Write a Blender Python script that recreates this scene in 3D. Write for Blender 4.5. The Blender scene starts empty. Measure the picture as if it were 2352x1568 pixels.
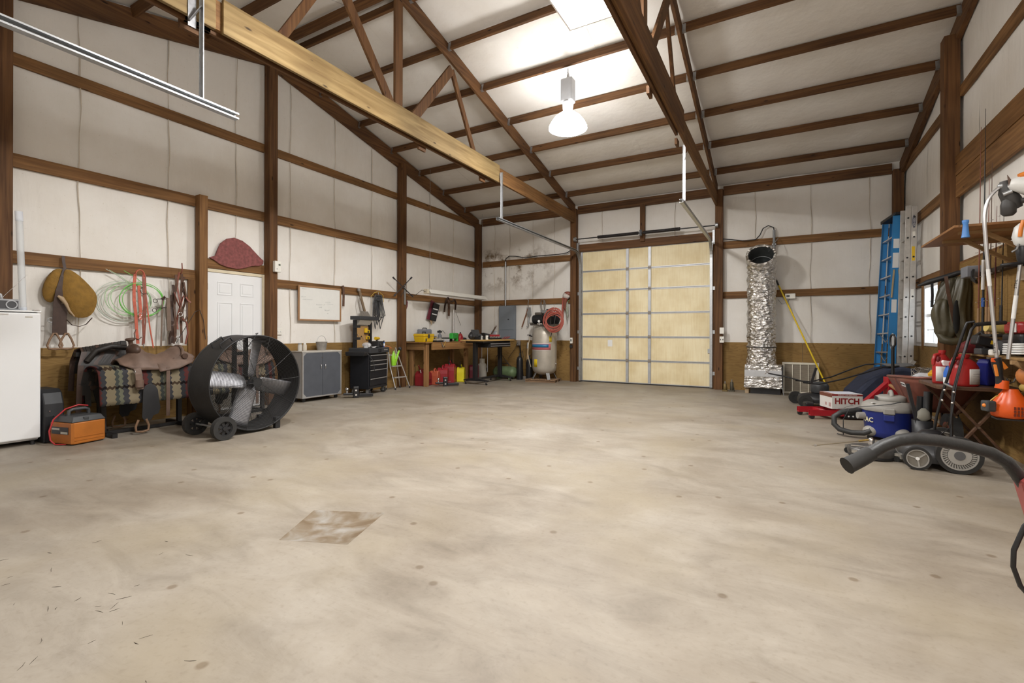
import bpy, bmesh, math, random
from mathutils import Vector, Matrix
from math import sin, cos, pi, radians, sqrt
rnd = random.Random(7)
S = bpy.context.scene
COL = S.collection

# ------------------------------------------------------------------ camera
CAM_YAW = 0.51329
cam_d = bpy.data.cameras.new('camera'); cam = bpy.data.objects.new('camera', cam_d); COL.objects.link(cam)
cam_d.sensor_fit = 'HORIZONTAL'; cam_d.sensor_width = 36.0
cam_d.lens = 36.0 * 1094.86 / 2352.0
cam_d.shift_y = -17.94 / 2352.0
cam_d.clip_start = 0.05; cam_d.clip_end = 200
cam.matrix_world = Matrix.Translation((0, 0, 1.25)) @ Matrix.Rotation(CAM_YAW, 4, 'Z') @ Matrix.Rotation(pi/2, 4, 'X') @ Matrix.Rotation(0.00257, 4, 'Z')
S.camera = cam

# ------------------------------------------------------------------ world, lights, exposure
w = bpy.data.worlds.new('World'); S.world = w; w.use_nodes = True
bg = w.node_tree.nodes['Background']; bg.inputs[0].default_value = (0.86, 0.93, 1.0, 1); bg.inputs[1].default_value = 3.0
S.view_settings.view_transform = 'Standard'; S.view_settings.look = 'None'
S.view_settings.exposure = 0.58; S.view_settings.gamma = 1.0; S.view_settings.use_curve_mapping = False
HIGHBAY_W = 100.0     # wattage of the lamp inside each high-bay shade
TROFFER_W = 70.0     # wattage behind the rectangular diffuser

# ------------------------------------------------------------------ materials
MATS = {}
def _nt(name):
    m = bpy.data.materials.new(name); m.use_nodes = True
    nt = m.node_tree; return m, nt, nt.nodes, nt.links, nt.nodes['Principled BSDF']
def mat(name, col, rough=0.5, metal=0.0, var=0.06, scale=12.0, bump=0.0, bscale=60.0, coat=0.0, spec=0.5):
    if name in MATS: return MATS[name]
    m, nt, N, L, b = _nt(name)
    tc = N.new('ShaderNodeTexCoord')
    nz = N.new('ShaderNodeTexNoise'); nz.inputs['Scale'].default_value = scale; nz.inputs['Detail'].default_value = 4
    L.new(tc.outputs['Object'], nz.inputs['Vector'])
    mx = N.new('ShaderNodeMixRGB')
    mx.inputs[1].default_value = tuple(max(0, c*(1-var*2)) for c in col) + (1,)
    mx.inputs[2].default_value = tuple(min(1, c*(1+var*2)) for c in col) + (1,)
    L.new(nz.outputs['Fac'], mx.inputs[0]); L.new(mx.outputs[0], b.inputs['Base Color'])
    b.inputs['Roughness'].default_value = rough; b.inputs['Metallic'].default_value = metal
    b.inputs['Specular IOR Level'].default_value = spec
    if coat: b.inputs['Coat Weight'].default_value = coat
    if bump:
        n2 = N.new('ShaderNodeTexNoise'); n2.inputs['Scale'].default_value = bscale; n2.inputs['Detail'].default_value = 5
        L.new(tc.outputs['Object'], n2.inputs['Vector'])
        bp = N.new('ShaderNodeBump'); bp.inputs['Strength'].default_value = bump; bp.inputs['Distance'].default_value = 0.01
        L.new(n2.outputs['Fac'], bp.inputs['Height']); L.new(bp.outputs[0], b.inputs['Normal'])
    MATS[name] = m; return m
def ramp(N, pts):
    r = N.new('ShaderNodeValToRGB'); e = r.color_ramp.elements
    while len(e) < len(pts): e.new(0.5)
    for el, (p, c) in zip(e, pts): el.position = p; el.color = tuple(c) + (1,)
    return r
def wood(name, axis, light, dark, rough=0.7, fine=26.0):
    """lumber with grain running along one axis, knots and slow colour drift"""
    if name in MATS: return MATS[name]
    m, nt, N, L, b = _nt(name)
    tc = N.new('ShaderNodeTexCoord'); mp = N.new('ShaderNodeMapping')
    s = [fine, fine, fine]; s['xyz'.index(axis)] = 1.1
    mp.inputs['Scale'].default_value = s; L.new(tc.outputs['Object'], mp.inputs['Vector'])
    nz = N.new('ShaderNodeTexNoise'); nz.inputs['Scale'].default_value = 1.0; nz.inputs['Detail'].default_value = 6; nz.inputs['Distortion'].default_value = 0.7
    L.new(mp.outputs[0], nz.inputs['Vector'])
    mid = tuple((a+c)/2 for a, c in zip(light, dark))
    r = ramp(N, [(0.30, dark), (0.48, mid), (0.66, light)])
    L.new(nz.outputs['Fac'], r.inputs[0])
    n2 = N.new('ShaderNodeTexNoise'); n2.inputs['Scale'].default_value = 0.9; n2.inputs['Detail'].default_value = 3
    L.new(tc.outputs['Object'], n2.inputs['Vector'])
    r2 = ramp(N, [(0.3, (0.72, 0.72, 0.72)), (0.7, (1.12, 1.08, 1.05))]); L.new(n2.outputs['Fac'], r2.inputs[0])
    mu = N.new('ShaderNodeMixRGB'); mu.blend_type = 'MULTIPLY'; mu.inputs[0].default_value = 1
    L.new(r.outputs[0], mu.inputs[1]); L.new(r2.outputs[0], mu.inputs[2])
    # knots
    mp2 = N.new('ShaderNodeMapping'); s2 = [7.0, 7.0, 7.0]; s2['xyz'.index(axis)] = 2.2; mp2.inputs['Scale'].default_value = s2
    L.new(tc.outputs['Object'], mp2.inputs['Vector'])
    vo = N.new('ShaderNodeTexVoronoi'); vo.inputs['Scale'].default_value = 1.0; L.new(mp2.outputs[0], vo.inputs['Vector'])
    r3 = ramp(N, [(0.05, tuple(c*0.35 for c in dark)), (0.11, (1, 1, 1))]); L.new(vo.outputs['Distance'], r3.inputs[0])
    mk = N.new('ShaderNodeMixRGB'); mk.blend_type = 'MULTIPLY'; mk.inputs[0].default_value = 0.85
    L.new(mu.outputs[0], mk.inputs[1]); L.new(r3.outputs[0], mk.inputs[2])
    L.new(mk.outputs[0], b.inputs['Base Color']); b.inputs['Roughness'].default_value = rough
    b.inputs['Specular IOR Level'].default_value = 0.3
    bp = N.new('ShaderNodeBump'); bp.inputs['Strength'].default_value = 0.25; bp.inputs['Distance'].default_value = 0.004
    L.new(nz.outputs['Fac'], bp.inputs['Height']); L.new(bp.outputs[0], b.inputs['Normal'])
    MATS[name] = m; return m
def plywood(name, axis, light, dark):
    if name in MATS: return MATS[name]
    m, nt, N, L, b = _nt(name)
    tc = N.new('ShaderNodeTexCoord'); mp = N.new('ShaderNodeMapping')
    s = [1.0, 1.0, 7.0]
    mp.inputs['Scale'].default_value = s; L.new(tc.outputs['Object'], mp.inputs['Vector'])
    n0 = N.new('ShaderNodeTexNoise'); n0.inputs['Scale'].default_value = 0.9; n0.inputs['Detail'].default_value = 2; n0.inputs['Distortion'].default_value = 0.4
    L.new(mp.outputs[0], n0.inputs['Vector'])
    wv = N.new('ShaderNodeMath'); wv.operation = 'MULTIPLY'; wv.inputs[1].default_value = 16.0; L.new(n0.outputs['Fac'], wv.inputs[0])
    fr = N.new('ShaderNodeMath'); fr.operation = 'PINGPONG'; fr.inputs[1].default_value = 1.0; L.new(wv.outputs[0], fr.inputs[0])
    mid = tuple((a+c)/2 for a, c in zip(light, dark))
    r = ramp(N, [(0.0, mid), (0.35, light), (0.9, light), (1.0, dark)]); L.new(fr.outputs[0], r.inputs[0])
    n2 = N.new('ShaderNodeTexNoise'); n2.inputs['Scale'].default_value = 1.4; n2.inputs['Detail'].default_value = 5
    L.new(tc.outputs['Object'], n2.inputs['Vector'])
    r2 = ramp(N, [(0.3, (0.72, 0.72, 0.68)), (0.68, (1.1, 1.1, 1.08))]); L.new(n2.outputs['Fac'], r2.inputs[0])
    mu = N.new('ShaderNodeMixRGB'); mu.blend_type = 'MULTIPLY'; mu.inputs[0].default_value = 1
    L.new(r.outputs[0], mu.inputs[1]); L.new(r2.outputs[0], mu.inputs[2])
    L.new(mu.outputs[0], b.inputs['Base Color']); b.inputs['Roughness'].default_value = 0.72; b.inputs['Specular IOR Level'].default_value = 0.25
    MATS[name] = m; return m
def emit(name, col, strength):
    m, nt, N, L, b = _nt(name)
    b.inputs['Base Color'].default_value = tuple(col) + (1,)
    b.inputs['Emission Color'].default_value = tuple(col) + (1,); b.inputs['Emission Strength'].default_value = strength
    MATS[name] = m; return m
def glass(name, col=(0.9, 0.95, 1.0), alpha=0.3, rough=0.1):
    if name in MATS: return MATS[name]
    m, nt, N, L, b = _nt(name)
    b.inputs['Base Color'].default_value = tuple(col) + (1,); b.inputs['Roughness'].default_value = rough; b.inputs['Alpha'].default_value = alpha
    MATS[name] = m; return m

# ------------------------------------------------------------------ mesh builder
class MB:
    def __init__(s): s.v = []; s.f = []; s.sm = []
    def add(s, vs, fs, smooth=False):
        o = len(s.v); s.v += [tuple(p) for p in vs]
        for f in fs: s.f.append(tuple(i+o for i in f)); s.sm.append(smooth)
        return s
    def box(s, x0, x1, y0, y1, z0, z1):
        if x0 > x1: x0, x1 = x1, x0
        if y0 > y1: y0, y1 = y1, y0
        if z0 > z1: z0, z1 = z1, z0
        return s.add([(x0,y0,z0),(x1,y0,z0),(x1,y1,z0),(x0,y1,z0),(x0,y0,z1),(x1,y0,z1),(x1,y1,z1),(x0,y1,z1)],
              [(0,3,2,1),(4,5,6,7),(0,1,5,4),(1,2,6,5),(2,3,7,6),(3,0,4,7)])
    def obox(s, c, size, M=None):
        hx, hy, hz = size[0]/2, size[1]/2, size[2]/2
        P = [Vector(p) for p in ((-hx,-hy,-hz),(hx,-hy,-hz),(hx,hy,-hz),(-hx,hy,-hz),(-hx,-hy,hz),(hx,-hy,hz),(hx,hy,hz),(-hx,hy,hz))]
        if M is not None: P = [M @ p for p in P]
        c = Vector(c)
        return s.add([p+c for p in P], [(0,3,2,1),(4,5,6,7),(0,1,5,4),(1,2,6,5),(2,3,7,6),(3,0,4,7)])
    def beam(s, p0, p1, wd, ht, up=(0,0,1)):
        """rectangular bar from p0 to p1; wd across, ht along up"""
        p0, p1 = Vector(p0), Vector(p1); d = (p1-p0).normalized(); u = Vector(up)
        if abs(d.dot(u)) > 0.98: u = Vector((1,0,0))
        r = d.cross(u).normalized(); u = r.cross(d).normalized()
        a, b = r*(wd/2), u*(ht/2)
        V = [p0-a-b, p0+a-b, p0+a+b, p0-a+b, p1-a-b, p1+a-b, p1+a+b, p1-a+b]
        return s.add(V, [(0,1,2,3),(7,6,5,4),(0,4,5,1),(1,5,6,2),(2,6,7,3),(3,7,4,0)])
    def _frame(s, d):
        u = Vector((0,0,1)) if abs(d.z) < 0.95 else Vector((1,0,0))
        a = d.cross(u).normalized(); return a, d.cross(a).normalized()
    def cyl(s, p0, p1, r0, r1=None, n=14, caps=True):
        if r1 is None: r1 = r0
        p0, p1 = Vector(p0), Vector(p1); d = (p1-p0).normalized(); a, b = s._frame(d)
        A = [p0 + (a*cos(2*pi*i/n)+b*sin(2*pi*i/n))*r0 for i in range(n)]
        B = [p1 + (a*cos(2*pi*i/n)+b*sin(2*pi*i/n))*r1 for i in range(n)]
        s.add(A+B, [(i,(i+1)%n,n+(i+1)%n,n+i) for i in range(n)], True)
        if caps:
            if r0 > 1e-5: s.add(A, [tuple(range(n-1,-1,-1))])
            if r1 > 1e-5: s.add(B, [tuple(range(n))])
        return s
    def ring(s, p0, p1, ro, ri, n=32):
        """hollow cylinder"""
        p0, p1 = Vector(p0), Vector(p1); d = (p1-p0).normalized(); a, b = s._frame(d)
        def circ(p, r): return [p + (a*cos(2*pi*i/n)+b*sin(2*pi*i/n))*r for i in range(n)]
        A, B, C, D = circ(p0, ro), circ(p1, ro), circ(p0, ri), circ(p1, ri)
        q = lambda: [(i,(i+1)%n,n+(i+1)%n,n+i) for i in range(n)]
        s.add(A+B, q(), True); s.add(D+C, q(), True); s.add(B+D, q()); s.add(C+A, q())
        return s
    def tube(s, pts, r, n=8, closed=False, rs=None):
        P = [Vector(p) for p in pts]; m = len(P); V = []; pa = None
        for i in range(m):
            if closed: d = (P[(i+1)%m]-P[i-1])
            else: d = (P[min(i+1,m-1)]-P[max(i-1,0)])
            d = d.normalized() if d.length > 1e-9 else Vector((0,0,1))
            if pa is None: a, b = s._frame(d)
            else:
                a = pa - d*pa.dot(d); a = a.normalized() if a.length > 1e-6 else s._frame(d)[0]; b = d.cross(a)
            pa = a; rr = rs[i] if rs else r
            V += [P[i]+(a*cos(2*pi*k/n)+b*sin(2*pi*k/n))*rr for k in range(n)]
        F = []
        for i in range(m if closed else m-1):
            j = (i+1)%m
            F += [(i*n+k, i*n+(k+1)%n, j*n+(k+1)%n, j*n+k) for k in range(n)]
        s.add(V, F, True)
        if not closed: s.add(V[:n], [tuple(range(n-1,-1,-1))]); s.add(V[-n:], [tuple(range(n))])
        return s
    def strap(s, pts, wd, th, side=(0,1,0)):
        """flat band along pts; side = width direction"""
        P = [Vector(p) for p in pts]; m = len(P); V = []; sd = Vector(side).normalized()
        for i in range(m):
            d = (P[min(i+1,m-1)]-P[max(i-1,0)]).normalized()
            nn = d.cross(sd); nn = nn.normalized() if nn.length > 1e-4 else Vector((1,0,0))
            ss = nn.cross(d).normalized()
            for a, b in ((-1,-1),(1,-1),(1,1),(-1,1)): V.append(P[i]+ss*(a*wd/2)+nn*(b*th/2))
        F = []
        for i in range(m-1): F += [(i*4+k, i*4+(k+1)%4, i*4+4+(k+1)%4, i*4+4+k) for k in range(4)]
        F += [(3,2,1,0), tuple((m-1)*4+k for k in range(4))]
        return s.add(V, F)
    def lathe(s, prof, c=(0,0,0), n=24, M=None, sx=1, sy=1):
        """profile [(r,z)...] turned about z, optional matrix"""
        V = []; c = Vector(c)
        for r, z in prof:
            for i in range(n):
                p = Vector((r*cos(2*pi*i/n)*sx, r*sin(2*pi*i/n)*sy, z))
                V.append((M @ p if M is not None else p) + c)
        F = []
        for j in range(len(prof)-1): F += [(j*n+i, j*n+(i+1)%n, (j+1)*n+(i+1)%n, (j+1)*n+i) for i in range(n)]
        s.add(V, F, True)
        if prof[0][0] > 1e-5: s.add(V[:n], [tuple(range(n-1,-1,-1))])
        if prof[-1][0] > 1e-5: s.add(V[-n:], [tuple(range(n))])
        return s
    def prism(s, poly, a0, a1, axis='x', M=None, c=(0,0,0)):
        """extrude 2-D polygon along axis from a0 to a1; poly in the other two axes (order x,y,z)"""
        def mk(p, a):
            q = (a,p[0],p[1]) if axis == 'x' else (p[0],a,p[1]) if axis == 'y' else (p[0],p[1],a)
            q = Vector(q); return (M @ q if M is not None else q) + Vector(c)
        n = len(poly); V = [mk(p,a0) for p in poly]+[mk(p,a1) for p in poly]
        return s.add(V, [tuple(range(n-1,-1,-1)), tuple(range(n,2*n))]+[(i,(i+1)%n,n+(i+1)%n,n+i) for i in range(n)])
    def ball(s, c, r, n=14, m=9, sc=(1,1,1), M=None):
        prof = [(max(1e-6,r*sin(pi*j/m)), -r*cos(pi*j/m)) for j in range(m+1)]
        V = []; c = Vector(c)
        for rr, z in prof:
            for i in range(n):
                p = Vector((rr*cos(2*pi*i/n)*sc[0], rr*sin(2*pi*i/n)*sc[1], z*sc[2])); V.append((M @ p if M is not None else p)+c)
        F = []
        for j in range(m): F += [(j*n+i, j*n+(i+1)%n, (j+1)*n+(i+1)%n, (j+1)*n+i) for i in range(n)]
        return s.add(V, F, True)
    def torus(s, c, R, r, axis='z', n=28, m=8, sc=(1,1)):
        pts = []
        for i in range(n):
            a = 2*pi*i/n; u, v = R*cos(a)*sc[0], R*sin(a)*sc[1]
            pts.append(Vector(c)+Vector((u,v,0) if axis=='z' else (0,u,v) if axis=='x' else (u,0,v)))
        return s.tube(pts, r, m, closed=True)
    def grid(s, fn, nu, nv, smooth=True):
        V = [fn(i/nu, j/nv) for j in range(nv+1) for i in range(nu+1)]
        return s.add(V, [(j*(nu+1)+i, j*(nu+1)+i+1, (j+1)*(nu+1)+i+1, (j+1)*(nu+1)+i) for j in range(nv) for i in range(nu)], smooth)

def fixn(me):
    bm = bmesh.new(); bm.from_mesh(me); bmesh.ops.recalc_face_normals(bm, faces=bm.faces); bm.to_mesh(me); bm.free()
def mesh(name, mb, m, parent=None, off=None, bevel=0, solid=0, sub=0, recalc=True):
    me = bpy.data.meshes.new(name)
    vs = mb.v if off is None else [(a[0]-off[0], a[1]-off[1], a[2]-off[2]) for a in mb.v]
    me.from_pydata(vs, [], mb.f); me.polygons.foreach_set('use_smooth', mb.sm); 
    if recalc: fixn(me)
    me.update()
    if m is not None: me.materials.append(m)
    o = bpy.data.objects.new(name, me); COL.objects.link(o)
    if parent is not None: o.parent = parent
    if solid: md = o.modifiers.new('solid','SOLIDIFY'); md.thickness = solid; md.offset = 0
    if sub: md = o.modifiers.new('sub','SUBSURF'); md.levels = sub; md.render_levels = sub
    if bevel: md = o.modifiers.new('bevel','BEVEL'); md.width = bevel; md.segments = 2; md.limit_method = 'ANGLE'; md.angle_limit = radians(50)
    return o
def tag(o, label=None, cat=None, group=None, kind=None):
    if label: o['label'] = label
    if cat: o['category'] = cat
    if group: o['group'] = group
    if kind: o['kind'] = kind
    return o
class Thing:
    """an Empty at the base of a thing; parts are given in local coordinates (world=True: in world coordinates)"""
    def __init__(s, name, label, cat, loc, rz=0.0, group=None, world=False):
        s.e = bpy.data.objects.new(name, None); COL.objects.link(s.e); s.e.empty_display_size = 0.1
        s.e.location = loc; s.e.rotation_euler = (0,0,rz); tag(s.e, label, cat, group); s.off = loc if world else None
    def part(s, name, mb, m, parent=None, **k):
        lab = k.pop('label', None)
        o = mesh(name, mb, m, parent or s.e, s.off, **k)
        if lab: o['label'] = lab
        return o
def solo(name, mb, m, label, cat, loc=(0,0,0), rz=0, group=None, **k):
    o = mesh(name, mb, m, None, None, **k); o.location = loc; o.rotation_euler = (0,0,rz); tag(o, label, cat, group); return o
def struct(name, mb, m, parent=None, **k):
    o = mesh(name, mb, m, parent, **k)
    if parent is None: o['kind'] = 'structure'
    return o
def text_mb(txt, size, M, depth=0.0015, align='CENTER', sx=1.0, bold=0.0):
    cu = bpy.data.curves.new('t','FONT'); cu.body = txt; cu.size = size; cu.extrude = depth; cu.align_x = align; cu.align_y = 'CENTER'; cu.resolution_u = 2; cu.offset = size*bold
    o = bpy.data.objects.new('t', cu); COL.objects.link(o)
    dg = bpy.context.evaluated_depsgraph_get(); dg.update(); me = o.evaluated_get(dg).to_mesh()
    mb = MB(); mb.add([M @ Vector((v.co.x*sx, v.co.y, v.co.z)) for v in me.vertices], [tuple(p.vertices) for p in me.polygons])
    o.evaluated_get(dg).to_mesh_clear(); bpy.data.objects.remove(o); bpy.data.curves.remove(cu); return mb
def facing(loc, right, up):
    r, u = Vector(right).normalized(), Vector(up).normalized(); n = r.cross(u)
    return Matrix(((r.x,u.x,n.x,loc[0]),(r.y,u.y,n.y,loc[1]),(r.z,u.z,n.z,loc[2]),(0,0,0,1)))
def arc(c, R, a0, a1, n, plane='yz', sc=(1,1)):
    out = []
    for i in range(n+1):
        a = a0+(a1-a0)*i/n; u, v = R*cos(a)*sc[0], R*sin(a)*sc[1]
        out.append((c[0], c[1]+u, c[2]+v) if plane == 'yz' else (c[0]+u, c[1], c[2]+v) if plane == 'xz' else (c[0]+u, c[1]+v, c[2]))
    return out
def RZ(a): return Matrix.Rotation(a, 3, 'Z')
def RX(a): return Matrix.Rotation(a, 3, 'X')
def RY(a): return Matrix.Rotation(a, 3, 'Y')
# ------------------------------------------------------------------ common materials
ST_L, ST_D = (0.165, 0.080, 0.030), (0.072, 0.031, 0.012)      # stained framing lumber
GI_L, GI_D = (0.255, 0.132, 0.048), (0.120, 0.055, 0.018)      # wall girts
WX, WY, WZ = (wood('framing_wood_'+a, a, ST_L, ST_D) for a in 'xyz')
GX, GY, GZ = (wood('girt_wood_'+a, a, GI_L, GI_D) for a in 'xyz')
NEWY = wood('new_pine_y', 'y', (0.30, 0.215, 0.095), (0.16, 0.10, 0.036), fine=14)
PLY = plywood('plywood', 'x', (0.27, 0.162, 0.055), (0.165, 0.086, 0.026))
GALV = mat('galvanised_steel', (0.42, 0.43, 0.44), 0.42, 0.85, 0.12, 30)
BLACK = mat('black_plastic', (0.018, 0.018, 0.02), 0.45, 0, 0.2, 8)
BLKMET = mat('black_painted_steel', (0.02, 0.02, 0.022), 0.35, 0.2, 0.15, 8)
WHITE = mat('white_paint', (0.80, 0.80, 0.79), 0.4, 0, 0.03, 4)
WHPL = mat('white_plastic', (0.78, 0.76, 0.70), 0.4, 0, 0.03, 6)
CHROME = mat('chrome', (0.75, 0.75, 0.76), 0.18, 1.0, 0.05, 20)
RUBBER = mat('rubber', (0.022, 0.021, 0.02), 0.8, 0, 0.2, 15)

def insul_mat(name, dirt=None):
    m, nt, N, L, b = _nt(name)
    tc = N.new('ShaderNodeTexCoord')
    n1 = N.new('ShaderNodeTexNoise'); n1.inputs['Scale'].default_value = 0.7; n1.inputs['Detail'].default_value = 6; n1.inputs['Roughness'].default_value = 0.6
    L.new(tc.outputs['Object'], n1.inputs['Vector'])
    r = ramp(N, [(0.32, (0.70, 0.66, 0.60)), (0.62, (0.80, 0.775, 0.735))]); L.new(n1.outputs['Fac'], r.inputs[0])
    # fine speckle of the scrim facing
    n2 = N.new('ShaderNodeTexNoise'); n2.inputs['Scale'].default_value = 45; n2.inputs['Detail'].default_value = 3
    L.new(tc.outputs['Object'], n2.inputs['Vector'])
    r2 = ramp(N, [(0.24, (0.86, 0.83, 0.78)), (0.33, (1, 1, 1))]); L.new(n2.outputs['Fac'], r2.inputs[0])
    mu = N.new('ShaderNodeMixRGB'); mu.blend_type = 'MULTIPLY'; mu.inputs[0].default_value = 1
    L.new(r.outputs[0], mu.inputs[1]); L.new(r2.outputs[0], mu.inputs[2])
    last = mu.outputs[0]
    if dirt:
        sx = N.new('ShaderNodeSeparateXYZ'); L.new(tc.outputs['Object'], sx.inputs[0])
        def band(o, a0, a1, b0, b1):
            m1 = N.new('ShaderNodeMapRange'); m1.inputs[1].default_value = a0; m1.inputs[2].default_value = a1; L.new(o, m1.inputs[0])
            m2 = N.new('ShaderNodeMapRange'); m2.inputs[1].default_value = b0; m2.inputs[2].default_value = b1; L.new(o, m2.inputs[0])
            mm = N.new('ShaderNodeMath'); mm.operation = 'MULTIPLY'; L.new(m1.outputs[0], mm.inputs[0]); L.new(m2.outputs[0], mm.inputs[1]); return mm.outputs[0]
        bx = band(sx.outputs[0], dirt[0], dirt[0]+0.3, dirt[1], dirt[1]-1.0)
        bz = band(sx.outputs[2], dirt[2], dirt[2]+0.6, dirt[3]+0.3, dirt[3])
        mm = N.new('ShaderNodeMath'); mm.operation = 'MULTIPLY'; L.new(bx, mm.inputs[0]); L.new(bz, mm.inputs[1])
        n3 = N.new('ShaderNodeTexNoise'); n3.inputs['Scale'].default_value = 2.6; n3.inputs['Detail'].default_value = 9; n3.inputs['Roughness'].default_value = 0.65
        L.new(tc.outputs['Object'], n3.inputs['Vector'])
        r3 = ramp(N, [(0.47, (0,0,0)), (0.62, (1,1,1))]); L.new(n3.outputs['Fac'], r3.inputs[0])
        m4 = N.new('ShaderNodeMath'); m4.operation = 'MULTIPLY'; L.new(mm.outputs[0], m4.inputs[0]); L.new(r3.outputs[0], m4.inputs[1])
        mx = N.new('ShaderNodeMixRGB'); L.new(m4.outputs[0], mx.inputs[0]); L.new(last, mx.inputs[1]); mx.inputs[2].default_value = (0.17, 0.11, 0.055, 1); last = mx.outputs[0]
    L.new(last, b.inputs['Base Color']); b.inputs['Roughness'].default_value = 0.55; b.inputs['Specular IOR Level'].default_value = 0.3
    n5 = N.new('ShaderNodeTexNoise'); n5.inputs['Scale'].default_value = 5; n5.inputs['Detail'].default_value = 4
    mp = N.new('ShaderNodeMapping'); mp.inputs['Scale'].default_value = (1.6, 1.6, 0.35); L.new(tc.outputs['Object'], mp.inputs['Vector']); L.new(mp.outputs[0], n5.inputs['Vector'])
    bp = N.new('ShaderNodeBump'); bp.inputs['Strength'].default_value = 0.35; bp.inputs['Distance'].default_value = 0.03
    L.new(n5.outputs['Fac'], bp.inputs['Height']); L.new(bp.outputs[0], b.inputs['Normal'])
    MATS[name] = m; return m
INS = insul_mat('white_insulation_facing'); INSB = insul_mat('white_insulation_facing_soiled', (-7.9, -5.2, 2.35, 3.5))
TAPE = mat('seam_tape', (0.66, 0.59, 0.50), 0.6, 0, 0.15, 6)

def floor_mat():
    m, nt, N, L, b = _nt('concrete_floor')
    tc = N.new('ShaderNodeTexCoord')
    n1 = N.new('ShaderNodeTexNoise'); n1.inputs['Scale'].default_value = 0.62; n1.inputs['Detail'].default_value = 11; n1.inputs['Roughness'].default_value = 0.64; n1.inputs['Distortion'].default_value = 0.5
    L.new(tc.outputs['Object'], n1.inputs['Vector'])
    r1 = ramp(N, [(0.32, (0.200, 0.166, 0.127)), (0.45, (0.245, 0.211, 0.169)), (0.55, (0.280, 0.247, 0.203)), (0.68, (0.325, 0.294, 0.251))]); L.new(n1.outputs['Fac'], r1.inputs[0])
    # trowel sweeps
    mp = N.new('ShaderNodeMapping'); mp.inputs['Scale'].default_value = (1.0, 2.6, 1); mp.inputs['Rotation'].default_value = (0, 0, -0.55); L.new(tc.outputs['Object'], mp.inputs['Vector'])
    n2 = N.new('ShaderNodeTexNoise'); n2.inputs['Scale'].default_value = 1.6; n2.inputs['Detail'].default_value = 7; n2.inputs['Roughness'].default_value = 0.7; n2.inputs['Distortion'].default_value = 0.8
    L.new(mp.outputs[0], n2.inputs['Vector'])
    r2 = ramp(N, [(0.30, (0.78, 0.76, 0.74)), (0.5, (1, 0.99, 0.98)), (0.70, (1.15, 1.15, 1.15))]); L.new(n2.outputs['Fac'], r2.inputs[0])
    mu = N.new('ShaderNodeMixRGB'); mu.blend_type = 'MULTIPLY'; mu.inputs[0].default_value = 1; L.new(r1.outputs[0], mu.inputs[1]); L.new(r2.outputs[0], mu.inputs[2])
    # yellowish stain clouds
    n3 = N.new('ShaderNodeTexNoise'); n3.inputs['Scale'].default_value = 0.9; n3.inputs['Detail'].default_value = 5
    mp3 = N.new('ShaderNodeMapping'); mp3.inputs['Location'].default_value = (7.3, 2.1, 0); L.new(tc.outputs['Object'], mp3.inputs['Vector']); L.new(mp3.outputs[0], n3.inputs['Vector'])
    r3 = ramp(N, [(0.48, (0,0,0)), (0.68, (0.55,0.55,0.55))]); L.new(n3.outputs['Fac'], r3.inputs[0])
    mx = N.new('ShaderNodeMixRGB'); L.new(r3.outputs[0], mx.inputs[0]); L.new(mu.outputs[0], mx.inputs[1]); mx.inputs[2].default_value = (0.27, 0.225, 0.155, 1)
    # small dark oil spots
    vo = N.new('ShaderNodeTexVoronoi'); vo.voronoi_dimensions = '2D'; vo.inputs['Scale'].default_value = 1.3; vo.inputs['Randomness'].default_value = 1.0; L.new(tc.outputs['Object'], vo.inputs['Vector'])
    r4 = ramp(N, [(0.020, (0.58, 0.50, 0.42)), (0.036, (1,1,1))]); L.new(vo.outputs['Distance'], r4.inputs[0])
    m5 = N.new('ShaderNodeMixRGB'); m5.blend_type = 'MULTIPLY'; m5.inputs[0].default_value = 0.8; L.new(mx.outputs[0], m5.inputs[1]); L.new(r4.outputs[0], m5.inputs[2])
    # fine grit
    n6 = N.new('ShaderNodeTexNoise'); n6.inputs['Scale'].default_value = 38; n6.inputs['Detail'].default_value = 5; L.new(tc.outputs['Object'], n6.inputs['Vector'])
    r6 = ramp(N, [(0.25, (0.80,0.78,0.76)), (0.45, (1,1,1))]); L.new(n6.outputs['Fac'], r6.inputs[0])
    m7 = N.new('ShaderNodeMixRGB'); m7.blend_type = 'MULTIPLY'; m7.inputs[0].default_value = 0.6; L.new(m5.outputs[0], m7.inputs[1]); L.new(r6.outputs[0], m7.inputs[2])
    L.new(m7.outputs[0], b.inputs['Base Color'])
    rr = N.new('ShaderNodeMapRange'); rr.inputs[3].default_value = 0.42; rr.inputs[4].default_value = 0.68; L.new(n2.outputs['Fac'], rr.inputs[0]); L.new(rr.outputs[0], b.inputs['Roughness'])
    b.inputs['Specular IOR Level'].default_value = 0.35
    bp = N.new('ShaderNodeBump'); bp.inputs['Strength'].default_value = 0.15; bp.inputs['Distance'].default_value = 0.01; L.new(n2.outputs['Fac'], bp.inputs['Height']); L.new(bp.outputs[0], b.inputs['Normal'])
    MATS['concrete_floor'] = m; return m
FLOOR = floor_mat()
def basin_mat():
    m, nt, N, L, b = _nt('stained_concrete')
    tc = N.new('ShaderNodeTexCoord'); n = N.new('ShaderNodeTexNoise'); n.inputs['Scale'].default_value = 6.5; n.inputs['Detail'].default_value = 6; n.inputs['Distortion'].default_value = 0.6
    L.new(tc.outputs['Object'], n.inputs['Vector'])
    r = ramp(N, [(0.36, (0.135, 0.092, 0.052)), (0.48, (0.18, 0.138, 0.092)), (0.56, (0.225, 0.192, 0.152)), (0.70, (0.29, 0.272, 0.245))]); L.new(n.outputs['Fac'], r.inputs[0])
    L.new(r.outputs[0], b.inputs['Base Color']); b.inputs['Roughness'].default_value = 0.45; return m

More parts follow.
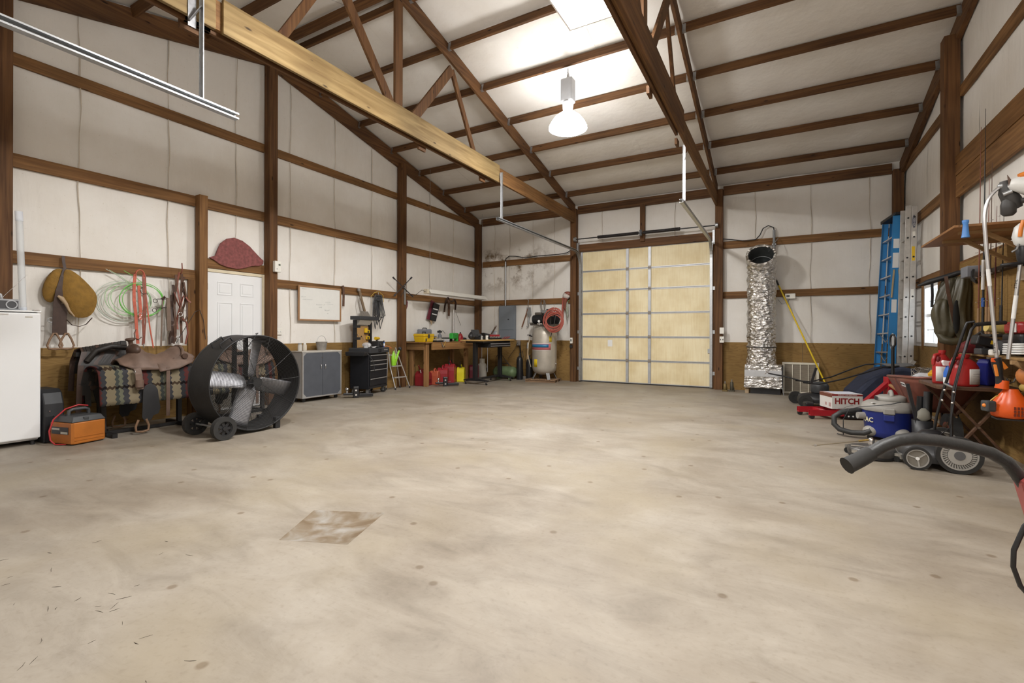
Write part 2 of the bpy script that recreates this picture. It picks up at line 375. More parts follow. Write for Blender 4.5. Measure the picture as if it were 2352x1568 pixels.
# ------------------------------------------------------------------ floor with the shallow basin
XL, XR, YB, YF = -7.82, 2.05, 11.80, -1.42       # inner girt faces of the four walls
RIDGE = 5.17
def roof_z(y): return 4.80 + 0.24*(11.077-(y if y > RIDGE else 2*RIDGE-y))
hole = [(-2.64,1.82),(-2.23,1.98),(-2.40,2.46),(-2.87,2.25)]
fx0, fx1, fy0, fy1 = XL-0.25, XR+0.25, YF-0.25, YB+0.25
fb = MB(); O4 = [(fx0,fy0,0),(fx1,fy0,0),(fx1,fy1,0),(fx0,fy1,0)]; H4 = [(p[0],p[1],0) for p in hole]
fb.add(O4+H4, [(0,1,5,4),(1,2,6,5),(2,3,7,6),(3,0,4,7)])
fb.box(fx0,fx1,fy0,fy1,-0.3,-0.1)
floor = struct('floor', fb, FLOOR, recalc=False)
hc = Vector((sum(p[0] for p in hole)/4, sum(p[1] for p in hole)/4, 0))
bb = MB(); rim = H4; inn = [tuple(hc+(Vector(p)-hc)*0.80+Vector((0,0,-0.014))) for p in H4]; inn2 = [tuple(hc+(Vector(p)-hc)*0.35+Vector((0,0,-0.02))) for p in H4]
bb.add(rim+inn+inn2, [(0,1,5,4),(1,2,6,5),(2,3,7,6),(3,0,4,7),(4,5,9,8),(5,6,10,9),(6,7,11,10),(7,4,8,11),(8,9,10,11)], True)
mesh('drain_basin', bb, basin_mat(), floor, recalc=False)['label'] = 'shallow brown-stained square basin in the concrete'

# ------------------------------------------------------------------ walls
GZS = [(1.05,None),(2.06,2.21),(3.19,3.35),(4.385,4.53)]      # girt bottoms and tops
def ins_panel(parent, wall, u0, u1, z0f, z1f, levels, m, seed):
    """one insulation sheet: pillows between the framing lines"""
    r = random.Random(seed); ph = r.random()*6; nu, nv = 8, 40
    def fn(a, t):
        u = u0+(u1-u0)*a; zt = z1f(u); z0 = z0f; z = z0+(zt-z0)*t
        b = 0.0
        for l0, l1 in zip(levels[:-1], levels[1:]):
            if l0 <= z <= l1: b = 0.022*sin(pi*(z-l0)/(l1-l0))**0.6
        d = b*(0.6+0.4*sin(pi*a))+0.006*sin(u*7+ph+z*0.5)*sin(z*2.3+ph)
        d += 0.012*math.exp(-((a-0.93)/0.03)**2)
        if wall == 'L': return (XL-0.052+d, u, z)
        if wall == 'R': return (XR+0.052-d, u, z)
        if wall == 'B': return (u, YB+0.052-d, z)
        return (u, YF-0.052+d, z)
    return mesh('insulation_panel', MB().grid(fn, nu, nv), m, parent, recalc=False)
LEV = [0, 1.05, 2.13, 3.27, 4.46, 6.4]
def seam(parent, wall, u, z0, z1, seed):
    # crimped fold where two sheets meet: a thin wavy flap standing off the sheet
    r = random.Random(seed); n = 26; a = r.uniform(0.2,0.8); pts = []
    for i in range(n+1):
        z = z0+(z1-z0)*i/n; o = 0.012*sin(z*3.1+seed)+0.006*sin(z*9+seed*2)
        pts.append((u+o, z, 0.002+0.005*abs(sin(z*2.2+seed))))
    mb = MB()
    for i in range(n):
        q = []
        for (uu, z, wd) in (pts[i], pts[i+1]):
            for s_, h in ((-1,0.0),(0,0.010),(1,0.0)):
                d = 0.052-0.03-h; v = uu+s_*wd
                q.append((XL-d, v, z) if wall == 'L' else (XR+d, v, z) if wall == 'R' else (v, YB+d, z))
        mb.add(q, [(0,1,4,3),(1,2,5,4)])
    return mesh('seam_fold', mb, TAPE, parent, recalc=False)
def wall_obj(name, mb): return struct(name, mb, mat('sheet_metal_siding', (0.35,0.34,0.32), 0.5, 0.4))
gab = lambda x0, x1: [(x0,)]
# left wall
poly = [(YF-0.2,-0.05),(YB+0.2,-0.05),(YB+0.2,roof_z(YB)+0.05),(RIDGE,roof_z(RIDGE)+0.05),(YF-0.2,roof_z(YF)+0.05)]
wl = wall_obj('wall_left', MB().prism(poly, XL-0.16, XL-0.10, 'x'))
seams = [YF-0.1, -0.4, 0.6, 1.6, 2.6, 3.62, 4.62, 5.62, 6.62, 7.62, 8.62, 9.62, 10.62, YB+0.1]
for i in range(len(seams)-1): ins_panel(wl, 'L', seams[i], seams[i+1], 0.0, lambda u: roof_z(u)+0.02, LEV, INS, i)
for k, u in enumerate(seams[3:-1]): seam(wl, 'L', u, 1.07, roof_z(u)-0.1, k)
LP = [(-1.40,-1.25),(1.80,1.95),(5.10,5.25),(8.40,8.55),(11.64,11.79)]
for y0, y1 in LP[1:]:
    mesh('post', MB().box(XL-0.005, XL+0.15, y0, y1, 0.0, roof_z((y0+y1)/2)-0.20), WZ, wl, bevel=0.004)
door_y0, door_y1 = 4.12, 5.10
mesh('door_post', MB().box(XL-0.005, XL+0.12, 3.98, 4.10, 0, 3.36), GZ, wl, bevel=0.004)
mesh('door_stud', MB().box(XL-0.03, XL+0.008, 3.88, 3.98, 0.0, 2.06), GZ, wl, bevel=0.004)
for k, (z0, z1) in enumerate(GZS[1:]):
    for (a, bq) in ((-1.25,1.80),(1.95,5.10),(5.25,8.40),(8.55,11.64)):
        if k == 0 and a == 1.95: segs = [(1.95, 3.98)]
        elif k == 1 and a == 1.95: segs = [(1.95,3.98),(4.10,5.10)]
        else: segs = [(a, bq)]
        for s0, s1 in segs: mesh('girt', MB().box(XL-0.04, XL, s0, s1, z0, z1), GY, wl, bevel=0.003)
mesh('door_header', MB().box(XL-0.04, XL+0.004, 4.10, 5.10, 2.27, 2.42), GY, wl, bevel=0.003)
for a, bq in ((-1.25,1.80),(1.95,3.88),(5.25,6.9),(6.905,8.40),(8.55,11.64)):
    mesh('plywood_panel', MB().box(XL-0.035, XL-0.012, a, bq, 0.0, 1.06), PLY, wl, bevel=0.002)
# gable rafter: long sloping boards
for ya, yb in ((RIDGE, YB),(RIDGE, YF)):
    za, zb = roof_z(ya)-0.02, roof_z(yb)-0.02
    mesh('gable_rafter', MB().add([(XL-0.02,ya,za-0.28),(XL+0.04,ya,za-0.28),(XL+0.04,ya,za),(XL-0.02,ya,za),(XL-0.02,yb,zb-0.28),(XL+0.04,yb,zb-0.28),(XL+0.04,yb,zb),(XL-0.02,yb,zb)],
        [(0,1,2,3),(7,6,5,4),(0,4,5,1),(1,5,6,2),(2,6,7,3),(3,7,4,0)]), WY, wl)
# right wall
wr_mb = MB()
wy0, wy1, wz0, wz1 = 9.28, 10.15, 1.07, 2.05          # window opening
for a0, a1, b0, b1 in ((YF-0.2, wy0, -0.05, 4.4),(wy1, YB+0.2, -0.05, 4.4),(wy0, wy1, -0.05, wz0),(wy0, wy1, wz1, 4.4)):
    wr_mb.box(XR+0.10, XR+0.16, a0, a1, b0, b1)
wr_mb.prism([(YF-0.2,4.4),(YB+0.2,4.4),(YB+0.2,roof_z(YB)+0.05),(RIDGE,roof_z(RIDGE)+0.05),(YF-0.2,roof_z(YF)+0.05)], XR+0.10, XR+0.16, 'x')
wr = wall_obj('wall_right', wr_mb)
rseams = [YF-0.1, 0.0, 1.3, 2.6, 3.9, 5.2, 6.5, 7.8, 8.45, wy0, wy1, 11.0, YB+0.1]
for i in range(len(rseams)-1):
    a, bq = rseams[i], rseams[i+1]
    if a == wy0:
        ins_panel(wr, 'R', a, bq, 0.0, lambda u: wz0, [0,wz0], INS, 40); ins_panel(wr, 'R', a, bq, wz1, lambda u: roof_z(u)+0.02, LEV, INS, 41)
    else: ins_panel(wr, 'R', a, bq, 0.0, lambda u: roof_z(u)+0.02, LEV, INS, 50+i)
RPO = [(1.80,1.95),(5.10,5.25),(8.36,8.54),(11.64,11.79)]
for y0, y1 in RPO:
    mesh('post', MB().box(XR-0.16, XR+0.005, y0, y1, 0.0, roof_z((y0+y1)/2)-0.20), WZ, wr, bevel=0.004)
for k, (z0, z1) in enumerate(GZS[1:]):
    for (a, bq) in ((-1.25,1.80),(1.95,5.10),(5.25,8.36),(8.54,11.64)):
        if k == 1 and bq == 8.36:
            mesh('header_board', MB().box(XR-0.04, XR, a, bq, 3.06, 3.34), GY, wr, bevel=0.003)
            mesh('header_board', MB().box(XR-0.045, XR+0.0, a, bq, 3.345, 3.60), GY, wr, bevel=0.003)
            continue
        mesh('girt', MB().box(XR, XR+0.04, a, bq, z0, z1), GY, wr, bevel=0.003)
for a, bq, z0, z1 in ((8.54,11.64,0,1.06),(5.25,6.7,0,1.06),(6.705,8.36,0,1.06),(3.3,5.10,0,1.06),(5.25,6.6,1.065,2.18),(6.605,8.36,1.065,2.18)):
    mesh('plywood_panel', MB().box(XR-0.002, XR+0.02, a, bq, z0, z1), PLY, wr, bevel=0.002)
for ya, yb in ((RIDGE, YB),(RIDGE, YF)):
    za, zb = roof_z(ya)-0.02, roof_z(yb)-0.02
    mesh('gable_rafter', MB().add([(XR-0.04,ya,za-0.28),(XR+0.02,ya,za-0.28),(XR+0.02,ya,za),(XR-0.04,ya,za),(XR-0.04,yb,zb-0.28),(XR+0.02,yb,zb-0.28),(XR+0.02,yb,zb),(XR-0.04,yb,zb)],
        [(0,1,2,3),(7,6,5,4),(0,4,5,1),(1,5,6,2),(2,6,7,3),(3,7,4,0)]), WY, wr)
# window
WFR = mat('window_vinyl', (0.82,0.83,0.84), 0.4)
wn = struct('window_1', MB().box(XR+0.0, XR+0.10, wy0, wy0+0.05, wz0, wz1).box(XR+0.0, XR+0.10, wy1-0.05, wy1, wz0, wz1).box(XR, XR+0.10, wy0+0.05, wy1-0.05, wz0, wz0+0.05).box(XR, XR+0.10, wy0+0.05, wy1-0.05, wz1-0.05, wz1), WFR)
zm = (wz0+wz1)/2
mesh('meeting_rail', MB().box(XR+0.03, XR+0.08, wy0+0.05, wy1-0.05, zm-0.025, zm+0.025), WFR, wn)
for z0, z1, xx in ((wz0+0.05, zm-0.025, 0.04),(zm+0.025, wz1-0.05, 0.065)):
    p = mesh('pane', MB().box(XR+xx, XR+xx+0.006, wy0+0.05, wy1-0.05, z0, z1), glass('window_glass', (0.9,0.95,1), 0.12), wn)
    mesh('muntin', MB().box(XR+xx-0.006, XR+xx+0.012, wy0+0.05, wy1-0.05, (z0+z1)/2-0.007, (z0+z1)/2+0.007), WFR, wn)
    mesh('muntin', MB().box(XR+xx-0.006, XR+xx+0.012, (wy0+wy1)/2-0.007, (wy0+wy1)/2+0.007, z0, z1), WFR, wn)
mesh('window_trim', MB().box(XR-0.02, XR+0.03, wy1, wy1+0.06, 1.0, 2.06), GZ, wn); mesh('window_trim', MB().box(XR-0.02, XR+0.03, wy0-0.06, wy0, 1.0, 2.06), GZ, wn)
# back wall
DX0, DX1, DZ = -4.63, -1.33, 3.42
wb_mb = MB()
for x0, x1, z0, z1 in ((XL-0.2, DX0, -0.05, 4.75),(DX1, XR+0.2, -0.05, 4.75),(DX0, DX1, DZ, 4.75)): wb_mb.box(x0, x1, YB+0.10, YB+0.16, z0, z1)
wb = wall_obj('wall_back', wb_mb)
LEVB = [0, 1.05, 2.13, 3.27, 4.46, 4.8]
bse = [XL-0.1, -7.25, -6.75, -6.0, -5.35, DX0]
for i in range(len(bse)-1): ins_panel(wb, 'B', bse[i], bse[i+1], 0.0, lambda u: 4.72, LEVB, INSB, 70+i)
bse = [DX0, -4.0, -3.0, -2.2, DX1]
for i in range(len(bse)-1): ins_panel(wb, 'B', bse[i], bse[i+1], DZ, lambda u: 4.72, LEVB, INS, 80+i)
bse = [DX1, -0.5, 0.55, 1.55, XR+0.1]
for i in range(len(bse)-1): ins_panel(wb, 'B', bse[i], bse[i+1], 0.0, lambda u: 4.72, LEVB, INS, 90+i)
for k, u in enumerate((-7.25,-6.75,-6.0,-5.35)): seam(wb, 'B', u, 1.07, 4.45, 20+k)
for k, u in enumerate((-4.0,-2.2)): seam(wb, 'B', u, 3.6, 4.45, 30+k)
for k, u in enumerate((-0.5,0.55,1.55)): seam(wb, 'B', u, 1.07, 4.45, 40+k)
BP = [(-4.82,-4.66),(-1.30,-1.14)]
for x0, x1 in BP: mesh('post', MB().box(x0, x1, YB-0.15, YB+0.005, 0, 4.52), WZ, wb, bevel=0.004)
mesh('door_center_stud', MB().box(-3.02, -2.90, YB-0.06, YB+0.0, DZ+0.10, 4.44), WZ, wb, bevel=0.004)
for z0, z1 in GZS[1:3]:
    for x0, x1 in ((XL+0.15,-4.82),(-1.14,XR-0.16)): mesh('girt', MB().box(x0, x1, YB, YB+0.04, z0, z1), GX, wb, bevel=0.003)
mesh('door_header', MB().box(-4.66, -1.30, YB-0.02, YB+0.04, DZ-0.02, DZ+0.17), WX, wb, bevel=0.003)
for x0, x1 in ((XL+0.15,-4.82),(-4.66,-1.30),(-1.14,XR-0.16)):
    mesh('eave_beam', MB().box(x0, x1, YB-0.04, YB+0.02, 4.40, 4.60), WX, wb, bevel=0.004)
for x0, x1 in ((-4.66,-4.60),(-1.36,-1.30)): mesh('door_jamb', MB().box(x0, x1, YB-0.03, YB+0.06, 0, DZ+0.0), WZ, wb, bevel=0.003)
for x0, x1 in ((XL+0.15,-6.3),(-6.295,-4.82),(-1.14,0.4),(0.405,XR-0.16)):
    mesh('plywood_panel', MB().box(x0, x1, YB+0.012, YB+0.035, 0.0, 1.07), PLY, wb, bevel=0.002)
# front wall (behind the camera)
wf = wall_obj('wall_front', MB().box(XL-0.2, XR+0.2, YF-0.16, YF-0.10, -0.05, 4.75))
fse = [XL-0.1, -6.2, -4.5, -2.9, -1.3, 0.3, XR+0.1]
for i in range(len(fse)-1): ins_panel(wf, 'F', fse[i], fse[i+1], 0.0, lambda u: 4.72, LEVB, INS, 110+i)
# ------------------------------------------------------------------ ceiling
ce = MB()
zr = roof_z(RIDGE)+0.10
for ya in (YB+0.25, YF-0.25):
    ze = roof_z(ya)+0.10
    ce.add([(XL-0.2,ya,ze),(XR+0.2,ya,ze),(XR+0.2,RIDGE,zr),(XL-0.2,RIDGE,zr),(XL-0.2,ya,ze+0.04),(XR+0.2,ya,ze+0.04),(XR+0.2,RIDGE,zr+0.04),(XL-0.2,RIDGE,zr+0.04)],
        [(0,1,2,3),(7,6,5,4),(0,4,5,1),(1,5,6,2),(2,6,7,3),(3,7,4,0)])
ceil = struct('ceiling', ce, mat('roof_sheet_metal', (0.4,0.4,0.4), 0.5, 0.4))
PY = [5.30, 6.22, 7.19, 8.155, 9.12, 10.08, 11.06]
plv = PY+[YB+0.1]
def ceil_panel(x0, x1, side, seed):
    r = random.Random(seed); ph = r.random()*6
    def fn(a, t):
        x = x0+(x1-x0)*a; y = RIDGE+(YB+0.12-RIDGE)*t; b = 0
        for l0, l1 in zip([RIDGE]+plv[:-1], plv):
            if l0 <= y <= l1: b = 0.016*sin(pi*(y-l0)/(l1-l0))
        d = b+0.005*sin(x*6+ph)*sin(y*1.9+ph)+0.010*math.exp(-((a-0.92)/0.03)**2)
        z = roof_z(y)+0.025-d
        return (x, y if side > 0 else 2*RIDGE-y, z)
    mesh('insulation_panel', MB().grid(fn, 8, 48), INS, ceil, recalc=False)
cs = [XL-0.1, -6.85, -5.75, -4.74, -3.7, -2.55, -1.27, -0.2, 0.95, XR+0.1]
for i in range(len(cs)-1): ceil_panel(cs[i], cs[i+1], 1, 130+i); ceil_panel(cs[i], cs[i+1], -1, 150+i)
bays = ((XL+0.04,-4.745),(-4.695,-1.295),(-1.245,XR-0.04))
slope = math.atan(0.24)
for side in (1,-1):
    for i, py in enumerate(PY):
        y = py if side > 0 else 2*RIDGE-py
        for j, (x0, x1) in enumerate(bays):
            zt = roof_z(y)-0.002; a = slope if side < 0 else -slope
            dz = rnd.uniform(-0.004,0.004)
            M = RX(a)
            mesh('purlin', MB().obox(((x0+x1)/2, y, zt-0.068+dz), (x1-x0, 0.042, 0.138), M), WX, ceil, bevel=0.003)
            if side > 0:
                for xx, sg in ((x0,1),(x1,-1)):
                    mesh('joist_hanger', MB().obox((xx+sg*0.025, y, zt-0.078+dz), (0.05, 0.048, 0.125), M), GALV, ceil)
# ------------------------------------------------------------------ roof trusses
def truss(x, label, near_plank):
    t = Thing('roof_truss', label, 'truss', (x, RIDGE, 4.12), world=True)
    tb = lambda y: roof_z(y)-0.26
    cz0, cz1 = 4.15, 4.43
    t.part('bottom_chord', MB().box(x-0.025, x+0.02, YF+0.15, YB-0.15, cz0, cz1), WY if not near_plank else GY, bevel=0.004)
    for (y0, y1, xo) in near_plank:
        t.part('sister_plank', MB().box(x+0.021, x+0.06, y0, y1, 4.12, 4.45), NEWY if x < -3 else WY, bevel=0.004)
        t.part('sister_plank', MB().box(x-0.064, x-0.026, y0-0.3, y1, 4.11, 4.40), WY, bevel=0.004)
    for sgn in (1,-1):
        ya = RIDGE; yb = YB-0.1 if sgn > 0 else YF+0.1
        za, zb = roof_z(ya)-0.02, roof_z(yb)-0.02
        t.part('top_chord', MB().add([(x-0.022,ya,za-0.235),(x+0.022,ya,za-0.235),(x+0.022,ya,za),(x-0.022,ya,za),(x-0.022,yb,zb-0.235),(x+0.022,yb,zb-0.235),(x+0.022,yb,zb),(x-0.022,yb,zb)],
            [(0,1,2,3),(7,6,5,4),(0,4,5,1),(1,5,6,2),(2,6,7,3),(3,7,4,0)]), WY, bevel=0.003)
        t.part('web', MB().beam((x,RIDGE+sgn*0.18,4.36),(x,RIDGE+sgn*1.15,5.58),0.14,0.04,(1,0,0)), WZ, bevel=0.003)
        t.part('web', MB().beam((x-0.045,RIDGE+sgn*1.22,5.62),(x-0.045,RIDGE+sgn*1.98,4.30),0.10,0.04,(1,0,0)), WZ, bevel=0.003)
    t.part('king_post', MB().box(x-0.02, x+0.02, RIDGE-0.17, RIDGE-0.02, 4.36, 6.0), WZ, bevel=0.003)
    for y in (2.3, 5.6, 7.3): t.part('splice_block', MB().box(x-0.10, x-0.065, y, y+0.16, 4.05, 4.14), WY)
    return t
truss(-4.72, 'timber roof truss with pale yellow plank on its lower chord, left of the roll-up door', [(2.62,7.78,1),(-1.0,2.55,1)])
truss(-1.27, 'dark brown timber roof truss meeting the back wall right of the roll-up door', [(-1.0,7.15,1)])
# ------------------------------------------------------------------ lamps
LAMP_GLASS = emit('lamp_lit_glass', (1.0, 0.985, 0.96), 30.0); DIFF = emit('lit_diffuser', (1.0, 0.985, 0.96), 14.0)
def highbay(x, y, ztop, label, k=1.0):
    z = ztop-0.98
    t = Thing('high_bay_lamp', label, 'lamp', (x,y,z))
    t.part('hook', MB().cyl((0,0,0.92),(0,0,0.98),0.008).torus((0,0,0.90),0.022,0.006,'x'), GALV)
    t.part('ballast_housing', MB().box(-0.10,0.10,-0.085,0.085,0.42,0.80).cyl((0,0,0.80),(0,0,0.88),0.03,0.02), mat('grey_cast_aluminium',(0.45,0.46,0.48),0.5,0.3), bevel=0.02)
    t.part('neck', MB().cyl((0,0,0.25),(0,0,0.42),0.075,0.095), MATS['grey_cast_aluminium'])
    t.part('reflector', MB().lathe([(0.085,0.26),(0.14,0.235),(0.21,0.18),(0.27,0.10),(0.305,0.03),(0.31,0.0)], n=32), LAMP_GLASS, recalc=True)
    t.part('lens', MB().lathe([(0.302,0.005),(0.26,-0.025),(0.14,-0.045),(0.001,-0.05)], n=32), LAMP_GLASS)
    ld = bpy.data.lights.new('high_bay_bulb','AREA'); ld.shape = 'DISK'; ld.size = 0.30; ld.energy = HIGHBAY_W*k; ld.color = (1.0,0.985,0.965)
    lo = bpy.data.objects.new('high_bay_bulb', ld); COL.objects.link(lo); lo.location = (0,0,-0.056); lo.parent = t.e
    return t
highbay(-3.02, 7.19, 5.56, 'round glowing high-bay lamp hanging from a roof purlin in mid room')
highbay(-3.02, 3.15, 5.56, 'added unseen high-bay fill lamp overhead nearer the camera, above the picture')  # assumed lamp, added out of view to even out the light
highbay(0.4, 1.2, 5.08, 'added unseen high-bay fill lamp above and behind the right foreground, out of the picture', 0.6)  # invented lamp, unseen, added to brighten the right bay and wall
def troffer(x0, x1, y0, y1, z, label):
    cx, cy = (x0+x1)/2, (y0+y1)/2
    t = Thing('panel_light', label, 'lamp', (cx,cy,z))
    hx, hy = (x1-x0)/2, (y1-y0)/2
    t.part('housing', MB().box(-hx,hx,-hy,hy,0.012,0.07), WHITE, bevel=0.005)
    t.part('diffuser', MB().box(-hx+0.02,hx-0.02,-hy+0.02,hy-0.02,0.0,0.0115), DIFF)
    fr = MB().box(-hx,-hx+0.018,-hy,hy,-0.004,0.0118).box(hx-0.018,hx,-hy,hy,-0.004,0.0118).box(-hx+0.018,hx-0.018,-hy,-hy+0.018,-0.004,0.0118).box(-hx+0.018,hx-0.018,hy-0.018,hy,-0.004,0.0118)
    t.part('frame', fr, WHITE)
    for sx in (-1,1):
        for sy in (-1,1):
            yy = cy+sy*(hy-0.1); t.part('hanger_wire', MB().cyl((sx*(hx-0.08),sy*(hy-0.1),0.07),(sx*(hx-0.08),sy*(hy-0.1),roof_z(yy)-z-0.02),0.003,n=6), GALV)
    ld = bpy.data.lights.new('panel_light_tube','AREA'); ld.shape = 'RECTANGLE'; ld.size = 2*hx-0.06; ld.size_y = 2*hy-0.06; ld.energy = TROFFER_W; ld.color = (1,0.985,0.965)
    lo = bpy.data.objects.new('panel_light_tube', ld); COL.objects.link(lo); lo.location = (0,0,-0.008); lo.parent = t.e
troffer(-2.22, -1.64, 4.12, 5.34, 4.9, 'rectangular glowing panel light hung under the roof ridge')
# ------------------------------------------------------------------ roll-up garage door (back wall)
PANEL = mat('cream_door_panel', (0.72, 0.58, 0.33), 0.5, 0, 0.05, 3)
def door_panel_mat():
    m, nt, N, L, b = _nt('translucent_cream_panel')
    tc = N.new('ShaderNodeTexCoord'); mp = N.new('ShaderNodeMapping'); mp.inputs['Scale'].default_value = (14, 14, 0.8); L.new(tc.outputs['Object'], mp.inputs['Vector'])
    n = N.new('ShaderNodeTexNoise'); n.inputs['Scale'].default_value = 2.4; n.inputs['Detail'].default_value = 5; L.new(mp.outputs[0], n.inputs['Vector'])
    r = ramp(N, [(0.3, (0.79, 0.675, 0.425)), (0.6, (0.84, 0.745, 0.51))]); L.new(n.outputs['Fac'], r.inputs[0])
    n2 = N.new('ShaderNodeTexNoise'); n2.inputs['Scale'].default_value = 2.0; n2.inputs['Detail'].default_value = 6; L.new(tc.outputs['Object'], n2.inputs['Vector'])
    r2 = ramp(N, [(0.3, (0.86, 0.80, 0.68)), (0.62, (1.05, 1.05, 1.05))]); L.new(n2.outputs['Fac'], r2.inputs[0])
    mu = N.new('ShaderNodeMixRGB'); mu.blend_type = 'MULTIPLY'; mu.inputs[0].default_value = 1; L.new(r.outputs[0], mu.inputs[1]); L.new(r2.outputs[0], mu.inputs[2])
    L.new(mu.outputs[0], b.inputs['Base Color']); b.inputs['Roughness'].default_value = 0.5; b.inputs['Specular IOR Level'].default_value = 0.3; return m
DPM = door_panel_mat(); STILE = mat('door_stile_steel', (0.50, 0.51, 0.53), 0.45, 0.6, 0.08, 14); RUSTY = mat('worn_hinge_steel', (0.30, 0.27, 0.24), 0.55, 0.6, 0.2, 40)
dr = struct('door_2', MB().box(DX0, DX1, YB+0.065, YB+0.085, 0.012, DZ-0.005), mat('door_skin_steel', (0.5,0.47,0.4), 0.5, 0.3))
dr['label'] = 'cream sectional roll-up garage door in the back wall'
secz = [0.02, 0.585, 1.175, 1.77, 2.365, 2.88, DZ-0.01]
xs = [DX0, DX0+0.085, -3.39, -3.32, -2.84, -2.77, DX1-0.085, DX1]
for i in range(6):
    z0, z1 = secz[i]+0.006, secz[i+1]-0.006
    for x0, x1 in ((xs[1], xs[2]), (xs[3], xs[4]), (xs[5], xs[6])):
        mesh('door_panel', MB().box(x0+0.003, x1-0.003, YB+0.048, YB+0.064, z0+0.016, z1-0.016), DPM, dr, bevel=0.003)
    for x0, x1 in ((xs[0], xs[1]), (xs[2], xs[3]), (xs[4], xs[5]), (xs[6], xs[7])):
        mesh('door_stile', MB().box(x0, x1, YB+0.030, YB+0.064, z0, z1), STILE, dr, bevel=0.003)
    for za, zb in ((z0, z0+0.016), (z1-0.016, z1)):
        for x0, x1 in ((xs[1], xs[2]), (xs[3], xs[4]), (xs[5], xs[6])):
            mesh('door_rail', MB().box(x0+0.001, x1-0.001, YB+0.038, YB+0.064, za, zb), STILE, dr)
    if i:
        for xc in ((xs[0]+xs[1])/2, (xs[2]+xs[3])/2, (xs[4]+xs[5])/2, (xs[6]+xs[7])/2):
            mesh('hinge', MB().box(xc-0.035, xc+0.035, YB+0.024, YB+0.0295, secz[i]-0.045, secz[i]+0.045).cyl((xc-0.04,YB+0.022,secz[i]),(xc+0.04,YB+0.022,secz[i]),0.009,n=8), RUSTY, dr)
mesh('bottom_seal', MB().box(DX0, DX1, YB+0.04, YB+0.08, 0.002, 0.024), RUBBER, dr)
mesh('patch', MB().box(-3.86, -3.74, YB+0.0465, YB+0.0478, 0.93, 1.10), WHITE, dr)['label'] = 'small white taped patch'
lk = MB().box(DX1-0.14, DX1-0.02, YB+0.015, YB+0.0295, 0.81, 0.91).cyl((DX1-0.02,YB+0.02,0.86),(DX1+0.09,YB+0.02,0.86),0.012,n=8)
mesh('slide_lock', lk, GALV, dr, bevel=0.003)
mesh('lift_handle', MB().box(DX0+0.025, DX0+0.055, YB+0.005, YB+0.0295, 0.19, 0.34), mat('brass',(0.6,0.45,0.12),0.4,0.7), dr)
mesh('lift_handle', MB().box(DX1-0.06, DX1-0.03, YB+0.005, YB+0.0295, 0.29, 0.44), BLKMET, dr)
mesh('lift_handle', MB().box(DX1-0.06, DX1-0.03, YB+0.005, YB+0.0295, 1.08, 1.23), BLKMET, dr)
# tracks: C-channel swept vertical -> curve -> horizontal
def channel(pts, side, wd=0.05, dp=0.055, th=0.004):
    """open C channel along pts lying in a plane of constant x; side=+1/-1 which way the mouth faces"""
    mb = MB(); P = [Vector(p) for p in pts]
    prof = [(0,-wd/2),(0,wd/2),(dp,wd/2),(dp,wd/2-0.012)], [(0,-wd/2),(dp,-wd/2),(dp,-wd/2+0.012)]
    for pr in prof:
        V = []
        for i, p in enumerate(P):
            d = (P[min(i+1,len(P)-1)]-P[max(i-1,0)]).normalized(); nn = Vector((1,0,0)).cross(d).normalized()
            for a, b in pr: V.append(p+Vector((side*a,0,0))+nn*b)
        k = len(pr)
        mb.add(V, [(i*k+j, i*k+j+1, (i+1)*k+j+1, (i+1)*k+j) for i in range(len(P)-1) for j in range(k-1)])
    return mb
def door_track(x, side, yend, hy, label):
    t = Thing('door_track', label, 'door track', (x, YB, 0), world=True)
    yc, zc, R = YB-0.44, 3.05, 0.38
    hz = 3.40
    pts = [(x,YB-0.06,0.03),(x,YB-0.06,1.5),(x,YB-0.06,zc-0.05)]+[(x,yc+R*cos(a),zc+R*sin(a)-0.05) for a in [pi/2*i/8 for i in range(1,9)]]
    pts += [(x,y,hz-0.02-0.0*(yc-y)) for y in (yc-0.5, yc-1.5, yend)]
    t.part('rail', channel(pts, side), GALV, solid=0.004, recalc=False)
    t.part('hanger', MB().box(x-0.02,x+0.02,hy-0.003,hy+0.003,hz,4.30).box(x-0.023,x-0.02,hy-0.02,hy+0.02,hz,4.30), GALV)
    sx = -1 if side > 0 else 1
    t.part('hanger_brace', MB().beam((x,hy,4.05),(x+sx*0.10,hy+0.05,4.35),0.03,0.004), GALV)
    for z in (0.35, 1.3, 2.3): t.part('track_bracket', MB().box(x-0.05*side,x,YB-0.05,YB-0.025,z-0.04,z+0.04), GALV)
    t.part('end_bracket', MB().box(x-side*0.05,x-side*0.004,YB-0.12,YB-0.04,3.30,3.62), GALV)
    return t
door_track(-4.60, 1, 7.55, 7.76, 'galvanised door track with hanger, left side of the cream roll-up door')
door_track(-1.36, -1, 7.95, 8.05, 'galvanised door track with hanger, right side of the cream roll-up door')
# track of the opposite door, coming in overhead at the left
t = Thing('door_track', 'long galvanised overhead door track at the upper left, ending in mid air', 'door track', (-4.60,0.6,3.36), world=True)
t.part('rail', channel([(-4.60,-1.2,3.36),(-4.60,0.8,3.355),(-4.60,2.70,3.33)], 1, 0.055, 0.06), GALV, solid=0.004, recalc=False)
t.part('hanger', MB().box(-4.62,-4.58,2.395,2.40,3.36,4.46).box(-4.623,-4.62,2.38,2.42,3.36,4.46), GALV)
t.part('hanger_plate', MB().box(-4.655,-4.650,2.30,2.37,4.02,4.30).beam((-4.645,2.31,4.06),(-4.61,2.39,4.22),0.05,0.006), mat('dull_galvanised',(0.20,0.20,0.205),0.55,0.6,0.2,30))
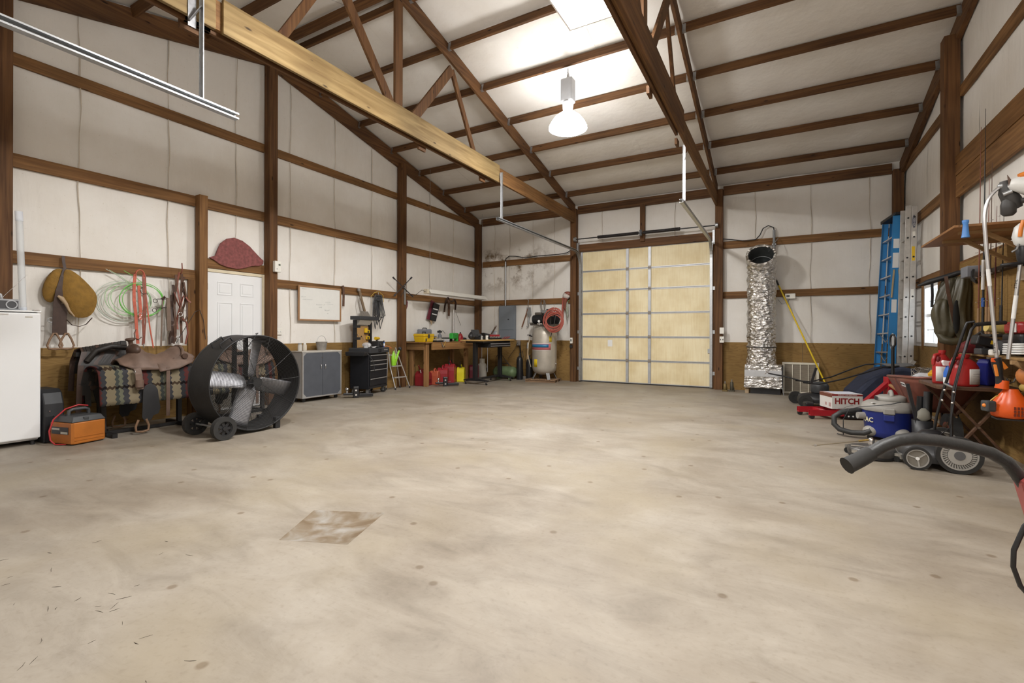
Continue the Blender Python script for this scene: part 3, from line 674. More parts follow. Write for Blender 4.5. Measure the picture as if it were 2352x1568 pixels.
# torsion spring over the door
t = Thing('torsion_spring', 'dark torsion spring shaft mounted above the roll-up door', 'spring', (-2.98,YB-0.21,3.72), world=True)
ys, zs = YB-0.21, 3.70
t.part('shaft', MB().cyl((-4.70,ys,zs),(-1.22,ys,zs),0.014,n=10), BLKMET)
for x0, x1 in ((-4.05,-3.02),(-2.90,-2.05)):
    pts = [(x0+(x1-x0)*i/400, ys+0.034*cos(i*0.9), zs+0.034*sin(i*0.9)) for i in range(401)]
    t.part('spring_coil', MB().tube(pts, 0.009, 5), mat('oiled_spring_steel',(0.05,0.045,0.045),0.4,0.6))
t.part('centre_bracket', MB().box(-2.985,-2.935,ys-0.03,YB-0.165,zs-0.07,zs+0.07), BLKMET)
for x in (-4.66,-1.26): t.part('cable_drum', MB().cyl((x-0.03,ys,zs),(x+0.03,ys,zs),0.055,n=18), GALV)
# ------------------------------------------------------------------ personnel door (left wall)
dm = mat('white_door_paint', (0.78,0.79,0.80), 0.38, 0, 0.02, 3)
d1y0, d1y1, d1z = 4.15, 5.06, 2.21
d1 = struct('door_1', MB().box(XL-0.028, XL-0.004, d1y0, d1y1, 0.01, d1z), dm, bevel=0.002)
d1['label'] = 'white six-panel door in the left wall'
for y0, y1, z0, z1 in ((0.16,0.40,1.86,2.07),(0.53,0.76,1.86,2.07),(0.16,0.40,0.98,1.74),(0.53,0.76,0.98,1.74),(0.16,0.40,0.16,0.86),(0.53,0.76,0.16,0.86)):
    y0 += d1y0; y1 += d1y0
    mb = MB().box(XL-0.004, XL+0.001, y0+0.035, y1-0.035, z0+0.035, z1-0.035)
    for a in ((y0,y1,z0,z0+0.012),(y0,y1,z1-0.012,z1),(y0,y0+0.012,z0+0.012,z1-0.012),(y1-0.012,y1,z0+0.012,z1-0.012)): mb.box(XL-0.004, XL+0.004, *a)
    mesh('raised_panel', mb, dm, d1, bevel=0.003)
JAMB = mat('pine_jamb', (0.66,0.58,0.42), 0.6, 0, 0.08, 8)
for a in ((4.105,4.148,0,2.26),(5.062,5.098,0,2.26),(4.148,5.062,2.212,2.26)): mesh('jamb', MB().box(XL-0.03, XL+0.012, a[0], a[1], a[2], a[3]), JAMB, d1, bevel=0.003)
for z in (0.3, 1.15, 1.98): mesh('hinge', MB().cyl((XL+0.006,4.152,z-0.05),(XL+0.006,4.152,z+0.05),0.008,n=8), BLKMET, d1)
mesh('knob', MB().lathe([(0.0,0.06),(0.026,0.05),(0.03,0.035),(0.015,0.02),(0.012,0.0)], (XL-0.003,5.0,0.98), 16, RY(pi/2)), CHROME, d1)
# ================================================================== LEFT WALL: freezer corner
FRZ = mat('freezer_enamel', (0.78,0.79,0.80), 0.3, 0, 0.015, 2)
t = Thing('upright_freezer', 'white upright freezer cut off by the left edge of the picture', 'freezer', (-7.5,1.73,0), world=True)
t.part('cabinet', MB().box(-7.66,-7.29,1.40,2.06,0.045,1.475), FRZ, bevel=0.012)
fd = t.part('door', MB().box(-7.285,-7.215,1.40,2.06,0.075,1.465), FRZ, bevel=0.014)
t.part('gasket', MB().box(-7.29,-7.285,1.41,2.05,0.08,1.46), mat('gasket_grey',(0.4,0.4,0.4),0.7))
t.part('top_cap', MB().box(-7.665,-7.22,1.395,2.065,1.475,1.492), FRZ, bevel=0.005)
t.part('hinge', MB().box(-7.27,-7.215,2.0,2.055,1.492,1.502), CHROME)
t.part('badge', MB().box(-7.2149,-7.212,1.93,1.99,1.415,1.425), mat('badge_grey',(0.5,0.47,0.4),0.3,0.5), fd)
t.part('lock', MB().box(-7.2149,-7.209,1.73,1.80,1.44,1.452), CHROME, fd)
for x in (-7.62,-7.28):
    for y in (1.45,2.01): t.part('foot', MB().cyl((x,y,0),(x,y,0.046),0.02,n=10), BLACK)
t = Thing('portable_radio', 'silver portable radio with carry handle on top of the freezer', 'radio', (-7.46,1.76,1.492), world=True)
SIL = mat('silver_plastic',(0.42,0.43,0.45),0.35,0.3)
t.part('body', MB().prism([(-0.06,0.0),(0.05,0.0),(0.065,0.02),(0.065,0.10),(0.05,0.125),(-0.06,0.125)], 1.58, 1.94, 'y', c=(-7.46,0,1.494)), SIL, bevel=0.012)
t.part('front_band', MB().box(-7.398,-7.392,1.60,1.925,1.512,1.60), mat('dark_speaker_cloth',(0.06,0.06,0.065),0.7))
t.part('speaker_ring', MB().ring((-7.3918,1.87,1.556),(-7.386,1.87,1.556),0.048,0.038,24), SIL)
t.part('handle', MB().tube([(-7.46,1.62,1.61),(-7.46,1.63,1.665),(-7.46,1.68,1.69),(-7.46,1.76,1.69),(-7.46,1.80,1.665),(-7.46,1.81,1.61)],0.014,8), SIL)
t.part('antenna', MB().cyl((-7.44,1.80,1.62),(-7.42,2.0,1.90),0.003,0.0018,n=6), CHROME)
t = Thing('plastic_tube', 'clear plastic lamp tube leaning against the post above the freezer', 'tube', (-7.63,2.03,1.4935), world=True)
t.part('tube', MB().ring((-7.628,2.025,1.4945),(-7.63,1.99,2.55),0.032,0.029,20), glass('clear_acrylic',(0.85,0.88,0.9),0.35,0.15))
t.part('end_cap', MB().cyl((-7.6298,1.991,2.53),(-7.63,1.986,2.64),0.034,n=18), glass('clear_cap',(0.8,0.85,0.95),0.5,0.2))
t.part('end_cap', MB().cyl((-7.628,2.025,1.494),(-7.6281,2.022,1.54),0.034,n=18), MATS['clear_cap'])
# black computer tower / speaker beside the freezer
t = Thing('computer_tower', 'black plastic computer tower on the floor beside the freezer', 'computer', (-7.45,2.17,0), world=True)
t.part('case', MB().prism([(-7.70,0.0),(-7.22,0.0),(-7.20,0.30),(-7.215,0.44),(-7.27,0.56),(-7.34,0.60),(-7.70,0.60)], 2.08, 2.26, 'y'), mat('gloss_black',(0.010,0.011,0.014),0.55,0,0.1), bevel=0.015)
t.part('drive_bay', MB().prism([(-7.204,0.30),(-7.217,0.435),(-7.212,0.437),(-7.199,0.30)], 2.10, 2.24, 'y'), mat('matte_black',(0.02,0.02,0.022),0.8))
for z, y in ((0.36,2.13),(0.30,2.16)): t.part('button', MB().cyl((-7.203,y,z),(-7.195,y,z),0.006,n=8), CHROME)
# orange battery pack
ORG = mat('orange_plastic',(0.42,0.135,0.018),0.5,0,0.1,9); DKG = mat('charcoal_plastic',(0.045,0.047,0.05),0.5,0,0.12,10)
t = Thing('battery_pack', 'orange jump-starter battery pack with charcoal lid and handle on the floor', 'battery pack', (-7.0,2.32,0), rz=0.22)
t.part('body', MB().prism([(-0.18,-0.17),(0.16,-0.17),(0.18,-0.15),(0.18,0.15),(0.16,0.17),(-0.18,0.17)],0.012,0.25,'z'), ORG, bevel=0.012)
lid = t.part('lid', MB().add([(-0.18,-0.17,0.252),(0.18,-0.17,0.252),(0.18,0.17,0.252),(-0.18,0.17,0.252),(-0.14,-0.14,0.315),(0.14,-0.14,0.315),(0.14,0.14,0.315),(-0.14,0.14,0.315)],[(0,3,2,1),(4,5,6,7),(0,1,5,4),(1,2,6,5),(2,3,7,6),(3,0,4,7)]), DKG, bevel=0.01)
t.part('handle', MB().tube([(0.0,-0.10,0.31),(0.0,-0.095,0.365),(0.0,-0.06,0.38),(0.0,0.06,0.38),(0.0,0.095,0.365),(0.0,0.10,0.31)],0.018,10), DKG, lid)
t.part('latch', MB().box(0.142,0.172,-0.05,0.0,0.25,0.30), DKG, lid, bevel=0.006)
t.part('label_plate', MB().box(-0.15,0.12,-0.1735,-0.1702,0.12,0.20), mat('label_black',(0.02,0.02,0.022),0.4))
t.part('label_stripe', MB().box(-0.14,-0.02,-0.1745,-0.1736,0.165,0.185).box(0.0,0.11,-0.1745,-0.1736,0.125,0.148), mat('label_silver',(0.5,0.5,0.45),0.4))
for z in (0.05,0.085): t.part('rib', MB().box(0.1805,0.185,-0.15,0.15,z,z+0.008), ORG)
solo('jumper_cable', MB().tube([(-7.05,2.42,0.40),(-7.04,2.33,0.42),(-7.05,2.22,0.385),(-7.06,2.12,0.28),(-7.03,2.075,0.16),(-7.01,2.08,0.06),(-6.98,2.11,0.012),(-6.93,2.15,0.010),(-6.90,2.18,0.010)],0.008,8), mat('red_cable',(0.42,0.02,0.025),0.4), 'thin red jumper cable looping from the orange battery pack to the floor', 'cable')
t = Thing('power_strip_box', 'small black charger with white label behind the orange battery pack', 'charger', (-7.1,2.545,0), world=True)
t.part('body', MB().box(-7.16,-7.06,2.51,2.575,0,0.20), BLACK, bevel=0.01); t.part('label', MB().box(-7.0595,-7.058,2.515,2.57,0.012,0.035), WHITE)
# ------------------------------------------------------------------ bareback pad
SUE = mat('ochre_suede',(0.23,0.125,0.022),0.9,0,0.22,14,0.5,40); LEA = mat('dark_leather',(0.045,0.022,0.014),0.55,0,0.25,16); TAN = mat('pale_leather',(0.40,0.29,0.18),0.7,0,0.12)
t = Thing('bareback_pad', 'ochre suede bareback riding pad hanging from the girt by its strap', 'riding pad', (-7.7,2.45,1.05), world=True)
def pad_surface(outline, xoff, bulge, nm, m):
    cy = sum(p[0] for p in outline)/len(outline); cz = sum(p[1] for p in outline)/len(outline)
    mb = MB(); rings = [(0,1.0),(0.012,0.94),(bulge*0.7,0.6),(bulge,0.25)]
    n = len(outline); V = []
    for dx, k in rings:
        for (y,z) in outline: V.append((xoff+dx+0.015*sin(z*9+y*4)*k, cy+(y-cy)*k, cz+(z-cz)*k))
    F = [(j*n+i,j*n+(i+1)%n,(j+1)*n+(i+1)%n,(j+1)*n+i) for j in range(len(rings)-1) for i in range(n)]+[tuple((len(rings)-1)*n+i for i in range(n))]
    mb.add(V,F,True); back = [(xoff-0.03,y,z) for (y,z) in outline]
    mb.add(V[:n]+back,[(i,(i+1)%n,n+(i+1)%n,n+i) for i in range(n)]); mb.add(back,[tuple(range(n))])
    return t.part(nm, mb, m, sub=1)
pad_surface([(2.40,2.05),(2.44,1.96),(2.40,1.80),(2.36,1.66),(2.30,1.60),(2.24,1.64),(2.215,1.76),(2.26,1.92),(2.33,2.03)], -7.74, 0.05, 'rear_flap', SUE)
pad_surface([(2.41,2.05),(2.50,2.02),(2.60,1.92),(2.70,1.79),(2.735,1.72),(2.73,1.58),(2.68,1.46),(2.60,1.43),(2.50,1.44),(2.44,1.52),(2.41,1.62),(2.35,1.69),(2.37,1.80),(2.40,1.95)], -7.70, 0.06, 'seat', SUE)
t.part('edging', MB().tube([(-7.665,2.34,1.695),(-7.655,2.37,1.67),(-7.645,2.41,1.60),(-7.645,2.44,1.52),(-7.65,2.49,1.45)],0.018,8,rs=[0.012,0.026,0.018,0.012,0.008]), TAN)
t.part('girth_strap', MB().strap([(-7.72,2.44,2.03),(-7.69,2.405,1.93),(-7.685,2.36,1.75),(-7.69,2.34,1.6),(-7.70,2.335,1.22)],0.075,0.01), LEA)
t.part('girth_strap', MB().strap([(-7.70,2.41,1.60),(-7.70,2.40,1.4),(-7.70,2.405,1.22)],0.065,0.01), LEA)
t.part('hanging_strap', MB().strap([(-7.69,2.43,1.41),(-7.69,2.48,1.345),(-7.69,2.55,1.325),(-7.69,2.62,1.355),(-7.69,2.68,1.44)],0.022,0.006,(1,0,0)), LEA)
t.part('hang_loop', MB().strap([(-7.77,2.42,2.20),(-7.755,2.42,2.13),(-7.73,2.425,2.03)],0.03,0.006), LEA)
STW = mat('worn_wood_stirrup',(0.22,0.13,0.075),0.6,0,0.15)
for yc in (2.32,2.43):
    pts = [(-7.69,yc-0.012,1.24),(-7.69,yc-0.045,1.17),(-7.69,yc-0.07,1.09),(-7.69,yc-0.055,1.055),(-7.69,yc,1.045),(-7.69,yc+0.055,1.055),(-7.69,yc+0.07,1.09),(-7.69,yc+0.045,1.17),(-7.69,yc+0.012,1.24)]
    t.part('stirrup', MB().tube(pts,0.012,8,closed=True), STW)
t.part('ring', MB().torus((-7.70,2.285,1.40),0.028,0.005,'x'), GALV)
# ------------------------------------------------------------------ rope coils
def rope_coil(label, cy, cz, R, x, m, loops, seed, sc=(1,0.88)):
    r = random.Random(seed); pts = []; n = 40
    for k in range(loops):
        oy, oz, rr = r.uniform(-0.025,0.025), r.uniform(-0.02,0.02), R*r.uniform(0.9,1.06)
        for i in range(n):
            a = 2*pi*i/n+pi/2; pts.append((x+0.008*sin(a*2+k)+0.007*k, cy+oy+rr*cos(a)*sc[0], cz+oz+rr*sin(a)*sc[1]))
    t = Thing('lariat_rope', label, 'rope', (x,cy,cz), world=True, group='lariat ropes hung on the wall')
    t.part('coil', MB().tube(pts,0.0045,6), m)
    t.part('tail', MB().tube([(x,cy+0.02,cz+R*0.88),(x,cy-0.10,cz+R*0.88+0.09),(x-0.005,cy-0.22,cz+R*0.88+0.16)],0.004,5), m)
ROPG = mat('lime_rope',(0.18,0.55,0.11),0.6,0,0.15); ROPW = mat('white_rope',(0.52,0.57,0.50),0.6,0,0.08); ROPP = mat('pale_green_rope',(0.42,0.60,0.36),0.6,0,0.1)
rope_coil('wide pale white lariat rope coil, leftmost of the coils on the left wall', 3.07,1.66,0.31,-7.77,ROPW,3,1)
rope_coil('pale green lariat rope coil, middle one behind the red halter', 3.10,1.70,0.25,-7.745,ROPP,3,2)
rope_coil('bright lime green lariat rope coil, nearest the hanging bridles', 3.25,1.69,0.27,-7.72,ROPG,4,3)
# ------------------------------------------------------------------ halter and bridles
RED = mat('red_nylon',(0.48,0.105,0.06),0.6,0,0.2,20); REDL = mat('chestnut_leather',(0.22,0.065,0.04),0.5,0,0.25,20); BRN = mat('brown_leather',(0.10,0.05,0.03),0.55,0,0.3,16); GRB = mat('grey_brown_leather',(0.16,0.11,0.08),0.65,0,0.2)
t = Thing('rope_halter', 'faded red leather halter and reins hanging in front of the green rope', 'halter', (-7.7,3.2,1.06), world=True)
t.part('crown_strap', MB().strap(arc((-7.70,3.205,2.03),0.055,pi,0,8,'yz',(1,1.6)),0.03,0.008,(1,0,0)), RED)
t.part('cheek_strap', MB().strap([(-7.70,3.15,2.05),(-7.695,3.135,1.85),(-7.69,3.135,1.68),(-7.69,3.155,1.5),(-7.69,3.165,1.28),(-7.69,3.18,1.10)],0.035,0.008), RED)
t.part('cheek_strap', MB().strap([(-7.70,3.245,2.05),(-7.69,3.25,1.85),(-7.685,3.255,1.62),(-7.69,3.24,1.4),(-7.69,3.25,1.2),(-7.69,3.24,1.08)],0.03,0.008), REDL)
t.part('nose_band', MB().strap([(-7.69,3.19,1.90),(-7.68,3.195,1.72),(-7.675,3.205,1.55),(-7.68,3.20,1.42)],0.035,0.008), RED)
t.part('lead_rein', MB().strap([(-7.70,3.25,2.08),(-7.69,3.265,1.85),(-7.69,3.29,1.6),(-7.69,3.325,1.3),(-7.69,3.365,1.04)],0.016,0.006), RED)
t.part('lead_rein', MB().strap([(-7.70,3.27,2.06),(-7.69,3.275,1.80),(-7.69,3.27,1.4),(-7.69,3.255,1.1)],0.014,0.006), REDL)
t.part('curved_strap', MB().strap([(-7.685,3.20,1.84),(-7.68,3.215,1.80),(-7.68,3.24,1.785),(-7.685,3.27,1.80)],0.018,0.006,(1,0,0)), BRN)
t.part('loop_strap', MB().tube([(-7.69,3.16,1.30),(-7.685,3.135,1.24),(-7.68,3.14,1.18),(-7.68,3.18,1.155),(-7.68,3.22,1.19)],0.006,6), BRN)
t.part('buckle', MB().torus((-7.675,3.20,1.50),0.022,0.005,'x',16,6).torus((-7.675,3.205,1.44),0.018,0.004,'x',16,6), CHROME)
t.part('snap', MB().cyl((-7.68,3.24,1.10),(-7.68,3.245,1.04),0.008,n=8), CHROME)
t = Thing('leather_bridle', 'bundle of dark brown leather bridles and reins hung from a metal hook', 'bridle', (-7.7,3.7,1.08), world=True)
t.part('hook', MB().tube([(-7.78,3.74,2.12),(-7.72,3.735,2.13),(-7.70,3.74,2.18),(-7.70,3.735,2.28)],0.008,6), REDL)
for (yy, zz0, zz1, wd, m_, s_) in ((3.655,2.10,1.12,0.03,BRN,1),(3.70,2.14,1.30,0.025,REDL,-1),(3.735,2.12,1.10,0.032,BRN,1),(3.77,2.08,1.45,0.028,BRN,-1),(3.62,1.95,1.10,0.035,LEA,1),(3.60,1.80,1.08,0.03,LEA,-1),(3.64,1.80,1.09,0.02,BRN,1)):
    pts = [(-7.72+0.02*sin(k*1.3+yy*9), yy+s_*0.014*sin(k*1.1), zz0+(zz1-zz0)*k/8) for k in range(9)]
    t.part('strap', MB().strap(pts,wd,0.008), m_)
t.part('brow_band', MB().strap([(-7.68,3.62,1.84),(-7.665,3.66,1.70),(-7.66,3.69,1.62),(-7.665,3.72,1.72),(-7.68,3.75,1.80)],0.028,0.008,(1,0,0)), REDL)
t.part('rein_loop', MB().tube([(-7.70,3.76,2.0),(-7.685,3.80,1.7),(-7.68,3.80,1.5),(-7.68,3.76,1.42),(-7.68,3.71,1.44)],0.013,8), BRN)
t.part('rein_loop', MB().tube([(-7.69,3.74,1.46),(-7.68,3.79,1.40),(-7.68,3.81,1.25),(-7.68,3.775,1.08)],0.012,8), REDL)
t.part('bit', MB().torus((-7.665,3.70,1.52),0.028,0.006,'x',16,6).cyl((-7.665,3.67,1.48),(-7.665,3.73,1.50),0.007,n=8), CHROME)
t.part('ring', MB().torus((-7.665,3.67,1.18),0.025,0.006,'x',16,6), CHROME)
t.part('curb_bit', MB().cyl((-7.66,3.40,1.725),(-7.67,3.58,1.735),0.006,n=6).torus((-7.66,3.375,1.70),0.026,0.004,'x',16,6).cyl((-7.66,3.39,1.60),(-7.67,3.58,1.615),0.006,n=6).torus((-7.66,3.365,1.565),0.026,0.004,'x',16,6), mat('dark_iron',(0.06,0.05,0.045),0.5,0.6))
t.part('wide_strap', MB().strap([(-7.69,3.47,1.72),(-7.67,3.50,1.765),(-7.66,3.535,1.74),(-7.66,3.545,1.5),(-7.66,3.55,1.28)],0.05,0.01), GRB)
t.part('thin_strap', MB().strap([(-7.68,3.475,1.72),(-7.68,3.465,1.4),(-7.68,3.455,1.05)],0.02,0.006), GRB)
t.part('keeper', MB().strap([(-7.66,3.77,1.78),(-7.66,3.80,1.73),(-7.655,3.835,1.70)],0.02,0.008), REDL)
solo('hanging_cord', MB().tube([(-7.70,3.66,1.10),(-7.70,3.80,1.36),(-7.70,3.92,1.57),(-7.69,3.98,1.60),(-7.685,4.03,1.45),(-7.68,4.06,1.15)],0.004,5), BLACK, 'thin black cord slung from the bridles past the door post', 'cord')
# ------------------------------------------------------------------ saddles on stands
def blanket_mat():
    m, nt, N, L, b = _nt('woven_saddle_blanket')
    tc = N.new('ShaderNodeTexCoord'); sp = N.new('ShaderNodeSeparateXYZ'); L.new(tc.outputs['Object'], sp.inputs[0])
    def M(op, a, bv=None):
        n = N.new('ShaderNodeMath'); n.operation = op
        if hasattr(a,'links'): L.new(a, n.inputs[0])
        else: n.inputs[0].default_value = a
        if bv is not None:
            if hasattr(bv,'links'): L.new(bv, n.inputs[1])
            else: n.inputs[1].default_value = bv
        return n.outputs[0]
    zz = M('PINGPONG', M('MULTIPLY', sp.outputs[2], 1.0), 0.03)
    yy = M('ADD', sp.outputs[1], M('MULTIPLY', zz, 0.6))
    fy = M('FRACT', M('MULTIPLY', yy, 2.1))
    r = N.new('ShaderNodeValToRGB'); r.color_ramp.interpolation = 'CONSTANT'; e = r.color_ramp.elements
    cols = [(0,(0.20,0.165,0.11)),(0.20,(0.035,0.035,0.038)),(0.32,(0.085,0.026,0.024)),(0.42,(0.035,0.035,0.038)),(0.52,(0.17,0.14,0.09)),(0.72,(0.05,0.055,0.05)),(0.80,(0.12,0.12,0.085)),(0.88,(0.045,0.045,0.05))]
    while len(e) < len(cols): e.new(0.5)
    for el,(p,c) in zip(e, cols): el.position = p; el.color = c+(1,)
    L.new(fy, r.inputs[0])
    zy = M('ADD', sp.outputs[2], M('MULTIPLY', M('PINGPONG', sp.outputs[1], 0.025), 0.8))
    fz = M('FRACT', M('MULTIPLY', zy, 4.4))
    r2 = N.new('ShaderNodeValToRGB'); r2.color_ramp.interpolation = 'CONSTANT'; e = r2.color_ramp.elements
    e[0].position = 0; e[0].color = (1,1,1,1); e[1].position = 0.72; e[1].color = (0.25,0.2,0.2,1); el = e.new(0.86); el.color = (1,1,1,1)
    L.new(fz, r2.inputs[0])
    mu = N.new('ShaderNodeMixRGB'); mu.blend_type = 'MULTIPLY'; mu.inputs[0].default_value = 1; L.new(r.outputs[0], mu.inputs[1]); L.new(r2.outputs[0], mu.inputs[2])
    L.new(mu.outputs[0], b.inputs['Base Color']); b.inputs['Roughness'].default_value = 0.95; b.inputs['Specular IOR Level'].default_value = 0.1; return m
BLK = blanket_mat()
SAD = mat('saddle_leather',(0.135,0.085,0.062),0.6,0,0.25,10,0.2,30); SADD = mat('saddle_leather_dark',(0.075,0.04,0.026),0.5,0,0.25,12); IRON = mat('stand_black_iron',(0.025,0.024,0.024),0.5,0.4)
def interp(tab, y):
    for (a, va), (b, vb) in zip(tab[:-1], tab[1:]):
        if a <= y <= b:
            s_ = (y-a)/(b-a); s_ = s_*s_*(3-2*s_); return va+(vb-va)*s_
    return tab[0][1] if y < tab[0][0] else tab[-1][1]
def saddle(loc, rz, label, slabel, blanket=True):
    """local: long axis y (0 = pommel, 0.78 = rear), x=0 centre line, front side +x"""
    s = Thing('saddle_stand', slabel, 'saddle stand', loc, rz, group='saddle stands along the left wall')
    s.part('top_rail', MB().beam((0,-0.25,0.80),(0,0.80,0.80),0.10,0.06), IRON)
    for y in (-0.18,0.66):
        s.part('post', MB().beam((0,y,0.05),(0,y,0.77),0.05,0.05), IRON)
        s.part('foot_bar', MB().beam((-0.30,y,0.025),(0.32,y,0.025),0.05,0.05), IRON)
    s.part('spreader', MB().beam((0,-0.155,0.026),(0,0.635,0.026),0.04,0.04), IRON)
    t = Thing('western_saddle', label, 'saddle', (loc[0],loc[1],loc[2]+0.84), rz, group='western saddles on stands')
    zt = [(-0.06,0.07),(0.0,0.09),(0.06,0.13),(0.12,0.20),(0.18,0.21),(0.27,0.145),(0.38,0.115),(0.48,0.15),(0.58,0.215),(0.64,0.22),(0.69,0.16),(0.80,0.11)]
    zl = [(-0.06,0.02),(0.0,-0.02),(0.08,-0.055),(0.30,-0.06),(0.50,-0.035),(0.66,0.02),(0.80,0.07)]
    hw = [(-0.06,0.12),(0.02,0.20),(0.12,0.25),(0.35,0.265),(0.6,0.25),(0.72,0.21),(0.80,0.10)]
    def fn(a, v):
        y = -0.06+0.86*a; u = v*2-1; top, low, w_ = interp(zt,y), interp(zl,y), interp(hw,y)
        return (w_*u*(1.0 if abs(u) < .5 else 1.0), y, top-(top-low)*abs(u)**1.9)
    t.part('seat', MB().grid(fn, 26, 20), SAD, solid=0.018, recalc=False)
    def fr(a, v):
        y = 0.34+0.40*a; u = v*2-1; top, low, w_ = interp(zt,y), interp(zl,y)-0.02, interp(hw,y)+0.022
        return (w_*u, y, top+0.004-(top-low)*abs(u)**1.9) if abs(u) > 0.55 else (w_*u, y, top+0.004-(top-low)*0.55**1.9*abs(u)/0.55)
    sk = MB()
    for sg in (1,-1):
        def fs(a, v, sg=sg):
            y = 0.30+0.46*a; u = 0.62+0.42*v; top, low, w_ = interp(zt,y), interp(zl,y), interp(hw,y)
            return (sg*(w_*u+0.016), y, top-(top-low)*u**1.9-0.012)
        sk.grid(fs, 10, 6)
    t.part('rear_skirt', sk, SAD, solid=0.01, recalc=False)
    t.part('pommel', MB().ball((0,0.13,0.185),0.115,16,10,(1.15,0.55,0.75)), SADD)
    hn = t.part('horn', MB().lathe([(0.035,0.20),(0.024,0.26),(0.024,0.30),(0.05,0.318),(0.055,0.33),(0.04,0.345),(0.001,0.348)],(0,0.135,0),18,RX(0.12)), SADD)
    t.part('cantle_roll', MB().tube([(-0.21,0.60,0.10),(-0.15,0.63,0.185),(-0.06,0.645,0.228),(0.06,0.645,0.228),(0.15,0.63,0.185),(0.21,0.60,0.10)],0.018,8), SAD)
    for sg in (1,-1):
        t.part('rosette', MB().cyl((sg*0.222,0.62,0.10),(sg*0.242,0.62,0.10),0.035,n=16), SADD)
        t.part('stirrup_leather', MB().strap([(sg*0.268,0.06,-0.03),(sg*0.285,0.07,-0.10),(sg*0.29,0.075,-0.2),(sg*0.295,0.085,-0.29)],0.075,0.012,(0,1,0)), SAD)
        t.part('stirrup_wrap', MB().cyl((sg*0.293,0.075,-0.17),(sg*0.293,0.075,-0.26),0.045,n=14), SAD)
        fe = [(0.10,-0.64),(0.11,-0.30),(0.13,-0.25),(0.18,-0.225),(0.24,-0.25),(0.27,-0.31),(0.285,-0.44),(0.30,-0.54),(0.28,-0.61),(0.22,-0.63),(0.20,-0.68),(0.13,-0.69)]
        t.part('fender', MB().prism(fe, sg*0.295, sg*0.309, 'x'), mat('black_rubber_flap',(0.022,0.022,0.024),0.6,0,0.1,12), bevel=0.004)
        pts = [(sg*0.31,0.06,-0.66),(sg*0.31,0.03,-0.74),(sg*0.31,0.035,-0.80),(sg*0.31,0.10,-0.815),(sg*0.31,0.165,-0.80),(sg*0.31,0.17,-0.74),(sg*0.31,0.14,-0.66)]
        t.part('stirrup', MB().tube(pts,0.014,8), STW)
        t.part('cinch_strap', MB().strap([(sg*0.275,0.40,-0.04),(sg*0.285,0.395,-0.3),(sg*0.285,0.395,-0.66)],0.042,0.008), SAD)
        t.part('d_ring', MB().torus((sg*0.285,0.03,-0.07),0.02,0.004,'y',14,6), CHROME)
    if blanket:
        bt = Thing('saddle_blanket', 'patterned cream, grey and maroon saddle blanket '+('hanging below the saddle left of the drum fan' if rz == 0 else 'seen through the drum fan'), 'blanket', (loc[0],loc[1],loc[2]+0.42), rz)
        def fb_(a, v):
            y = -0.30+1.02*a; s_ = v*2-1; ang = s_*pi/2
            if abs(s_) < 0.45: k = s_/0.45; return (0.20*sin(k*pi/2), y, 0.42-0.10*(1-cos(k*pi/2)))
            k = (abs(s_)-0.45)/0.55; return ((0.20+0.05*k+0.012*sin(a*14+k*3))*(1 if s_ > 0 else -1), y, 0.32-(0.36+0.05*a*0)*k)
        bt.part('cloth', MB().grid(fb_, 30, 24), BLK, solid=0.02, recalc=False)
    return t
saddle((-7.18,2.79,0), 0.0, 'brown western saddle with black fender on a patterned blanket, front of the left wall', 'black iron stand carrying the saddle nearest the orange battery pack')
saddle((-7.22,4.02,0), 0.0001, 'brown western saddle half hidden behind the big drum fan', 'black iron saddle stand behind the drum fan')
HARN = mat('black_harness_leather',(0.013,0.010,0.008),0.55,0,0.25,16)
# dark harness heap left of the blanket
t = Thing('harness_pile', 'heap of dark leather harness straps hanging left of the saddle blanket', 'harness', (-7.45,2.62,0), world=True)
t.part('rack', MB().beam((-7.52,2.45,0.98),(-7.52,2.95,0.98),0.08,0.05).beam((-7.52,2.7,0),(-7.52,2.7,0.96),0.05,0.05).beam((-7.62,2.7,0.02),(-7.35,2.7,0.02),0.05,0.04), IRON)
for k in range(14):
    yo = 2.46+0.032*k; lo = 0.28+0.07*((k*5)%7); r0 = 0.10+0.012*k
    pts = [(-7.60,yo-0.02,lo+0.25),(-7.60,yo,0.9),(-7.57,yo+0.03,1.03),(-7.50,yo+0.06,1.06+0.006*k),(-7.42,yo+0.05,1.01),(-7.37,yo,0.85),(-7.345,yo-0.02-0.008*k,0.6),(-7.345,yo-0.03,lo)]
    t.part('strap', MB().strap(pts,0.055+0.012*(k%3),0.012), HARN if k%5 else LEA)
t.part('girth_pad', MB().tube([(-7.37,2.52,0.9),(-7.34,2.60,1.03),(-7.34,2.75,1.08),(-7.34,2.9,1.06)],0.035,10), HARN)
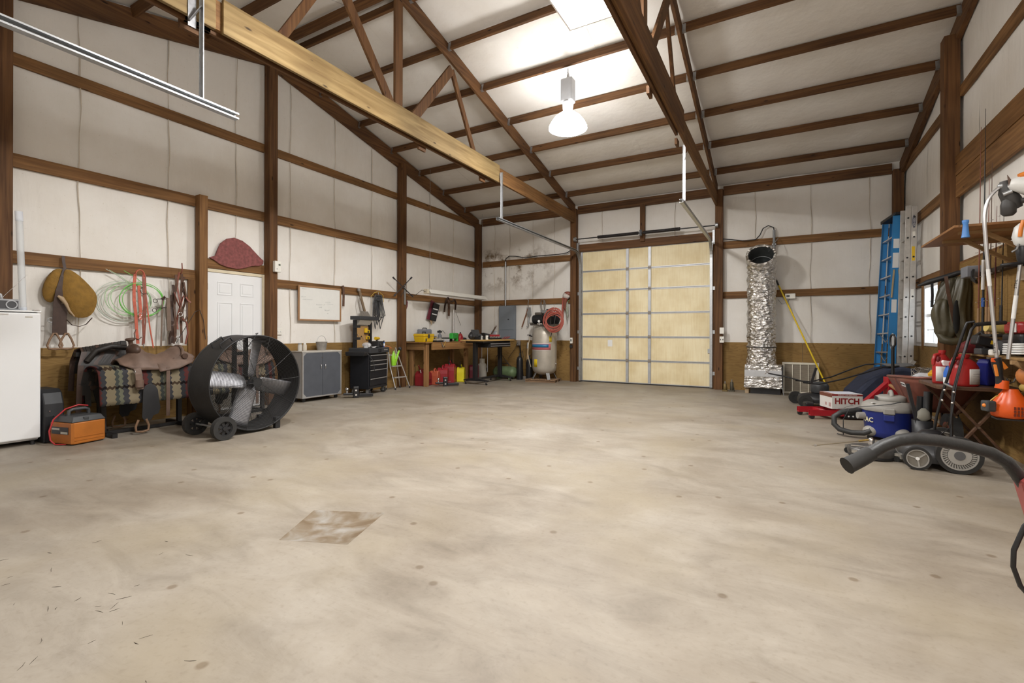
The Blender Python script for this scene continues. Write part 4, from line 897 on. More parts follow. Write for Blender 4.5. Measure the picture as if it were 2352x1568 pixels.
# ------------------------------------------------------------------ drum fan
DRUM = mat('drum_black',(0.016,0.016,0.017),0.55,0.1,0.25,7,0.15,50); BLADE = mat('fan_blade_galvanised',(0.36,0.36,0.38),0.48,0.7,0.15,9)
t = Thing('drum_fan', 'large black wheeled drum fan with galvanised blades', 'fan', (-5.97,3.67,0))
R = 0.595; zc = 0.625
def fx(x, ang, r): return (x, r*cos(ang), zc+r*sin(ang))
t.part('drum', MB().ring((-0.225,0,zc),(0.215,0,zc),R,R-0.012,56), DRUM)
t.part('front_rim', MB().torus((0.218,0,zc),R-0.004,0.010,'x',56,8), DRUM)
t.part('rear_rim', MB().torus((-0.228,0,zc),R-0.004,0.010,'x',56,8), DRUM)
WIRE = mat('grille_wire',(0.05,0.05,0.05),0.4,0.6)
for x, nm in ((0.228,'front_grille'),(-0.238,'rear_grille')):
    g = MB()
    for k in range(30): g.torus((x,0,zc),0.075+k*0.0172,0.0021,'x',48,4)
    g_o = t.part(nm, g, WIRE); g_o['kind'] = 'stuff'
    for k in range(10):
        a = 2*pi*k/10+0.05; t.part('grille_spoke', MB().cyl(fx(x+0.004,a,0.06),fx(x+0.004,a,R),0.003,n=6), WIRE)
t.part('hub', MB().cyl((0.10,0,zc),(0.222,0,zc),0.062,n=24), DRUM, bevel=0.006)
t.part('motor', MB().cyl((-0.20,0.0,zc-0.28),(-0.02,0.0,zc-0.28),0.085,n=20), DKG)
for yy in (-0.09,0.06): t.part('motor_strut', MB().box(-0.16,-0.12,yy-0.022,yy+0.022,zc-0.575,zc+0.575), DRUM)
t.part('cross_strut', MB().box(-0.16,-0.12,-0.066,0.036,zc+0.34,zc+0.38), DRUM)
t.part('axle', MB().cyl((-0.16,0,zc),(0.10,0,zc),0.02,n=12), GALV)
for a in (radians(79),radians(171),radians(-15),radians(-107)):
    d = Vector((0,cos(a),sin(a))); q = Vector((0,-sin(a),cos(a))); ax = Vector((1,0,0)); mb = MB(); c0 = Vector((0.06,0,zc))
    def fb(u, v, d=d, q=q):
        r = 0.06+0.49*u; wv = (0.075 if u < 0.12 else 0.105+0.01*u); s_ = (v-0.5)*2; tw = radians(38-10*u)
        p = q*(s_*wv*cos(tw))+ax*(s_*wv*sin(tw))+ax*(-0.018*(s_*s_))
        return c0+d*r+p
    t.part('blade', MB().grid(fb,8,8), BLADE, solid=0.004, recalc=False)
for x in (0.31,-0.30):
    wy = -0.475; w_ = t.part('wheel', MB().ring((x-0.035,wy,0.135),(x+0.035,wy,0.135),0.135,0.085,32), RUBBER, bevel=0.015)
    t.part('rim', MB().ring((x-0.025,wy,0.135),(x+0.025,wy,0.135),0.0845,0.075,28).cyl((x-0.03,wy,0.135),(x+0.032,wy,0.135),0.024,n=14), BLACK, w_)
    for k in range(7):
        a = 2*pi*k/7; t.part('wheel_spoke', MB().beam((x+0.012,wy+0.02*cos(a),0.135+0.02*sin(a)),(x+0.012,wy+0.077*cos(a),0.135+0.077*sin(a)),0.03,0.014,(1,0,0)), BLACK, w_)
t.part('wheel_axle', MB().cyl((-0.27,-0.475,0.135),(0.27,-0.475,0.135),0.012,n=10), GALV)
for x in (0.18,-0.18):
    t.part('wheel_bracket', MB().beam((x,-0.475,0.135),(x,-0.35,0.20),0.03,0.05), DRUM)
    t.part('foot', MB().box(x-0.03,x+0.03,0.25,0.32,0.0,0.15), BLACK, bevel=0.008)
for aa in (2.25,2.45):
    pass
t.part('carry_handle', MB().tube([fx(-0.06,2.30,R-0.002),fx(-0.06,2.28,R+0.05),fx(-0.06,2.05,R+0.05),fx(-0.06,2.03,R-0.002)],0.012,8), DRUM)
t.part('carry_handle', MB().tube([fx(0.12,2.30,R-0.002),fx(0.12,2.28,R+0.05),fx(0.12,2.05,R+0.05),fx(0.12,2.03,R-0.002)],0.012,8), DRUM)
t.part('power_cord', MB().tube([fx(-0.10,1.5,0.5),(0.05,-0.10,zc+0.35),fx(0.235,1.62,R+0.01),fx(0.20,1.55,R+0.03),fx(0.1,1.5,R+0.02)],0.005,6), DKG)
# ------------------------------------------------------------------ things around the white door
PLQ = mat('weathered_red_paint',(0.21,0.062,0.058),0.75,0,0.35,22,0.2,30)
pl = [(4.16,2.43),(4.24,2.40),(4.34,2.34),(4.46,2.31),(4.62,2.30),(4.74,2.33),(4.86,2.38),(5.0,2.40),(5.06,2.44),(5.07,2.50),(5.0,2.55),(4.92,2.62),(4.82,2.71),(4.70,2.78),(4.56,2.81),(4.44,2.77),(4.34,2.68),(4.29,2.56),(4.26,2.47)]
t = Thing('wooden_plaque', 'weathered dull red wooden cut-out plaque above the white door', 'plaque', (-7.79,4.62,2.30), world=True)
t.part('board', MB().prism(pl, -7.812, -7.785, 'x'), PLQ, bevel=0.008)
t = Thing('thermostat_box', 'cream thermostat box mounted on the post beside the white door', 'thermostat', (-7.65,5.22,2.31), world=True)
t.part('case', MB().box(-7.668,-7.60,5.155,5.275,2.31,2.50), WHPL, bevel=0.008); t.part('window', MB().box(-7.5995,-7.596,5.22,5.255,2.42,2.45), mat('grey_lcd',(0.12,0.13,0.10),0.3))
t.part('button', MB().cyl((-7.5995,5.19,2.36),(-7.594,5.19,2.36),0.007,n=8), DKG)
def switchplate(name, label, cat, x, y, z, w_, h_, n_, axis='x', toggles=True):
    t = Thing(name, label, cat, (x,y,z))
    if axis == 'x': t.part('plate', MB().box(0,0.008,-w_/2,w_/2,-h_/2,h_/2), WHPL, bevel=0.003)
    else: t.part('plate', MB().box(-w_/2,w_/2,-0.045,0,-h_/2,h_/2), WHPL, bevel=0.004)
    for k in range(n_):
        o = (k-(n_-1)/2)*0.046
        if axis == 'x': t.part('toggle', MB().box(0.0085,0.02,o-0.006,o+0.006,-0.012,0.012), WHITE)
        else: t.part('toggle', MB().box(o-0.008,o+0.008,-0.056,-0.0455,-0.014,0.014), DKG if not toggles else WHITE)
    return t
switchplate('light_switch','double light switch plate on the insulation right of the white door post','switch',-7.845,5.40,1.28,0.12,0.12,2)
# whiteboard
t = Thing('whiteboard', 'wood-framed whiteboard with faint handwriting on the left wall', 'whiteboard', (-7.79,6.23,1.5), world=True)
x0 = -7.775
t.part('panel', MB().box(x0-0.012,x0,5.765,6.69,1.515,2.115), mat('dry_erase_white',(0.74,0.74,0.71),0.25,0,0.02))
WFM = mat('light_oak_frame',(0.33,0.18,0.085),0.5)
for a in ((5.735,5.765,1.485,2.145),(6.69,6.72,1.485,2.145),(5.765,6.69,1.485,1.515),(5.765,6.69,2.115,2.145)): t.part('frame', MB().box(x0-0.015,x0+0.012,a[0],a[1],a[2],a[3]), WFM, bevel=0.003)
sc_ = MB(); r_ = random.Random(5)
for (yy,zz,n_,hh) in ((5.80,1.93,5,0.018),(5.83,1.885,4,0.02),(5.92,1.885,6,0.02),(6.13,1.80,7,0.025),(6.30,1.805,2,0.025),(6.19,1.755,4,0.03),(6.32,1.70,6,0.03),(6.34,1.86,6,0.012),(6.38,1.825,7,0.01),(6.38,1.64,2,0.02),(5.82,2.08,5,0.012)):
    pts = [(x0+0.001, yy+0.011*k+r_.uniform(-0.004,0.004), zz+(hh if k%2 else -hh)*r_.uniform(0.2,0.6)) for k in range(n_*2)]
    sc_.tube(pts,0.0014,4)
hw_ = t.part('handwriting', sc_, mat('faded_marker',(0.24,0.27,0.27),0.6)); hw_['kind'] = 'stuff'
# grey two-door cabinet
GRY = mat('slate_grey_laminate',(0.075,0.082,0.098),0.5,0,0.12,6); CABW = mat('cabinet_side_grey',(0.36,0.36,0.36),0.5); ALU = mat('aluminium_trim',(0.62,0.63,0.65),0.35,0.8)
t = Thing('storage_cabinet', 'low grey two-door storage cabinet with aluminium edges on casters', 'cabinet', (-7.63,6.01,0), world=True)
t.part('body', MB().box(-7.80,-7.462,5.58,6.45,0.075,0.905), CABW, bevel=0.003)
t.part('top', MB().box(-7.80,-7.44,5.57,6.46,0.9055,0.925), mat('pale_laminate',(0.50,0.47,0.42),0.4), bevel=0.003)
for k, (a, b_) in enumerate(((5.605,6.012),(6.018,6.425))):
    d_ = t.part('door', MB().box(-7.4615,-7.445,a,b_,0.10,0.89), GRY, bevel=0.002)
    yk = b_-0.045 if k == 0 else a+0.045
    t.part('handle', MB().tube([(-7.444,yk,0.585),(-7.42,yk,0.595),(-7.42,yk,0.665),(-7.444,yk,0.675)],0.006,6), CHROME, d_)
    for zc_ in (0.10,0.89):
        yc_ = a if k == 0 else b_; sg = 1 if k == 0 else -1; sz = 1 if zc_ < 0.5 else -1
        t.part('corner_plate', MB().prism([(yc_,zc_),(yc_+sg*0.06,zc_),(yc_,zc_+sz*0.06)],-7.4445,-7.442,'x'), ALU, d_)
for a in ((5.58,5.605,0.075,0.905),(6.425,6.45,0.075,0.905),(5.605,6.425,0.075,0.10),(5.605,6.425,0.89,0.905)): t.part('edge_trim', MB().box(-7.4615,-7.44,a[0],a[1],a[2],a[3]), ALU)
t.part('lock', MB().cyl((-7.4448,6.0,0.80),(-7.437,6.0,0.80),0.01,n=10), CHROME)
for x in (-7.74,-7.52):
    for y in (5.66,6.38): t.part('caster', MB().cyl((x-0.015,y,0.034),(x+0.015,y,0.034),0.034,n=14).box(x-0.02,x+0.02,y-0.02,y+0.02,0.06,0.0745), BLACK)
GJ = glass('jar_glass',(0.75,0.74,0.70),0.55,0.1)
for k, (yy, lab, mm) in enumerate(((5.66,'glass jar with metal lid on the grey cabinet, left of the pair',GJ),(5.76,'white and tan spray-paint can on the grey cabinet beside the glass jar',mat('can_tan',(0.55,0.50,0.42),0.4)))):
    t = Thing('jar' if k == 0 else 'paint_can', lab, 'jar' if k == 0 else 'can', (-7.62,yy,0.9255))
    t.part('body', MB().lathe([(0.036,0),(0.038,0.01),(0.038,0.10),(0.03,0.118),(0.03,0.122)],n=18), mm); t.part('lid', MB().cyl((0,0,0.1225),(0,0,0.14),0.032 if k == 0 else 0.022,n=16), GALV if k == 0 else WHITE)
t = Thing('galvanised_bucket', 'small galvanised bucket with wire bail on the grey cabinet', 'bucket', (-7.62,6.13,0.9255))
t.part('pail', MB().lathe([(0.075,0.0),(0.078,0.003),(0.105,0.16),(0.108,0.163),(0.103,0.163),(0.074,0.008)],n=24), mat('old_galvanised',(0.42,0.40,0.38),0.5,0.6,0.2,18))
t.part('bail', MB().tube([(0,0.105*cos(a),0.155+0.12*sin(a)) for a in [pi*i/12 for i in range(13)]],0.003,5), GALV)
# ================================================================== tool chest corner
CH = mat('tool_chest_black',(0.014,0.015,0.019),0.38,0.15,0.15,6); CHS = mat('tool_chest_top_grey',(0.035,0.037,0.042),0.5)
ang = math.atan2(0.21,0.78)
t = Thing('tool_chest', 'black rolling tool chest with five drawers and a pegboard hutch', 'tool chest', (-7.155,6.90,0), rz=ang)
# local: y along the front (0..0.76), x<0 towards the wall
W_, D_ = 0.72, 0.44
t.part('cabinet', MB().box(-D_,-0.02,0,W_,0.13,0.84), CH, bevel=0.006)
zd = [(0.715,0.815),(0.63,0.705),(0.525,0.62),(0.35,0.515),(0.19,0.34)]
for z0, z1 in zd:
    d_ = t.part('drawer', MB().box(-0.0195,0.0,0.025,W_-0.025,z0,z1), CH, bevel=0.004)
    t.part('pull', MB().box(0.0005,0.016,0.03,W_-0.03,z1-0.022,z1-0.004), ALU, d_, bevel=0.003)
t.part('base_rail', MB().box(-0.0195,-0.004,0.01,W_-0.01,0.135,0.18), CH, bevel=0.003)
tp = t.part('top_tray', MB().box(-D_-0.02,0.025,-0.03,W_+0.03,0.845,0.955), CHS, bevel=0.012)
t.part('name_plate', MB().box(0.0255,0.029,0.52,0.67,0.895,0.918), ALU, tp)
t.part('latch_recess', MB().box(0.0255,0.028,0.29,0.42,0.865,0.935), CH, tp, bevel=0.004)
t.part('lock', MB().cyl((0.0282,0.335,0.895),(0.034,0.335,0.895),0.012,n=12), CHROME, tp)
t.part('side_tray', MB().prism([(-0.40,0.80),(-0.02,0.80),(0.02,0.86),(0.02,0.885),(-0.42,0.885),(-0.42,0.83)],-0.20,-0.035,'y'), BLACK, bevel=0.01)
t.part('side_handle', MB().tube([(-0.02,-0.11,0.86),(0.02,-0.10,0.84),(0.045,-0.04,0.78),(0.06,0.05,0.68),(0.055,0.10,0.50)],0.006,6), DKG)
hz = 0.957
for y in (0.03,0.60): t.part('hutch_post', MB().box(-0.40,-0.335,y,y+0.055,hz,1.52), CH, bevel=0.004)
t.part('pegboard', MB().box(-0.40,-0.39,0.086,0.60,hz,1.40), mat('pegboard_tan',(0.40,0.235,0.09),0.7,0,0.08,5))
t.part('hutch_shelf', MB().box(-0.43,-0.20,-0.02,0.70,1.525,1.60), CHS, bevel=0.008)
t.part('shelf_light', MB().prism([(-0.36,1.52),(-0.28,1.52),(-0.34,1.43),(-0.36,1.43)],0.11,0.58,'y'), WHITE)
for z in (1.36,1.12): t.part('side_hook', MB().box(-0.38,-0.22,0.005,0.028,z,z+0.05), BLACK)
for x in (-0.07,-0.38):
    for y in (0.06,0.66):
        c_ = t.part('caster', MB().cyl((x,y-0.02,0.055),(x,y+0.02,0.055),0.055,n=18), RUBBER)
        t.part('caster_fork', MB().box(x-0.03,x+0.03,y-0.032,y-0.0225,0.04,0.13).box(x-0.03,x+0.03,y+0.0225,y+0.032,0.04,0.13).box(x-0.03,x+0.03,y-0.032,y+0.032,0.112,0.1295), GALV, c_)
def chw(lx, ly, z):      # tool-chest local -> world
    return (-7.155+lx*cos(ang)-ly*sin(ang), 6.90+lx*sin(ang)+ly*cos(ang), z)
YEL = mat('yellow_plastic',(0.72,0.46,0.015),0.42,0,0.06,8); GLS = glass('clear_plastic_bag',(0.8,0.82,0.84),0.42,0.2)
for k, (ly, z, lab) in enumerate(((0.46,1.26,'yellow tape measure hung on the pegboard, upper left'),(0.535,1.25,'yellow cordless stapler hung on the pegboard, upper right'),(0.53,1.12,'yellow blow moulded bit case hung low on the pegboard'))):
    o = Thing(['tape_measure','stapler','bit_case'][k], lab, ['tape measure','stapler','case'][k], chw(-0.35,ly,z), rz=ang)
    if k == 0: o.part('body', MB().prism([(-0.04,0),(0.04,0),(0.04,0.06),(0.02,0.10),(-0.03,0.10),(-0.04,0.08)],-0.035,0.01,'x'), YEL, bevel=0.01); o.part('grip', MB().box(-0.036,0.013,-0.03,0.03,-0.02,-0.001), BLACK)
    else: o.part('body', MB().box(-0.035,0.01,-0.045,0.045,0,0.07), YEL, bevel=0.008); o.part('grip', MB().box(0.0105,0.02,-0.045,-0.01,0.01,0.055), BLACK)
for k, (ly, z, L_) in enumerate(((0.18,1.22,0.10),(0.32,1.18,0.08))):
    o = Thing('hand_drill_bit', ['silver chisel tool stuck on the pegboard near its left edge','black handled awl stuck in the middle of the pegboard'][k], 'hand tool', chw(-0.375,ly,z), rz=ang)
    o.part('shaft', MB().cyl((0,0,0),(0.02,0.04,-0.05),0.006,n=8), CHROME); o.part('handle', MB().cyl((-0.004,-0.012,0.012),(-0.0,-0.001,0.0005),0.012,n=10), BLACK if k else CHROME)
# clutter on the chest top
o = Thing('parts_bag', 'clear plastic bag of orange and white parts on the tool chest', 'bag', chw(-0.17,0.17,0.956), rz=ang)
o.part('bag', MB().ball((0,0,0.055),0.09,14,8,(1.0,1.25,0.62)), GLS); o.part('orange_part', MB().box(-0.04,0.03,-0.06,0.0,0.03,0.08), mat('orange_red',(0.6,0.15,0.03),0.5), bevel=0.01); o.part('white_part', MB().cyl((0.02,0.05,0.01),(0.02,0.05,0.08),0.025,n=12), WHITE)
o = Thing('plastic_tub', 'small clear plastic tub left on the tool chest beside the parts bag', 'tub', chw(-0.12,0.06,0.956), rz=ang)
o.part('tub', MB().lathe([(0.04,0),(0.05,0.07),(0.055,0.072),(0.048,0.07),(0.038,0.004)],n=16), GLS)
o = Thing('instruction_sheet', 'crumpled white paper sheet on the front of the tool chest top', 'paper', chw(-0.10,0.34,0.9565), rz=ang)
o.part('sheet', MB().grid(lambda a,b: (-0.07+0.14*a, -0.11+0.22*b, 0.012+0.010*sin(a*5)*cos(b*6)),8,8), WHITE, solid=0.001, recalc=False)
o = Thing('battery_charger', 'black battery charger box on the right of the tool chest top', 'charger', chw(-0.14,0.53,0.956), rz=ang)
o.part('body', MB().box(-0.09,0.09,-0.09,0.12,0,0.13), BLACK, bevel=0.02); o.part('dial', MB().cyl((0.0905,-0.03,0.07),(0.102,-0.03,0.07),0.022,n=14), DKG); o.part('badge', MB().cyl((0.0905,0.03,0.04),(0.095,0.03,0.04),0.012,n=12), CHROME)
o = Thing('cordless_drill', 'black and yellow cordless drill behind the charger on the tool chest', 'drill', chw(-0.25,0.70,0.956), rz=ang+0.1)
o.part('handle', MB().beam((0,0,0.07),(0,0.02,0.15),0.04,0.05), BLACK, bevel=0.008); o.part('battery', MB().box(-0.04,0.04,-0.04,0.06,0,0.065), BLACK, bevel=0.006); o.part('motor', MB().cyl((0,-0.06,0.185),(0,0.10,0.185),0.035,0.03,n=14), YEL); o.part('chuck', MB().cyl((0,0.101,0.185),(0,0.15,0.185),0.02,0.012,n=12), BLACK)
o = Thing('spray_can', 'small blue and white spray can on the right end of the tool chest', 'can', chw(-0.08,0.70,0.956), rz=ang)
o.part('body', MB().cyl((0,0,0),(0,0,0.11),0.024,n=14), mat('blue_can',(0.03,0.12,0.38),0.35)); o.part('band', MB().ring((0,0,0.03),(0,0,0.08),0.0246,0.0242,14), WHITE); o.part('cap', MB().cyl((0,0,0.1105),(0,0,0.14),0.015,n=12), BLACK)
o = Thing('orange_power_lead', 'short orange cord hanging over the right edge of the tool chest', 'cord', chw(0,0.75,0.93), world=True)
o.part('cable', MB().tube([chw(-0.05,0.66,0.964),chw(-0.02,0.71,0.985),chw(0.03,0.76,0.96),chw(0.06,0.80,0.925),chw(0.02,0.86,0.925),chw(-0.05,0.84,0.93)],0.006,6), mat('orange_vinyl',(0.65,0.16,0.05),0.5)); o.part('plug', MB().cyl(chw(-0.05,0.84,0.93),chw(-0.09,0.83,0.935),0.011,n=8), BLACK)
# trailer hitch ball mounts on the floor
def hitch(loc, rz, label, sc=1.0):
    o = Thing('hitch_ball_mount', label, 'trailer hitch', loc, rz, group='adjustable trailer hitches on the floor')
    o.part('shank', MB().obox((0.22*sc,0,0.05*sc),(0.26*sc,0.07*sc,0.06*sc)), BLKMET, bevel=0.006)
    o.part('upright', MB().box(-0.02*sc,0.085*sc,-0.05*sc,0.05*sc,0.0,0.22*sc), BLKMET, bevel=0.01)
    o.part('ball_platform', MB().box(-0.20*sc,-0.022*sc,-0.05*sc,0.05*sc,0.06*sc,0.10*sc), BLKMET, bevel=0.008)
    o.part('ball', MB().cyl((-0.13*sc,0,0.10*sc),(-0.13*sc,0,0.14*sc),0.02*sc,n=12).ball((-0.13*sc,0,0.17*sc),0.034*sc), CHROME)
    for z in (0.06,0.15): o.part('bolt', MB().cyl((0.03*sc,-0.066*sc,z*sc),(0.03*sc,-0.0505*sc,z*sc),0.018*sc,n=10), CHROME)
    o.part('pin', MB().tube([(0.10*sc,-0.055*sc,0.115*sc),(0.16*sc,-0.04*sc,0.12*sc),(0.17*sc,0.05*sc,0.12*sc)],0.008*sc,6), CHROME)
hitch((-7.20,6.55,0), 0.9, 'black adjustable trailer hitch on the floor in front of the tool chest')
hitch((-6.95,9.05,0), 0.75, 'black trailer hitch with chrome ball on the floor before the workbench')
# step ladder with lime funnel
t = Thing('step_ladder', 'narrow aluminium folding step ladder beside the tool chest', 'ladder', (-7.5,8.05,0), world=True)
fa, fb2 = [(-7.36,7.86),(-7.40,8.30)], [(-7.70,7.86),(-7.70,8.14)]
ALT = mat('ladder_aluminium',(0.66,0.66,0.67),0.35,0.8)
A0, A1, B0, B1 = (-7.40,7.90,0.03), (-7.40,8.36,0.03), (-7.62,7.84,0.03), (-7.62,8.36,0.03)
TL, TR = (-7.52,7.80,0.93), (-7.52,8.02,0.93)
for a, b_ in ((A0,(-7.52,7.86,0.50)),(A1,TR)): t.part('rail', MB().tube([a,b_],0.013,8), ALT)
t.part('rail', MB().tube([(-7.52,7.86,0.50),TL],0.013,8), ALT)
for a, b_ in ((B0,TL),((-7.64,8.30,0.03),TR)): t.part('rear_rail', MB().tube([a,b_],0.011,8), ALT)
for z, y0, y1, x in ((0.27,7.88,8.27,-7.445),(0.52,7.855,8.17,-7.49),(0.77,7.83,8.08,-7.515)): t.part('tread', MB().box(x-0.04,x+0.04,y0,y1,z-0.012,z+0.012), ALT, bevel=0.004)
for p in (A0,A1,B0,(-7.64,8.30,0.03)): t.part('rubber_foot', MB().cyl((p[0],p[1],0),(p[0],p[1],0.045),0.018,n=10), RUBBER)
LIME = mat('lime_plastic',(0.28,0.62,0.03),0.42,0,0.05)
t = Thing('pump_sprayer', 'lime green hand sprayer with black nozzle standing on the step ladder', 'sprayer', (-7.48,7.93,0.533))
t.part('tank', MB().lathe([(0.05,0),(0.07,0.02),(0.07,0.20),(0.045,0.27),(0.025,0.30),(0.025,0.33)],n=18,sx=0.6), LIME)
t.part('spout', MB().tube([(0,0.045,0.07),(0,0.10,0.20),(0.0,0.17,0.33)],0.026,10,rs=[0.03,0.026,0.018]), LIME)
t.part('nozzle', MB().ball((0,0.195,0.37),0.045,12,8), BLACK)
t.part('strap', MB().tube([(0.03,-0.03,0.30),(0.035,-0.02,0.36),(0.045,-0.005,0.25),(0.045,0.01,0.15)],0.005,5), mat('cream_cord',(0.7,0.66,0.5),0.6))
# ================================================================== wooden workbench
BW = wood('bench_pine_y','y',(0.40,0.22,0.085),(0.22,0.11,0.04)); BWZ = wood('bench_pine_z','z',(0.36,0.20,0.085),(0.18,0.09,0.035)); BWX = wood('bench_pine_x','x',(0.30,0.17,0.07),(0.16,0.085,0.035))
t = Thing('workbench', 'sturdy wooden workbench along the left wall under the hanging shop light', 'workbench', (-7.5,9.55,0), world=True)
t.part('top', MB().box(-7.80,-7.17,8.66,10.62,1.02,1.045), BW, bevel=0.003)
t.part('front_apron', MB().box(-7.215,-7.175,8.90,10.60,0.86,1.0195), BW, bevel=0.003)
t.part('side_apron', MB().box(-7.80,-7.28,8.70,8.74,0.86,1.0195), BWX, bevel=0.003)
for x, y in ((-7.235,8.78),(-7.235,10.40),(-7.72,8.80),(-7.72,10.40)): t.part('leg', MB().box(x-0.045,x+0.045,y-0.045,y+0.045,0,1.0195) if x < -7.5 else MB().box(x-0.07,x+0.015,y-0.05,y+0.05,0,1.0195), BWZ, bevel=0.004)
# gas cans
def gas_can(loc, rz, label, m, h=0.34, w_=0.26, d_=0.20, spout=True, grip=True, nm='gas_can'):
    o = Thing(nm, label, 'gas can', loc, rz, group='fuel cans under the workbench')
    hw_, hd = w_/2, d_/2
    prof = [(-hw_,0.0),(hw_,0.0),(hw_,h*0.60),(hw_*0.8,h*0.86),(hw_*0.35,h*0.93),(-hw_*0.5,h*0.96),(-hw_*0.9,h*0.82),(-hw_,h*0.62)]
    b_ = o.part('body', MB().prism(prof,-hd,hd,'x'), m, bevel=0.022)
    o.part('handle', MB().tube([(0,-hw_*0.75,h*0.88),(0,-hw_*0.55,h*1.03),(0,0.0,h*1.09),(0,hw_*0.55,h*1.0),(0,hw_*0.72,h*0.84)],0.020,8), m)
    if grip: o.part('recess_shade', MB().box(hd-0.004,hd+0.003,-hw_*0.1,hw_*0.68,h*0.16,h*0.42), mat(m.name+'_shade',tuple(c*0.55 for c in m['c']),0.5), b_, bevel=0.01)  # shade of the side recess painted as a plate in darkened can colour
    if spout: o.part('cap', MB().cyl((0,-hw_*0.62,h*0.90),(0,-hw_*0.70,h*1.02),0.025,n=12), BLACK); o.part('spout', MB().cyl((0,-hw_*0.70,h*1.02),(0.01,-hw_*1.5,h*1.35),0.013,0.010,n=8), BLACK)
    return o
def cm(name, c, r=0.45):
    m = mat(name, c, r, 0, 0.1, 7); m['c'] = c; return m
GR1, GR2, GR3 = cm('red_can_dull',(0.21,0.012,0.016)), cm('red_can',(0.28,0.016,0.022)), cm('red_can_dark',(0.17,0.008,0.02)); GOR = cm('faded_orange_can',(0.40,0.085,0.04)); GYE = cm('yellow_can',(0.72,0.62,0.02))
g1 = gas_can((-7.48,8.94,0),0.2,'dull red gas can with long red spout at the left end under the workbench',GR1,0.36,0.34,0.30,False)
g1.part('spout', MB().cyl((0,-0.12,0.30),(0.02,-0.20,0.40),0.012,n=8), WHITE); g1.part('spout_tip', MB().cyl((0.02,-0.20,0.40),(0.05,-0.33,0.50),0.016,0.012,n=8), GR1)
gas_can((-7.36,9.23,0),0.3,'faded orange gas can standing right behind the bench leg',GOR,0.36,0.20,0.22,False,False)
gas_can((-7.33,9.51,0),0.5,'red gas can with moulded side grip, third from the left under the workbench',GR2,0.42,0.28,0.26,False)
gas_can((-7.36,9.84,0),0.45,'tall red gas can with black spout beside the yellow can',GR2,0.50,0.30,0.26)
gas_can((-7.24,10.15,0),0.4,'yellow diesel can under the workbench between red cans',GYE,0.40,0.22,0.20,True,False)
gas_can((-7.53,10.22,0),0.3,'dark red gas can behind the yellow can and the bench leg',GR3,0.42,0.26,0.24)
gas_can((-7.32,10.86,0),0.6,'deep red gas can behind the black adjustable bench leg',GR3,0.42,0.28,0.26,False)
t = Thing('propane_tank', 'small white gas cylinder beside the rightmost red can', 'gas cylinder', (-7.28,11.22,0))
t.part('tank', MB().lathe([(0.10,0),(0.125,0.03),(0.13,0.08),(0.13,0.34),(0.11,0.40),(0.05,0.44)],n=22), WHPL); t.part('collar', MB().ring((0,0,0.43),(0,0,0.55),0.075,0.07,20), WHPL); t.part('valve', MB().cyl((0,0,0.44),(0,0,0.53),0.022,n=10), GALV)
t.part('label', MB().prism([(0.02,0.2),(0.10,0.2),(0.10,0.3),(0.02,0.3)],0.122,0.128,'x'), BLACK)
# ------------------------------------------------------------------ things on the workbench
ZB = 1.0465
t = Thing('yellow_toolbox', 'yellow plastic toolbox with grey latch and handle on the workbench', 'toolbox', (-7.40,8.86,ZB), rz=0.12)
t.part('tub', MB().add([(-0.13,-0.19,0),(0.13,-0.19,0),(0.13,0.19,0),(-0.13,0.19,0),(-0.15,-0.22,0.13),(0.15,-0.22,0.13),(0.15,0.22,0.13),(-0.15,0.22,0.13)],[(0,3,2,1),(4,5,6,7),(0,1,5,4),(1,2,6,5),(2,3,7,6),(3,0,4,7)]), YEL, bevel=0.012)
t.part('lid', MB().box(-0.155,0.155,-0.225,0.225,0.132,0.195), YEL, bevel=0.018)
t.part('handle', MB().tube([(0,-0.07,0.19),(0,-0.065,0.235),(0,0.065,0.235),(0,0.07,0.19)],0.012,8), DKG)
t.part('latch', MB().box(0.1555,0.168,-0.07,-0.0,0.10,0.185), DKG, bevel=0.004); t.part('sticker', MB().box(0.1405,0.143,-0.15,-0.10,0.02,0.09), DKG)
GC = mat('grey_case_plastic',(0.22,0.23,0.26),0.5,0,0.06)
t = Thing('tool_case', 'grey blow-moulded tool case standing upright behind the yellow toolbox', 'tool case', (-7.68,9.22,ZB))
t.part('shell', MB().box(-0.06,0.06,-0.23,0.22,0,0.31), GC, bevel=0.03); t.part('handle', MB().tube([(0,-0.08,0.305),(0,-0.06,0.335),(0,0.06,0.335),(0,0.08,0.305)],0.011,8), DKG); t.part('relief', MB().box(0.0605,0.066,-0.15,0.14,0.08,0.24), GC, bevel=0.004)
t = Thing('socket_tray', 'open black case of small sockets on the workbench edge', 'case', (-7.27,9.23,ZB))
t.part('base', MB().box(-0.08,0.08,-0.15,0.12,0,0.035), BLACK, bevel=0.005)
t.part('lower_tray', MB().box(-0.075,0.075,-0.145,0.115,0.0355,0.075), mat('clear_tray',(0.4,0.38,0.33),0.3), bevel=0.004)
for k in range(6): t.part('socket', MB().cyl((0.03,-0.12+0.04*k,0.0755),(0.03,-0.12+0.04*k,0.10),0.013,n=8), CHROME)
t = Thing('plastic_organizer', 'clear plastic organizer box with white lid beside the socket case', 'box', (-7.265,9.47,ZB)); t.part('box', MB().box(-0.09,0.09,-0.09,0.10,0,0.06), glass('frosted_plastic',(0.6,0.6,0.62),0.75,0.3), bevel=0.006); t.part('lid', MB().box(-0.092,0.092,-0.092,0.102,0.0605,0.07), WHPL)
t = Thing('flat_case', 'long flat black tool case lying on the workbench', 'case', (-7.50,9.68,ZB)); t.part('shell', MB().box(-0.12,0.12,-0.22,0.28,0,0.10), BLACK, bevel=0.012); t.part('latch', MB().box(0.1205,0.13,-0.05,0.05,0.03,0.07), DKG)
GRN = mat('green_plastic',(0.035,0.40,0.05),0.42,0,0.06)
